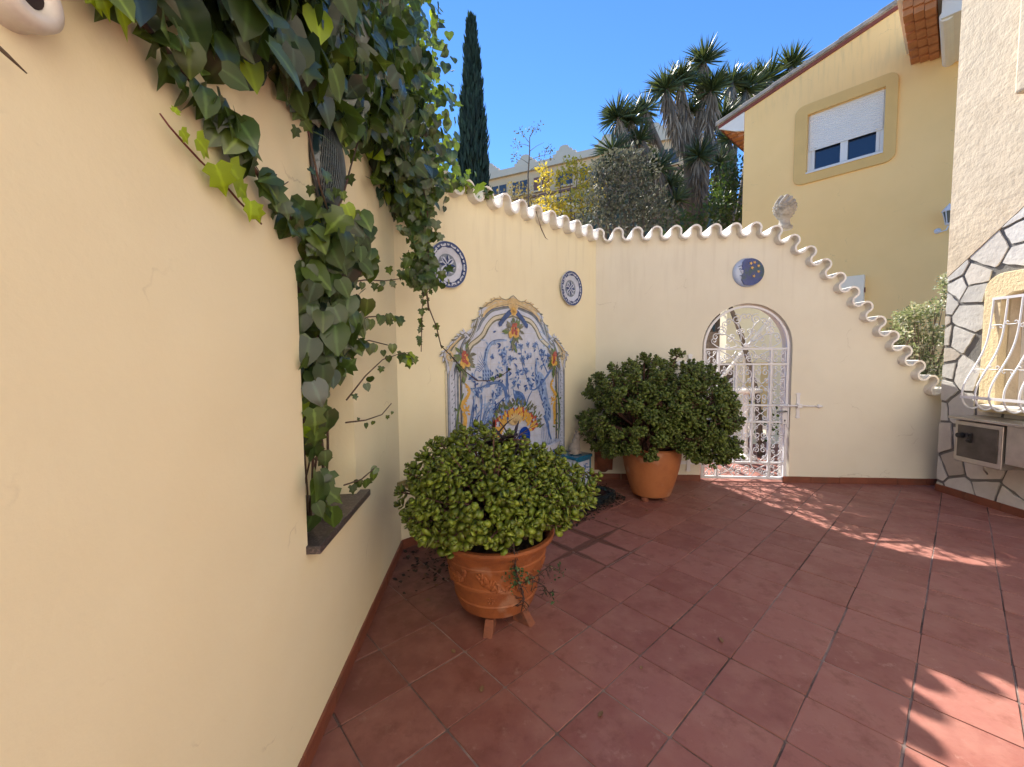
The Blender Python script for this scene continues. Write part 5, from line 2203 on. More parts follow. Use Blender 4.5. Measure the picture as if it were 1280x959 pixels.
# ---- front pot on feet
fp = thing('potted_jade_plant', 'dense bright green jade plant in a ridged terracotta pot on small feet, nearest the camera', 'potted plant', (-.105, 2.37, 0), 0.0, 'potted jade plants')
PR = [(.0, .072), (.175, .072), (.200, .085), (.212, .115), (.222, .150), (.226, .158), (.222, .166), (.231, .205), (.240, .245), (.246, .250), (.246, .262), (.242, .268), (.256, .33), (.268, .375), (.274, .380), (.275, .388), (.271, .394), (.283, .43), (.300, .455), (.313, .470), (.318, .485), (.313, .497), (.296, .500), (.285, .49), (.275, .455), (.0, .450)]
PR = [(r_ * 1.09, z_) for r_, z_ in PR]
fpot = pot(fp, PR, 64, M_terra)


def pot_r(z):
    for (r0, z0), (r1, z1) in zip(PR[1:], PR[2:20]):
        if z0 <= z <= z1 and z1 > z0:
            return r0 + (r1 - r0) * (z - z0) / (z1 - z0)
    return .25


for c0 in (-1.25, -2.75, .3, 1.9):
    mb = MB()
    for k in range(60):
        t = rnd.uniform(-1, 1)
        a = c0 + t * .62
        z = .36 - .085 * (1 - t * t) + rnd.uniform(-.022, .022)
        r_ = pot_r(z) + .001
        rot = Matrix.Rotation(a, 3, 'Z') @ Matrix.Rotation(rnd.uniform(-1, 1), 3, 'X')
        mb.ball((r_ * math.cos(a), r_ * math.sin(a), z), (.011, .009, .022), 6, 4, rot)
    mb.build('swag_relief', M_terra, fpot, smooth=True)
for c0 in (-1.65, -.55, .8, 2.4):
    mb = MB()
    z = .205
    r_ = pot_r(z)
    for k in range(6):
        a = k * PI / 3
        mb.ball((r_ * math.cos(c0 + .06 * math.cos(a)), r_ * math.sin(c0 + .06 * math.cos(a)), z + .016 * math.sin(a)), (.007, .007, .007), 6, 4)
    mb.build('rosette_relief', M_terra, fpot, smooth=True)
mb = MB()
mb.lathe([(.0, .45), (.292, .455)], 0, 0, 30, False, False)
mb.build('soil', M_soil, fp)
for a in (-1.72, -.62, .7, 2.2):
    c, s = math.cos(a), math.sin(a)
    mb = MB()
    rot = Matrix.Rotation(a, 4, 'Z')
    W_ = .026
    P8 = [(.135, -W_, 0), (.262, -W_, 0), (.262, W_, 0), (.135, W_, 0), (.14, -W_ * .9, .071), (.208, -W_ * .9, .071), (.208, W_ * .9, .071), (.14, W_ * .9, .071), (.236, -W_, .03), (.236, W_, .03)]
    mb.add([rot @ Vector(p) for p in P8], [(0, 3, 2, 1), (4, 5, 6, 7), (0, 1, 8, 5, 4), (3, 7, 6, 9, 2), (1, 2, 9, 8), (8, 9, 6, 5), (0, 4, 7, 3)])
    mb.build('foot', M_terraold, fp, bevel=.004)
stem = MB()
P, D, Sz = [], [], []
dirs = fib(470)
q = np.random.default_rng(3)
for d in dirs:
    if d[2] < -.62:
        continue
    low = d[2] < 0
    lob = 1 + .10 * math.sin(3 * math.atan2(d[1], d[0]) + .6) + .05 * math.sin(7 * math.atan2(d[1], d[0])) + .06 * math.sin(5 * d[2] * 3 + d[0] * 4)
    r_ = np.array([.555, .53, (.385 - .15 * min(1, max(0, d[0] * .8 + .25))) if not low else .24]) * lob
    # droops lower on the far left, less on the right
    p = d * r_ * q.uniform(.86, 1.04)
    p[2] += .71 + (-.10 * max(0, -d[0]) + .06 * max(0, -d[1]) if low else 0.0)
    hr_ = math.hypot(p[0], p[1])
    if p[2] < .52 and hr_ < .355:
        continue
    if p[2] < .42:
        continue
    P.append(p)
    D.append(d * [1, 1, .8] + [0, 0, .55] + q.normal(0, .28, 3))
    Sz.append(q.uniform(.036, .050))
for k in range(26):
    d = unit(q.normal(size=3) + [0, 0, .5])
    if d[2] < -.1:
        continue
    p = d * np.array([.565, .54, .385 - .15 * min(1, max(0, d[0] * .8 + .25))]) * q.uniform(1.02, 1.08)
    p[2] += .71
    P.append(p)
    D.append(d + [0, 0, .5] + q.normal(0, .3, 3))
    Sz.append(q.uniform(.030, .046))
inner = fib(230)
for d in inner:
    if d[2] < -.45:
        continue
    p = d * np.array([.44, .43, .30 - .12 * min(1, max(0, d[0] * .8 + .25))]) * q.uniform(.8, 1.05)
    p[2] += .69
    if p[2] < .50 and math.hypot(p[0], p[1]) < .30:
        continue
    P.append(p)
    D.append(d + [0, 0, .5] + q.normal(0, .3, 3))
    Sz.append(q.uniform(.034, .046))
mb = MB()
rosettes(mb, P, D, Sz, 10)
mb.build('foliage', M_jade, fp, smooth=True)
for i in range(0, len(P), 2):
    p = Vector(P[i])
    b = Vector((q.normal(0, .06), q.normal(0, .06), .455))
    m1 = b.lerp(p, .45) + Vector((0, 0, .07))
    stem.tube([b, b.lerp(m1, .5) + Vector((q.normal(0, .01), q.normal(0, .01), .01)), m1, p], [.014, .011, .007, .004], 6)
stem.build('stem', M_stem, fp, smooth=True)

# purple bromeliad rising at the back of that pot
br = thing('bromeliad', 'dark purple spiky bromeliad with a red heart growing out of the front jade plant', 'plant', (-.075, 2.42, .98))
mb = MB()
pos, tip, nor, sz = [], [], [], []
for k in range(46):
    a = rnd.uniform(0, 2 * PI)
    el = rnd.uniform(.1, 1.3)
    pos.append((rnd.gauss(0, .045), rnd.gauss(0, .03), rnd.uniform(-.02, .05)))
    tip.append((math.cos(a) * math.cos(el), math.sin(a) * math.cos(el), math.sin(el)))
    nor.append((-math.cos(a) * math.sin(el), -math.sin(a) * math.sin(el), math.cos(el)))
    sz.append(rnd.uniform(.13, .22))
bt = leaf_template([(0, 0), (0.07, 0.02), (0.06, 0.35), (0.04, 0.7), (0, 1)], 0.5, 0.5)
leaves(mb, bt[0], bt[1], pos, tip, nor, sz)
mb.build('rosette', M_brom, br, smooth=True)

# dry trailing succulent at the right of the front pot
tr = thing('trailing_plant', 'half dry trailing plant hanging over the right side of the front pot', 'plant', (-.01, 2.06, .60))
T0 = Vector((-.01, 2.06, .60))
main = [Vector(p) - T0 for p in ((-.02, 2.10, .63), (-.004, 2.045, .62), (.0, 2.03, .55), (.005, 2.065, .48), (.013, 2.085, .38), (.035, 2.11, .30), (.056, 2.13, .21), (.04, 2.16, .12))]
mb = MB()
mb.tube(main, [.006, .006, .005, .005, .005, .004, .004, .003], 6)
second = [Vector(p) - T0 for p in ((.05, 2.12, .30), (.13, 2.15, .33), (.195, 2.17, .37), (.263, 2.16, .345))]
third = [Vector(p) - T0 for p in ((.10, 2.14, .31), (.16, 2.15, .27), (.20, 2.14, .22))]
for c in (second, third):
    mb.tube(c, .003, 5)
for c in (main, second, third):
    for a, b in zip(c, c[1:]):
        for k in range(6):
            p = a.lerp(b, rnd.random())
            d = Vector((rnd.gauss(0, 1), rnd.gauss(-.4, .6), rnd.gauss(0, 1))).normalized() * rnd.uniform(.02, .055)
            e = p + d + Vector((0, 0, -.008))
            mb.tube([p, p + d * .5, e], [.0026, .0022, .0014], 4)
            for j in range(2):
                f_ = e + Vector((rnd.gauss(0, .008), rnd.gauss(0, .008), rnd.gauss(0, .012)))
                mb.tube([p + d * rnd.uniform(.4, .9), f_], [.002, .0012], 4)
mb.build('stem', M_succ, tr, smooth=True)
mb = MB()
pos, tip, nor, sz = [], [], [], []
for c, spread, n in (((.012, 2.06, .37), .032, 110), ((.24, 2.16, .35), .022, 26), ((.195, 2.14, .22), .014, 14), ((.0, 2.04, .56), .02, 14)):
    for k in range(n):
        pos.append(Vector(c) - T0 + Vector((rnd.gauss(0, spread), rnd.gauss(0, spread * .6), rnd.gauss(0, spread))))
        tip.append((rnd.gauss(0, 1), rnd.gauss(-.3, 1), rnd.gauss(0, 1)))
        nor.append((rnd.gauss(0, 1), rnd.gauss(0, 1), rnd.gauss(0, 1)))
        sz.append(rnd.uniform(.012, .024))
leaves(mb, LEAF_SMALL[0], LEAF_SMALL[1], pos, tip, nor, sz)
mb.build('foliage', M_trailgreen, tr, smooth=True)

# ---- rear pot, smooth
rp = thing('potted_jade_plant', 'larger spreading darker jade plant in a plain terracotta pot against the gate wall', 'potted plant', (1.485, 4.33, 0), 0.0, 'potted jade plants')
pr2 = [(.0, .045), (.185, .045), (.200, .055), (.222, .12), (.252, .22), (.280, .33), (.300, .44), (.304, .50), (.296, .545), (.280, .56), (.262, .55), (.265, .50), (.0, .495)]
pot(rp, pr2, 56, M_terra2)
for a in (-2.3, -.75, .9, 2.4):
    mb = MB()
    mb.lathe([(.0, 0), (.038, 0), (.040, .02), (.034, .0435), (.0, .0435)], .155 * math.cos(a), .155 * math.sin(a), 14)
    mb.build('foot', M_terraold, rp, smooth=False, bevel=.003)
mb = MB()
mb.lathe([(.0, .505), (.262, .51)], 0, 0, 30, False, False)
mb.build('soil', M_soil, rp)
q = np.random.default_rng(8)
P, D, Sz = [], [], []
stem = MB()
cl_dirs = fib(150)
trunks = [Vector((q.normal(0, .07), q.normal(0, .07), .46)) for _ in range(6)]
for d in cl_dirs:
    if d[2] < -.72:
        continue
    az = math.atan2(d[1], d[0])
    lob = 1 + .10 * math.sin(2 * az + 1.0) + .07 * math.sin(5 * az) + q.normal(0, .05)
    if d[2] > .5:
        lob *= 1.0
    c = d * np.array([.80, .66, .56]) * lob * .86
    c[2] += .93
    c[0] += .07
    if c[2] < .60 and math.hypot(c[0], c[1]) < .40:
        k_ = .44 / max(.05, math.hypot(c[0], c[1]))
        c[0] *= k_
        c[1] *= k_
    if c[2] < .50:
        c[2] = .50 + q.uniform(-.03, .08)
    # an opening at the left where bare branches show
    if d[0] < -.62 and -.10 < d[2] < .28 and d[1] < .3:
        if q.random() < .7:
            continue
    nros = int(q.integers(9, 15))
    dd = unit(q.normal(size=(nros, 3)) + d * .9 + [0, 0, .4])
    rad = q.uniform(.09, .15)
    for e in dd:
        P.append(c + e * rad * q.uniform(.55, 1.0) * [1, 1, .85])
        D.append(e + d * .6 + [0, 0, .5])
        Sz.append(q.uniform(.036, .050))
    b = trunks[int(q.integers(0, 6))]
    cv = Vector(c)
    m1 = b.lerp(cv, .4) + Vector((0, 0, .13))
    stem.tube([b, b.lerp(m1, .5) + Vector((0, 0, .02)), m1, m1.lerp(cv, .6), cv], [.022, .019, .014, .010, .006], 7)
    for e in dd[::2]:
        stem.tube([cv, cv + Vector(e * rad * .8)], [.005, .003], 5)
for (x_, y_, z_) in ((.10, -.40, .66), (.24, -.40, .60), (.36, -.36, .53), (.50, -.30, .50), (.64, -.22, .48), (.78, -.12, .50), (.88, .0, .56), (.55, -.42, .58), (.72, -.32, .56), (-.40, -.28, .60), (-.52, -.18, .55), (-.30, -.36, .66), (.42, -.44, .64)):
    for k in range(13):
        e = unit(q.normal(size=3))
        P.append(np.array([x_, y_, z_]) + e * .10 * q.uniform(.4, 1.0))
        D.append(e + np.array([x_, y_, .4]))
        Sz.append(q.uniform(.036, .050))
    c = Vector((x_, y_, z_))
    stem.tube([trunks[0], trunks[0].lerp(c, .5) + Vector((0, 0, .14)), c], [.014, .010, .006], 6)
for d in fib(330):
    if d[2] < -.45 or (d[0] < -.6 and abs(d[2]) < .3):
        continue
    c = d * np.array([.60, .50, .42]) * q.uniform(.75, 1.0)
    c[2] += .92
    P.append(c)
    D.append(d + [0, 0, .4] + q.normal(0, .3, 3))
    Sz.append(q.uniform(.036, .05))
mb = MB()
rosettes(mb, P, D, Sz, 9)
mb.build('foliage', M_jade2, rp, smooth=True)
stem.build('stem', M_stem, rp, smooth=True)


# ================================================================== IVY
Ldir = np.array([math.cos(RL), math.sin(RL), 0])
Lin = np.array([-math.sin(RL), math.cos(RL), 0])        # into the wall


def LW(s, o, z):
    return np.array([L0[0], L0[1], 0]) + Ldir * s - Lin * o + np.array([0, 0, z])


OUT = -Lin


class Ivy:
    def __init__(self):
        self.d = {}

    def leaf(self, kind, p, tip, nor, size):
        self.d.setdefault(kind, []).append((p, tip, nor, size))

    def build(self, parent, mats):
        for kind, rows in self.d.items():
            mb = MB()
            tv, tf = IVY_LOBED if kind[0] == 'L' else IVY_OVATE
            leaves(mb, tv, tf, [r[0] for r in rows], [r[1] for r in rows], [r[2] for r in rows], [r[3] for r in rows])
            o = mb.build('foliage', mats[kind[1:]], parent, smooth=True)
            at = o.data.attributes.new('vein', 'FLOAT', 'POINT')
            v1 = [1.0 if abs(p[0]) < 1e-6 else 0.0 for p in tv]
            at.data.foreach_set('value', v1 * len(rows))


IM = {'dark': M_ivy, 'blue': M_ivyold, 'young': M_ivyyoung}
qi = np.random.default_rng(21)


def ivy_orient(out, droop=1.0, jit=.45, lift=.35):
    out = out - Ldir * .35
    tip = np.array([0, 0, -1.0]) * droop + qi.normal(0, jit, 3) + out * .25
    nor = out + np.array([0, 0, lift]) + qi.normal(0, jit, 3)
    return tip, nor


def low(s):
    xs = [-.8, -.56, -.31, -.12, .10, .22, .36, .52, .76, 1.1, 1.4, 1.75]
    zs = [2.15, 2.19, 2.27, 2.36, 2.41, 2.42, 2.44, 2.50, 2.66, 2.64, 2.62, 2.60]
    return float(np.interp(s, xs, zs))


iv = thing('ivy', 'big dark ivy curtain hanging over the top of the yellow niche wall', 'ivy', (L0[0], L0[1], 0))
O3 = np.array([L0[0], L0[1], 0])
I1 = Ivy()
stems = MB()
n = 0
while n < 1480:
    s = qi.uniform(-.95, 1.85)
    z = low(s) + .03 + abs(qi.normal(0, .42)) if qi.random() < .7 else qi.uniform(low(s), 3.55)
    if z > 3.6:
        continue
    if s < -.30 and z < 2.30 + (s + .3) * .1 and qi.random() < .45:
        continue
    # sliver of bare wall between the outer strand and the main mass
    o = .02 + abs(qi.normal(0, .07 + .05 * max(0, s)))
    if .14 < s < .56 and z < 2.46 and o < .14 and qi.random() < .8:
        continue
    p = LW(s, o, z) - O3
    tip, nor = ivy_orient(OUT, 1.0, .62)
    r_ = qi.random()
    kind = 'Odark' if r_ < .52 else ('Oblue' if r_ < .80 else ('Ldark' if r_ < .97 else 'Oyoung'))
    I1.leaf(kind, p, tip, nor, qi.uniform(.06, .125))
    n += 1
# curtain bulging out of the corner, up past the wall tops
n = 0
while n < 1500:
    z = qi.uniform(2.50, 4.6)
    y = qi.uniform(2.35, 3.75)
    xr = float(np.interp(z, [2.5, 2.7, 2.95, 3.2, 3.7, 4.2, 4.6], [-.70, -.52, -.36, -.40, -.42, -.50, -.62])) * (y / 3.2)
    x = qi.uniform(-1.05, xr)
    if y > 3.2 + (x + .88) * .9 and z < 2.95:
        continue
    if z < 2.62 and qi.random() < .5:
        continue
    # thinner towards the free right edge
    edge_ = (xr - x)
    if edge_ < .16 and qi.random() < .62:
        continue
    p = np.array([x, y, z]) - O3
    tip, nor = ivy_orient(np.array([.75, -.6, 0]), 1.0, .5)
    r_ = qi.random()
    kind = 'Odark' if r_ < .55 else ('Oblue' if r_ < .74 else ('Ldark' if r_ < .93 else 'Oyoung'))
    I1.leaf(kind, p, tip, nor, qi.uniform(.045, .090))
    n += 1
# spill along the first tiles of the mural wall
for k in range(190):
    u = qi.uniform(.0, .95)
    z = 2.93 + abs(qi.normal(0, .16)) * (1.1 - u) + .0
    p = np.array(toW(A0, RA, u, qi.uniform(-.12, .15), z)) - O3
    tip, nor = ivy_orient(np.array([.69, -.72, 0]), .8, .6)
    I1.leaf(('Odark', 'Ldark', 'Oyoung')[int(qi.choice(3, p=[.55, .3, .15]))], p, tip, nor, qi.uniform(.035, .065))
# outer strand across the near wall
strand = [(-.72, 2.16), (-.62, 2.15), (-.52, 2.135), (-.43, 2.115), (-.34, 2.08), (-.22, 2.04), (-.10, 1.99), (.05, 1.965), (.2, 1.965)]
stems.tube([LW(s, .03, z) - O3 for s, z in strand], .006, 6)
for (a, b) in zip(strand, strand[1:]):
    for k in range(9):
        t = qi.random()
        s, z = a[0] + (b[0] - a[0]) * t, a[1] + (b[1] - a[1]) * t
        p = LW(s + qi.normal(0, .018), .03 + abs(qi.normal(0, .025)), z + qi.normal(0, .022)) - O3
        tip, nor = ivy_orient(OUT, .9, .45)
        I1.leaf('Odark' if qi.random() < .55 else 'Ldark', p, tip, nor, qi.uniform(.040, .085))
# rusty and woody stems through the mass
for k in range(34):
    s0 = qi.uniform(-.6, 1.7)
    z0 = low(s0) + qi.uniform(.5, 1.0)
    P = []
    for t in np.linspace(0, 1, 8):
        P.append(LW(s0 + .25 * (t - .5) * qi.normal(1, .3) + .03 * math.sin(6 * t + k), .03 + .10 * qi.random() * (1 if s0 > .6 else .5), z0 - t * (z0 - low(s0) - .12)) - O3)
    r_ = qi.uniform(.002, .005)
    stems.tube(P, [r_ * (1 - .1 * j) for j in range(8)], 5)
for k in range(13):
    x0, y0 = qi.uniform(-.95, -.72), qi.uniform(2.5, 3.3)
    P = [np.array([x0 + .06 * math.sin(3 * t + k) + .02 * t, y0 + .05 * math.cos(4 * t + k), 4.3 - 1.62 * t]) - O3 for t in np.linspace(0, 1, 10)]
    r_ = qi.uniform(.003, .007)
    stems.tube(P, [r_ * (1 - .085 * j) for j in range(10)], 5)
# wiry tendrils against the wall
for (a, b) in (((-.22, 2.09), (.02, 2.11)), ((-.18, 2.05), (-.06, 2.10))):
    P = [LW(a[0] + (b[0] - a[0]) * t, .012, a[1] + (b[1] - a[1]) * t - .05 * math.sin(PI * t)) - O3 for t in np.linspace(0, 1, 8)]
    stems.tube(P, .0018, 4)
for P3 in ([(.16, 2.03), (.06, 2.12), (-.02, 2.26)], [(.16, 2.03), (.30, 2.16), (.42, 2.34), (.55, 2.52)]):
    stems.tube([LW(s, .10, z) - O3 for s, z in P3], .0035, 6)
    for k in range(9):
        s, z = P3[0] if k < 2 else P3[min(len(P3) - 1, 1 + k % (len(P3) - 1))]
        p = LW(s + qi.normal(0, .04), .10 + qi.normal(0, .02), z + qi.normal(0, .05)) - O3
        tip, nor = ivy_orient(OUT, .9, .5)
        I1.leaf('Ldark', p, tip, nor, qi.uniform(.035, .06))
stems.build('stem', M_vine, iv, smooth=True)
I1.build(iv, IM)

# vine tassel hanging in front of the corner
hv = thing('hanging_vine', 'long thin ivy tassel hanging in the corner in front of the left plate', 'vine', (-.605, 2.75, 0))
H0 = np.array([-.66, 2.75, 0])
I2 = Ivy()
stems = MB()
path = [(-.67, 2.80, 2.75), (-.66, 2.76, 2.5), (-.65, 2.75, 2.29), (-.63, 2.74, 2.07), (-.61, 2.73, 1.92), (-.60, 2.73, 1.82)]
tw1 = [(-.63, 2.74, 2.0), (-.64, 2.72, 1.85), (-.645, 2.71, 1.70), (-.65, 2.70, 1.55)]
tw2 = [(-.60, 2.73, 1.84), (-.565, 2.80, 1.72), (-.58, 3.05, 1.60), (-.56, 3.40, 1.53), (-.455, 3.545, 1.39), (-.36, 3.635, 1.305), (-.26, 3.73, 1.30), (-.155, 3.835, 1.34), (-.06, 3.925, 1.40)]
tw3 = [(-.655, 2.76, 2.75), (-.60, 2.75, 2.5), (-.60, 2.74, 2.2), (-.59, 2.73, 1.95)]
for P, r_ in ((path, .006), (tw1, .003), (tw2, .0042), (tw3, .005)):
    stems.tube([np.array(p) - H0 for p in P], r_, 6)
for k in range(330):
    z = qi.uniform(1.98, 2.72)
    wdt = float(np.interp(z, [1.98, 2.05, 2.14, 2.20, 2.3, 2.5, 2.72], [.04, .09, .10, .045, .05, .08, .13]))
    p = np.array([-.635 + qi.normal(0, wdt) * .75, 2.74 + qi.normal(0, wdt * .7), z]) - H0
    tip, nor = ivy_orient(np.array([.5, -.85, 0]), 1.0, .5)
    I2.leaf('Odark' if qi.random() < .5 else 'Ldark', p, tip, nor, qi.uniform(.035, .075))
for k in range(26):
    t = qi.random()
    P = tw1 if k % 2 else path[3:]
    i = int(t * (len(P) - 1))
    p = np.array(P[i]) * (1 - (t * (len(P) - 1) - i)) + np.array(P[i + 1]) * (t * (len(P) - 1) - i) - H0 + qi.normal(0, .018, 3)
    tip, nor = ivy_orient(np.array([.5, -.85, 0]), 1.0, .5)
    I2.leaf('Ldark', p, tip, nor, qi.uniform(.025, .05))
for (x, y, z, s) in ((-.575, 2.80, 1.735, .05), (-.58, 2.90, 1.68, .03), (-.50, 3.49, 1.44, .06), (-.575, 3.1, 1.6, .025), (-.24, 3.735, 1.33, .05), (-.16, 3.82, 1.36, .045), (-.08, 3.90, 1.41, .03)):
    tip, nor = ivy_orient(np.array([.5, -.85, 0]), 1.0, .4)
    I2.leaf('Ldark', np.array([x, y, z]) - H0, tip, nor, s)
stems.build('stem', M_vine, hv, smooth=True)
I2.build(hv, IM)

# ivy that fills the niche
nv = thing('niche_ivy', 'broad leaved ivy growing in the wall niche and spilling over its granite sill', 'ivy', tuple(LW(.3, -.1, .81)))
N0 = LW(.3, -.1, .81)
I3 = Ivy()
stems = MB()


def nright(z):
    return float(np.interp(z, [.82, .95, 1.10, 1.30, 1.45, 1.60, 1.80, 1.92, 2.05], [.28, .32, .42, .36, .40, .52, .62, .56, .42]))


n = 0
while n < 430:
    z = qi.uniform(.84, 2.08)
    if qi.random() > float(np.interp(z, [.84, 1.1, 1.4, 1.6, 2.08], [.26, .30, .45, 1.0, 1.0])):
        continue
    s = qi.uniform(.06, nright(z))
    o = qi.uniform(-.22, .12) if z > 1.45 else qi.uniform(-.24, .05)
    if z > 1.9:
        o = abs(o) * .8 + .02
    if s < .10 and o < .02:
        continue
    if z < 1.9 and (s < NS0 + .03 or s > NS1 - .03):
        o = max(o, .03)
    p = LW(s, o, z) - N0
    tip, nor = ivy_orient(OUT * .7 - Ldir * .5, 1.0, .45)
    r_ = qi.random()
    kind = 'Odark' if r_ < .58 else ('Oblue' if r_ < .72 else ('Ldark' if r_ < .965 else 'Oyoung'))
    I3.leaf(kind, p, tip, nor, qi.uniform(.05, .115))
    n += 1
for k in range(9):
    s0 = qi.uniform(.15, .40)
    P = [LW(s0 + .05 * math.sin(3 * t + k) + .12 * t * (k % 3 - .6), -.10 + .08 * t + .03 * math.sin(5 * t + k), .81 + 1.2 * t) - N0 for t in np.linspace(0, 1, 10)]
    stems.tube(P, qi.uniform(.004, .008), 6)
# side twigs
for P2, leaf_n, big in (([(.42, 1.84), (.66, 1.90), (.95, 1.95), (1.25, 2.02), (1.40, 2.24)], 12, .035), ([(.45, 1.66), (.70, 1.72), (1.02, 1.76), (1.20, 1.77)], 15, .055), ([(.45, 1.56), (.70, 1.60), (.98, 1.585)], 9, .055),
                        ([(.42, 1.32), (.62, 1.42), (.85, 1.50), (1.15, 1.535), (1.40, 1.55)], 8, .05), ([(.40, 1.22), (.60, 1.20), (.80, 1.20), (.90, 1.25)], 5, .025), ([(.35, .95), (.50, .93), (.66, .95)], 9, .045)):
    stems.tube([LW(s, .05 + .03 * i, z) - N0 for i, (s, z) in enumerate(P2)], [.004 - .0005 * i for i in range(len(P2))], 6)
    for k in range(leaf_n):
        t = (k + .5) / leaf_n * (len(P2) - 1)
        i = int(t)
        f_ = t - i
        s, z = P2[i][0] * (1 - f_) + P2[i + 1][0] * f_, P2[i][1] * (1 - f_) + P2[i + 1][1] * f_
        p = LW(s, .06 + .03 * t, z - .01) - N0 + qi.normal(0, .012, 3)
        tip, nor = ivy_orient(OUT * .6 - Ldir * .6, 1.1, .35)
        I3.leaf('Odark' if k % 3 else 'Ldark', p, tip, nor, qi.uniform(.6, 1.2) * big)
for k in range(7):
    p = LW(1.30 + qi.normal(0, .05), .16 + qi.normal(0, .02), 1.53 + qi.normal(0, .03)) - N0
    tip, nor = ivy_orient(OUT * .6 - Ldir * .6, 1.0, .35)
    I3.leaf('Lyoung' if k < 3 else 'Ldark', p, tip, nor, qi.uniform(.05, .085))
stems.build('stem', M_vine, nv, smooth=True)
I3.build(nv, IM)

# fresh bright shoot on the bare near wall, and fresh leaves at the top
ys = thing('ivy_shoot', 'fresh lime green ivy shoot with star shaped leaves on the bare near wall', 'ivy shoot', tuple(LW(-.4, .02, 1.97)))
Y0 = LW(-.4, .02, 1.97)
I4 = Ivy()
P2 = [(-.555, 2.005), (-.535, 1.99), (-.50, 1.978), (-.44, 1.965), (-.36, 1.955), (-.28, 1.93), (-.18, 1.905)]
mb = MB()
mb.tube([LW(s, .020 + .004 * math.sin(i), z) - Y0 for i, (s, z) in enumerate(P2)], [.0016, .002, .0024, .0026, .0028, .003, .003], 6)
mb.build('stem', mat('red_stem', (0.12, 0.025, 0.025), 0.6, 0.2, 20.0), ys, smooth=True)
for (s, z, size, a) in ((-.556, 2.007, .020, 1.2), (-.522, 1.990, .032, -.6), (-.480, 1.995, .058, -.35), (-.415, 1.968, .075, -1.0), (-.365, 1.985, .085, -.35), (-.325, 1.955, .060, -.2), (-.290, 1.930, .055, -1.6), (-.265, 1.925, .05, -.9)):
    tip = Ldir * math.cos(a) + np.array([0, 0, math.sin(a)]) + OUT * .12
    nor = OUT - Ldir * .75 + qi.normal(0, .16, 3)
    I4.leaf('Lyoung', LW(s, .036 + qi.uniform(0, .014), z) - Y0, tip, nor, size * .98)
I4.build(ys, IM)
ys2 = thing('ivy_shoot', 'fresh lime green ivy shoot at the top of the near wall beside the drain spout', 'ivy shoot', tuple(LW(-.73, .03, 2.1)))
Y1 = LW(-.73, .03, 2.1)
I5 = Ivy()
mb = MB()
mb.tube([LW(s, .05, z) - Y1 for s, z in ((-.62, 2.20), (-.68, 2.14), (-.73, 2.11), (-.77, 2.10))], .0025, 6)
mb.build('stem', M_vine, ys2, smooth=True)
for (s, z, size, a) in ((-.765, 2.105, .065, -.55), (-.735, 2.105, .05, -.75), (-.70, 2.120, .065, -.9), (-.68, 2.13, .05, -.3)):
    tip = Ldir * math.cos(a) + np.array([0, 0, math.sin(a)]) + OUT * .1
    I5.leaf('Lyoung', LW(s, .06, z) - Y1, tip, OUT + qi.normal(0, .3, 3), size)
I5.build(ys2, IM)
dt = thing('dry_twig', 'thin dry vine twig clinging to the wall under the drain spout', 'twig', tuple(LW(-.85, .01, 1.93)))
D0 = LW(-.85, .01, 1.93)
mb = MB()
mb.tube([LW(s, .02, z) - D0 for s, z in ((-.96, 1.945), (-.90, 1.945), (-.865, 1.938), (-.83, 1.926), (-.805, 1.917))], [.003, .003, .003, .0028, .001], 6)
mb.build('twig', mat('grey_twig', (0.13, 0.10, 0.07), 0.8, 0.3, 40.0), dt, smooth=True)

mb = MB()
mb.tube([np.array(toW(A0, RA, u, -.065, z)) for u, z in ((1.52, 2.96), (1.56, 2.88), (1.60, 2.80), (1.66, 2.73), (1.70, 2.715))], [.004, .003, .005, .004, .001], 6)
tag(mb.build('vine_end', M_vine, smooth=True), 'short dry vine end dangling from the coping above the tile mural', 'vine')
# small fern
fe = thing('fern_frond', 'small dry fern frond growing from the wall corner left of the front jade plant', 'fern', (-.80, 3.10, .53))
pos, tip, nor, sz = [], [], [], []
mb = MB()
ax = [Vector((.03, .02, .0)), Vector((-.02, -.01, .02)), Vector((-.08, -.05, .02)), Vector((-.14, -.09, .0))]
mb.tube(ax, .002, 5)
mb.build('stalk', M_fern, fe)
mb = MB()
for k in range(22):
    t = k / 21 * 2.95
    i = int(t)
    p = ax[i].lerp(ax[i + 1], t - i)
    for s in (-1, 1):
        pos.append(p)
        tip.append((-.3, -.2, s * 1.0))
        nor.append((.5, -.8, 0))
        sz.append(.045 * (1 - .75 * k / 21))
leaves(mb, LEAF_SMALL[0], LEAF_SMALL[1], pos, tip, nor, sz)
mb.build('frond', M_fern, fe)

# ================================================================== TREES AND PLANTS BEYOND THE WALLS
qt = np.random.default_rng(5)


def px(x, y, d):
    """a point seen at photo pixel x,y when it stands d metres away (used to survey the background)"""
    v = _f + _x * ((x - 640) / 512.07) + _u * ((479.5 - y) / 512.07)
    return Vector((0, 0, 1.5)) + v * (d / v.y)


def clumps(mb, cs, n_per, size, tmpl=LEAF_SMALL, up=.2, squash=1.0, outw=1.0):
    pos, tip, nor, sz = [], [], [], []
    for c, r_ in cs:
        n_ = int(n_per * r_ * r_ * 30) + 6
        for k in range(n_):
            d = unit(qt.normal(size=3))
            p = np.array(c) + d * r_ * [1, 1, squash] * (qt.random() ** .45)
            pos.append(p)
            tip.append(d * outw + qt.normal(0, .6, 3) + [0, 0, up])
            nor.append(d + qt.normal(0, .6, 3) + [0, 0, .5])
            sz.append(size * qt.uniform(.6, 1.3))
    leaves(mb, tmpl[0], tmpl[1], pos, tip, nor, sz)


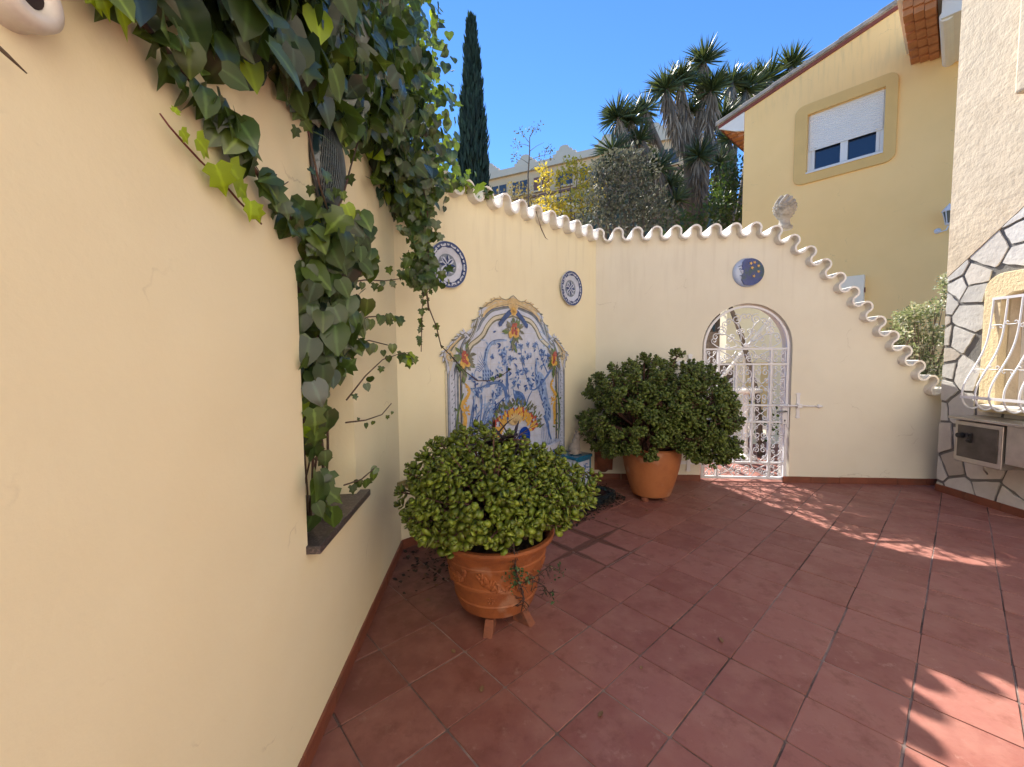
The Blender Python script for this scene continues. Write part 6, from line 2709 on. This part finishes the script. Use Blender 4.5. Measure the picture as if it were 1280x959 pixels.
def branchy(mb, base, tips, r0, r1=.01, sag=.0):
    b = Vector(base)
    for t in tips:
        t = Vector(t)
        m1 = b.lerp(t, .35) + Vector((qt.normal(0, .06), qt.normal(0, .06), .10)) * (t - b).length * .5
        m2 = b.lerp(t, .7) + Vector((qt.normal(0, .04), qt.normal(0, .04), .05)) * (t - b).length * .5
        mb.tube([b, m1, m2, t], [r0, r0 * .7, r0 * .45, r1], 6)


# cypress
cb = px(590, 260, 33.0)
cy = thing('cypress_tree', 'tall narrow dark cypress rising behind the left wall', 'tree', (cb.x, cb.y, 0))
mb = MB()
mb.tube([(0, 0, -.1), (0, 0, 6), (.06, 0, 18), (0.12, 0, 27)], [.3, .28, .2, .05], 8)
mb.build('trunk', M_bark, cy)
mb = MB()
pos, tip, nor, sz = [], [], [], []
ct = px(587, 20, 33.0).z
for k in range(9000):
    t = qt.random()
    z = 1.5 + (ct - 1.5 - .7) * t
    rmax = 1.24 * min(1, (1.02 - t) * 2.2) ** .75 * (0.6 + .4 * min(1, t * 6))
    a = qt.uniform(0, 2 * PI)
    fr_ = (.55 + .45 * qt.random()) * (1 + .10 * math.sin(a * 3 + z * 1.4) + .07 * math.sin(z * 3.2 + a))
    pos.append((rmax * fr_ * math.cos(a) + .16 * t, rmax * fr_ * math.sin(a), z))
    tip.append((math.cos(a) * .22 + qt.normal(0, .10), math.sin(a) * .22 + qt.normal(0, .10), 1))
    nor.append((math.cos(a) + qt.normal(0, .5), math.sin(a) + qt.normal(0, .5), qt.normal(0, .3)))
    sz.append(qt.uniform(.45, 1.0))
tm = leaf_template([(0, 0), (0.11, 0.25), (0.10, 0.6), (0, 1)], 0.4, 0.0)
leaves(mb, tm[0], tm[1], pos, tip, nor, sz)
mb.build('crown', M_cyp, cy)


def yucca(label, heads, base, d_base):
    K_ = 1.5
    d_base *= K_
    heads = [(a, b, c * K_, e * K_, f * K_, g, h2) for (a, b, c, e, f, g, h2) in heads]
    b0 = px(*base, d_base)
    t = thing('yucca_tree', label, 'yucca', (b0.x, b0.y, 0), 0, 'yucca trees behind the walls')
    O = Vector((b0.x, b0.y, 0))
    tr_ = MB()
    gr_ = MB()
    dr_ = MB()
    gp, gt_, gn, gs = [], [], [], []
    dp_, dt_, dn_, ds_ = [], [], [], []
    for (hx, hy_, dd, size, skirt, fx, fy) in heads:
        h_ = px(hx, hy_, dd) - O
        f_ = px(fx, fy, d_base) - O if fx else Vector((0, 0, 0))
        foot = Vector((qt.normal(0, .25), qt.normal(0, .2), 0))
        mid = f_ if fx else Vector((h_.x * .6, h_.y * .6, h_.z * .5))
        P = [foot, foot.lerp(mid, .5) + Vector((qt.normal(0, .05), 0, 0)), mid, mid.lerp(h_, .5) + Vector((0, 0, .04)), h_]
        tr_.tube(P, [.15, .13, .11, .09, .08], 8)
        ax_ = (h_ - mid).normalized()
        ax_ = (ax_ + Vector((0, 0, .5))).normalized()
        for k in range(150):
            d = unit(qt.normal(size=3))
            d = d + np.array(ax_) * .45
            if np.dot(d, np.array(ax_)) < -.35:
                continue
            gp.append(np.array(h_) + unit(d) * .03)
            gt_.append(d)
            gn.append(np.array(ax_) + qt.normal(0, .2, 3))
            gs.append(size * qt.uniform(.75, 1.15))
        if skirt > 0:
            for k in range(int(170 * skirt)):
                s = qt.random() * skirt
                p = h_ - (h_ - mid).normalized() * min(s, (h_ - mid).length * 1.3)
                a = qt.uniform(0, 2 * PI)
                dp_.append(np.array(p) + np.array([.08 * math.cos(a), .08 * math.sin(a), 0]))
                dt_.append(np.array([math.cos(a) * .35, math.sin(a) * .35, -1.0]) + qt.normal(0, .16, 3))
                dn_.append(np.array([math.cos(a), math.sin(a), .3]))
                ds_.append(qt.uniform(.30, .58) * (size / .5))
    tr_.build('trunk', M_bark, t, smooth=True)
    tb = leaf_template([(0, 0), (0.028, 0.05), (0.034, 0.45), (0, 1)], 0.4, 0.26)
    leaves(gr_, tb[0], tb[1], gp, gt_, gn, gs)
    gr_.build('crown', M_yucca, t)
    if dp_:
        leaves(dr_, tb[0], tb[1], dp_, dt_, dn_, ds_)
        dr_.build('dead_leaf_skirt', M_yuccadry, t)
    return t


yucca('leaning grey skirted yucca, leftmost of the clump behind the gate wall',
      [(772, 148, 9.8, .50, 1.0, 820, 235), (788, 152, 10.0, .50, 1.1, 835, 235), (806, 138, 10.1, .42, .6, 838, 215), (766, 190, 9.6, .50, .7, 812, 240), (822, 212, 9.7, .50, .4, 845, 255), (800, 176, 9.9, .40, 1.0, 838, 230)], (862, 290), 9.9)
yucca('tallest many headed yucca with brown skirts in the middle of the clump',
      [(880, 78, 10.4, .52, 1.2, 872, 190), (833, 112, 10.2, .52, 1.2, 858, 200), (851, 104, 10.3, .52, 1.2, 862, 200), (889, 114, 10.2, .55, 1.2, 884, 200), (863, 140, 10.4, .42, 1.1, 868, 210), (845, 250, 9.7, .42, .3, 860, 270), (874, 196, 10.0, .48, 1.2, 876, 250), (838, 232, 9.8, .40, .3, 858, 262)], (876, 290), 10.3)
yucca('dark yucca of several heads showing above the yellow house roof',
      [(915, 104, 12.6, .60, 1.3, 908, 190), (932, 112, 12.8, .60, 1.0, 918, 190), (961, 98, 14.5, .75, 1.2, 940, 190), (989, 84, 15.0, .75, 1.2, 950, 190), (945, 105, 14.0, .65, 1.0, 935, 190), (904, 150, 11.6, .55, 1.6, 902, 215), (912, 175, 11.2, .50, 1.6, 905, 230), (898, 205, 10.6, .45, 1.4, 898, 250)], (905, 290), 11.6)


def shrub_tree(name, label, cat, cl, dens, size, m, base, base_d, r0=.05, group=None, tmpl=LEAF_SMALL, stem_m=None, extra=None, up=.2):
    b = px(*base, base_d)
    t = thing(name, label, cat, (b.x, b.y, 0), 0, group)
    O = Vector((b.x, b.y, 0))
    cs = [(px(x, y, d) - O, r_) for x, y, d, r_ in cl]
    mb = MB()
    branchy(mb, (0, 0, 0), [c for c, r_ in cs], r0)
    mb.build('trunk', stem_m or M_bark, t, smooth=True)
    mb = MB()
    clumps(mb, cs, dens, size, tmpl, up)
    mb.build('crown', m, t)
    return t


shrub_tree('yellow_leaved_tree', 'thin tree with bright yellow autumn leaves behind the mural wall', 'tree',
           [(722, 212, 14.8, 0.38), (700, 222, 14.6, 0.35), (735, 222, 14.5, 0.32), (712, 205, 15.1, 0.26), (745, 232, 14.5, 0.23), (680, 228, 14.8, 0.26), (678, 214, 14.8, 0.23), (690, 255, 13.9, 0.43), (715, 258, 13.9, 0.46), (736, 250, 14.1, 0.38), (700, 268, 13.8, 0.38), (668, 262, 14.1, 0.29), (725, 240, 14.2, 0.32), (752, 240, 14.2, 0.20)], 40, .115, M_yellowleaf, (712, 300), 14.2, .07)
shrub_tree('brown_shrub', 'small olive brown shrub left of the yellow leaved tree', 'shrub',
           [(640, 245, 13.9, 0.38), (655, 240, 13.9, 0.38), (664, 252, 13.8, 0.35), (648, 258, 13.6, 0.38), (632, 256, 13.6, 0.29), (622, 246, 13.9, 0.20), (610, 248, 13.9, 0.17)], 24, .09, mat('brown_leaf', (0.13, 0.10, 0.045), 0.7, 0.1, 6.0, island=.5, col2=(0.42, 0.30, 0.06), c2lo=.7, c2hi=1.0, trans=((.4, .3, .08), .25)), (650, 290), 13.8, .05)
shrub_tree('grey_shrub', 'pale grey green bushy shrub beneath the leaning yucca', 'shrub',
           [(765, 235, 9.0, .45), (790, 240, 9.0, .45), (812, 250, 9.1, .40), (745, 262, 8.8, .42), (775, 268, 8.8, .45), (805, 272, 8.8, .4), (760, 215, 9.3, .35), (785, 212, 9.3, .36), (826, 268, 9.0, .35), (748, 232, 9.2, .3), (752, 212, 9.0, .26), (768, 202, 9.0, .28), (788, 200, 9.0, .3), (808, 214, 9.0, .32)], 66, .085, M_greyleaf, (785, 300), 9.2, .07)
shrub_tree('bay_shrub', 'dark green shrub filling the gap between the yuccas and the yellow house', 'shrub',
           [(900, 262, 12.6, .5), (914, 255, 12.8, .5), (914, 235, 13.0, .48), (905, 240, 13.2, .46), (880, 275, 12.4, .44), (862, 278, 12.3, .42), (916, 278, 12.4, .5), (840, 280, 12.2, .4), (918, 212, 13.3, .4), (908, 222, 13, .4)], 30, .12, M_greenleaf, (905, 300), 12.8, .07)
shrub_tree('backdrop_shrub', 'dark green shrub behind the yucca trunks', 'shrub',
           [(800, 225, 16.6, .8), (835, 235, 16.6, .85), (870, 240, 16.8, .85), (770, 240, 16.4, .75), (850, 262, 16.4, .85), (815, 262, 16.2, .85), (890, 225, 17.0, .7), (815, 205, 17.0, .6), (895, 260, 16.6, .7), (745, 255, 16.4, .7), (790, 200, 17, .6)], 22, .15, mat('dark_green_leaf', (0.030, 0.045, 0.022), 0.7, 0.1, 6.0, island=.5, trans=((.08, .12, .03), .15)), (840, 300), 16.6, .1)  # dense dark green foliage
# bare sapling
sb = px(660, 290, 13.2)
sp = thing('bare_sapling', 'thin nearly leafless sapling sticking up above the mural wall', 'tree', (sb.x, sb.y, 0))
O = Vector((sb.x, sb.y, 0))
mb = MB()
S_ = [px(x, y, 13.2) - O for x, y in ((660, 300), (661, 260), (660, 220), (662, 190), (662, 172), (668, 160))]
mb.tube([Vector((0, 0, 0))] + S_, [.05, .03, .026, .022, .018, .012, .005], 6)
for a, b in (((661, 190), (680, 178)), ((661, 178), (650, 165)), ((662, 172), (674, 155)), ((662, 200), (690, 192)), ((661, 205), (645, 196)), ((660, 215), (676, 205)), ((662, 183), (648, 180)), ((680, 196), (686, 182))):
    mb.tube([px(*a, 13.2) - O, (px(*a, 13.2) + px(*b, 13.2)) / 2 - O + Vector((0, 0, .03)), px(*b, 13.2) - O], [.010, .007, .003], 5)
mb.build('trunk', M_bark, sp, smooth=True)
mb = MB()
clumps(mb, [(px(x, y, 13.2) - O, .17) for x, y in ((684, 186), (678, 196), (690, 192), (650, 164), (673, 156), (646, 180), (664, 162), (645, 197))], 16, .08)
mb.build('crown', M_greyleaf, sp)

# variegated shrub between the wall end and the stone house
vb = (5.16, 5.18)
vs = thing('variegated_shrub', 'pale flowering variegated shrub between the coping foot and the stone house', 'shrub', (vb[0], vb[1], 0))
mb = MB()
cs = []
for k in range(46):
    z = qt.uniform(.9, 2.05)
    r_ = float(np.interp(z, [.9, 1.4, 1.75, 2.1], [.34, .42, .36, .14]))
    cs.append((Vector((qt.normal(0, r_ * .55) - .05, qt.normal(0, r_ * .45), z)), .11))
for (x, y, z) in ((.22, -.08, 2.30), (.20, -.05, 2.15), (.26, 0, 2.45), (.05, -.1, 2.1), (.16, .05, 2.0), (-.22, -.12, 2.05), (-.16, -.1, 1.95), (-.38, -.25, 1.55), (-.32, -.22, 1.35), (-.42, -.22, 1.75), (.24, -.02, 2.35)):
    cs.append((Vector((x, y, z)), .085))
branchy(mb, (0, 0, 0), [c for c, r_ in cs], .018, .003)
mb.build('trunk', M_bark, vs, smooth=True)
mb = MB()
clumps(mb, cs, 330, .040, LEAF_SMALL, .3)
mb.build('crown', M_paleleaf, vs)

# ================================================================== SEEN THROUGH THE GATE
po = thing('garden_porch', 'pale yellow porch wall on a post seen through the gate arch', 'porch', (3.60, 6.9, 0))
mb = MB()
mb.prism([(0.0, 1.40), (1.0, 1.40), (1.0, 2.55), (0.0, 2.55)], 0, .22)
mb.build('wall', M_A, po)
mb = MB()
mb.box(.22, .36, .03, .17, -.05, 1.398)
mb.build('post', M_A, po)
mb = MB()
mb.box(.52, .62, .05, .15, -.05, 1.398)
mb.build('post', M_A, po)
mb = MB()
mb.box(.84, .98, .03, .2, -.05, 1.398)
mb.build('pier', M_A, po)
st = thing('garden_stair', 'garden stair with tiled treads climbing behind the gate', 'stair', (2.95, 7.9, 0))
mb = MB()
for k in range(10):
    mb.box(-.35, 1.0, k * .28, k * .28 + .285, -.05, .16 * (k + 1) - .003)
mb.build('flight', mat('stair_riser', (0.42, 0.36, 0.29), 0.8, 0.15, 6.0), st)
for k in range(10):
    mb = MB()
    mb.box(-.35, 1.0, k * .28 - .03, k * .28 + .28, .16 * (k + 1), .16 * (k + 1) + .028)
    mb.build('tread', M_skirt, st)
hrl = thing('handrail', 'white plastered handrail rising diagonally behind the gate', 'handrail', (3.1, 6.35, 0))
mb = MB()
mb.tube([(.0, 0, .98), (.42, 0, 1.50), (.95, 0, 2.15)], .032, 8)
mb.build('rail', M_whitew, hrl)
for x, z in ((.1, 1.10), (.5, 1.59), (.9, 2.08)):
    mb = MB()
    mb.tube([(x, 0, -.03), (x, 0, z)], .018, 8)
    mb.build('baluster', M_whitew, hrl)
gtb = thing('garden_table', 'round white garden table seen through the lower part of the gate', 'table', (3.42, 5.95, 0))
mb = MB()
mb.lathe([(0, .98), (.19, .98), (.20, .995), (.20, 1.02), (.19, 1.03), (0, 1.03)], 0, 0, 28)
mb.build('tabletop', M_whitew, gtb)
mb = MB()
mb.lathe([(.15, 0), (.14, .03), (.035, .08), (.03, .95), (.08, .978)], 0, 0, 18)
mb.build('leg', M_whitew, gtb)


def low_shrub(name, label, loc, cl, m, dens, size, group=None):
    t = thing(name, label, 'shrub', loc, 0, group)
    mb = MB()
    cs = [(Vector(c), r_) for c, r_ in cl]
    branchy(mb, (0, 0, 0), [c for c, r_ in cs], .02, .004)
    mb.build('trunk', M_bark, t, smooth=True)
    mb = MB()
    clumps(mb, cs, dens, size)
    mb.build('crown', m, t)


t_ = thing('plant_with_sun_blocker', 'leafy plant with an unseen crown added to block sun, behind the right half of the gate arch', 'tree', (3.75, 6.1, 0))
mb = MB()
fork = Vector((-.45, .25, 2.42))
mb.tube([Vector((0, 0, -.05)), Vector((-.05, .05, .9)), Vector((-.25, .15, 1.8)), fork], [.05, .04, .035, .03], 7)
cs = [(Vector((-1.40 + .13 * k_, .2 + .1 * (k_ % 3), 2.56 + .15 * ((k_ * 2) % 5))), .21) for k_ in range(12)]  # hidden crown above the arch, added to narrow the sun strip on the floor
for c, r_ in cs:
    mb.tube([fork, fork.lerp(c, .5) + Vector((0, 0, .05)), c], [.014, .009, .004], 5)
mb.build('trunk', M_bark, t_, smooth=True)
mb = MB()
clumps(mb, cs, 130, .08)
clumps(mb, [(Vector((0.15, .1, .3)), .22), (Vector((.25, .0, .55)), .22), (Vector((-.05, .1, .75)), .16)], 22, .07)
mb.build('crown', M_greenleaf, t_)
low_shrub('garden_bush', 'sunlit green bush behind the left of the gate arch', (3.15, 9.3, 0), [((-.15, 0, 1.6), .4), ((.2, .1, 1.9), .4), ((-.3, .1, 2.2), .4), ((.1, 0, 2.5), .36), ((-.5, 0, 1.9), .35), ((-.2, 0, 1.2), .4), ((.2, 0, 2.75), .26)], M_greenleaf, 22, .09)
gw = thing('garden_wall', 'pale rubble wall at the back of the garden behind the gate', 'wall', (2.0, 11.6, 0))
mb = MB()
mb.box(-3, 4.5, 0, .3, -.05, 2.2)
mb.build('wall_body', mat('rubble_wall', (0.34, 0.27, 0.20), .9, .25, 6.0, .03, 7, col2=(.18, .12, .09), c2scale=5), gw)

# ================================================================== LITTER
for i in range(16):
    pts = [(-.62, 2.75), (-.50, 2.62), (-.42, 2.72), (-.52, 2.45), (-.30, 2.0), (.72, 3.55), (.86, 3.70), (1.30, 3.9), (1.95, 3.95), (2.35, 4.05), (-.15, 1.75), (.35, 1.62), (.62, 1.9), (1.1, 2.1), (.92, 3.6), (1.98, 4.35)]
    x, y = pts[i]
    mb = MB()
    a = rnd.uniform(0, 6.3)
    leaves(mb, LEAF_SMALL[0], LEAF_SMALL[1], [(0, 0, .006)], [(math.cos(a), math.sin(a), .12)], [(rnd.gauss(0, .3), rnd.gauss(0, .3), 1)], [rnd.uniform(.025, .05)])
    o = mb.build('fallen_leaf', M_dry, loc=(x, y, 0))
    tag(o, 'small dry brown leaf lying on the terracotta floor', 'leaf', 'dry leaves scattered on the floor')
mb = MB()
pos, tip, nor, sz = [], [], [], []
for k in range(620):
    if k < 440:
        u = qt.uniform(1.25, 2.45)
        p = toW(A0, RA, u, -.58 - abs(qt.normal(0, .055)) + (.0 if u < 2.25 else .35), .006 + abs(qt.normal(0, .026)))
    else:
        p = (-.60 + qt.normal(0, .13), 2.95 + qt.normal(0, .16), .004 + abs(qt.normal(0, .004)))
        if p[0] < -.84:
            continue
    pos.append(p)
    a = qt.uniform(0, 6.3)
    tip.append((math.cos(a), math.sin(a), qt.normal(0.1, .3)))
    nor.append((qt.normal(0, .5), qt.normal(0, .5), 1))
    sz.append(qt.uniform(.018, .045))
leaves(mb, LEAF_SMALL[0], LEAF_SMALL[1], pos, tip, nor, sz)
tag(mb.build('leaf_litter', M_litter), kind='stuff')
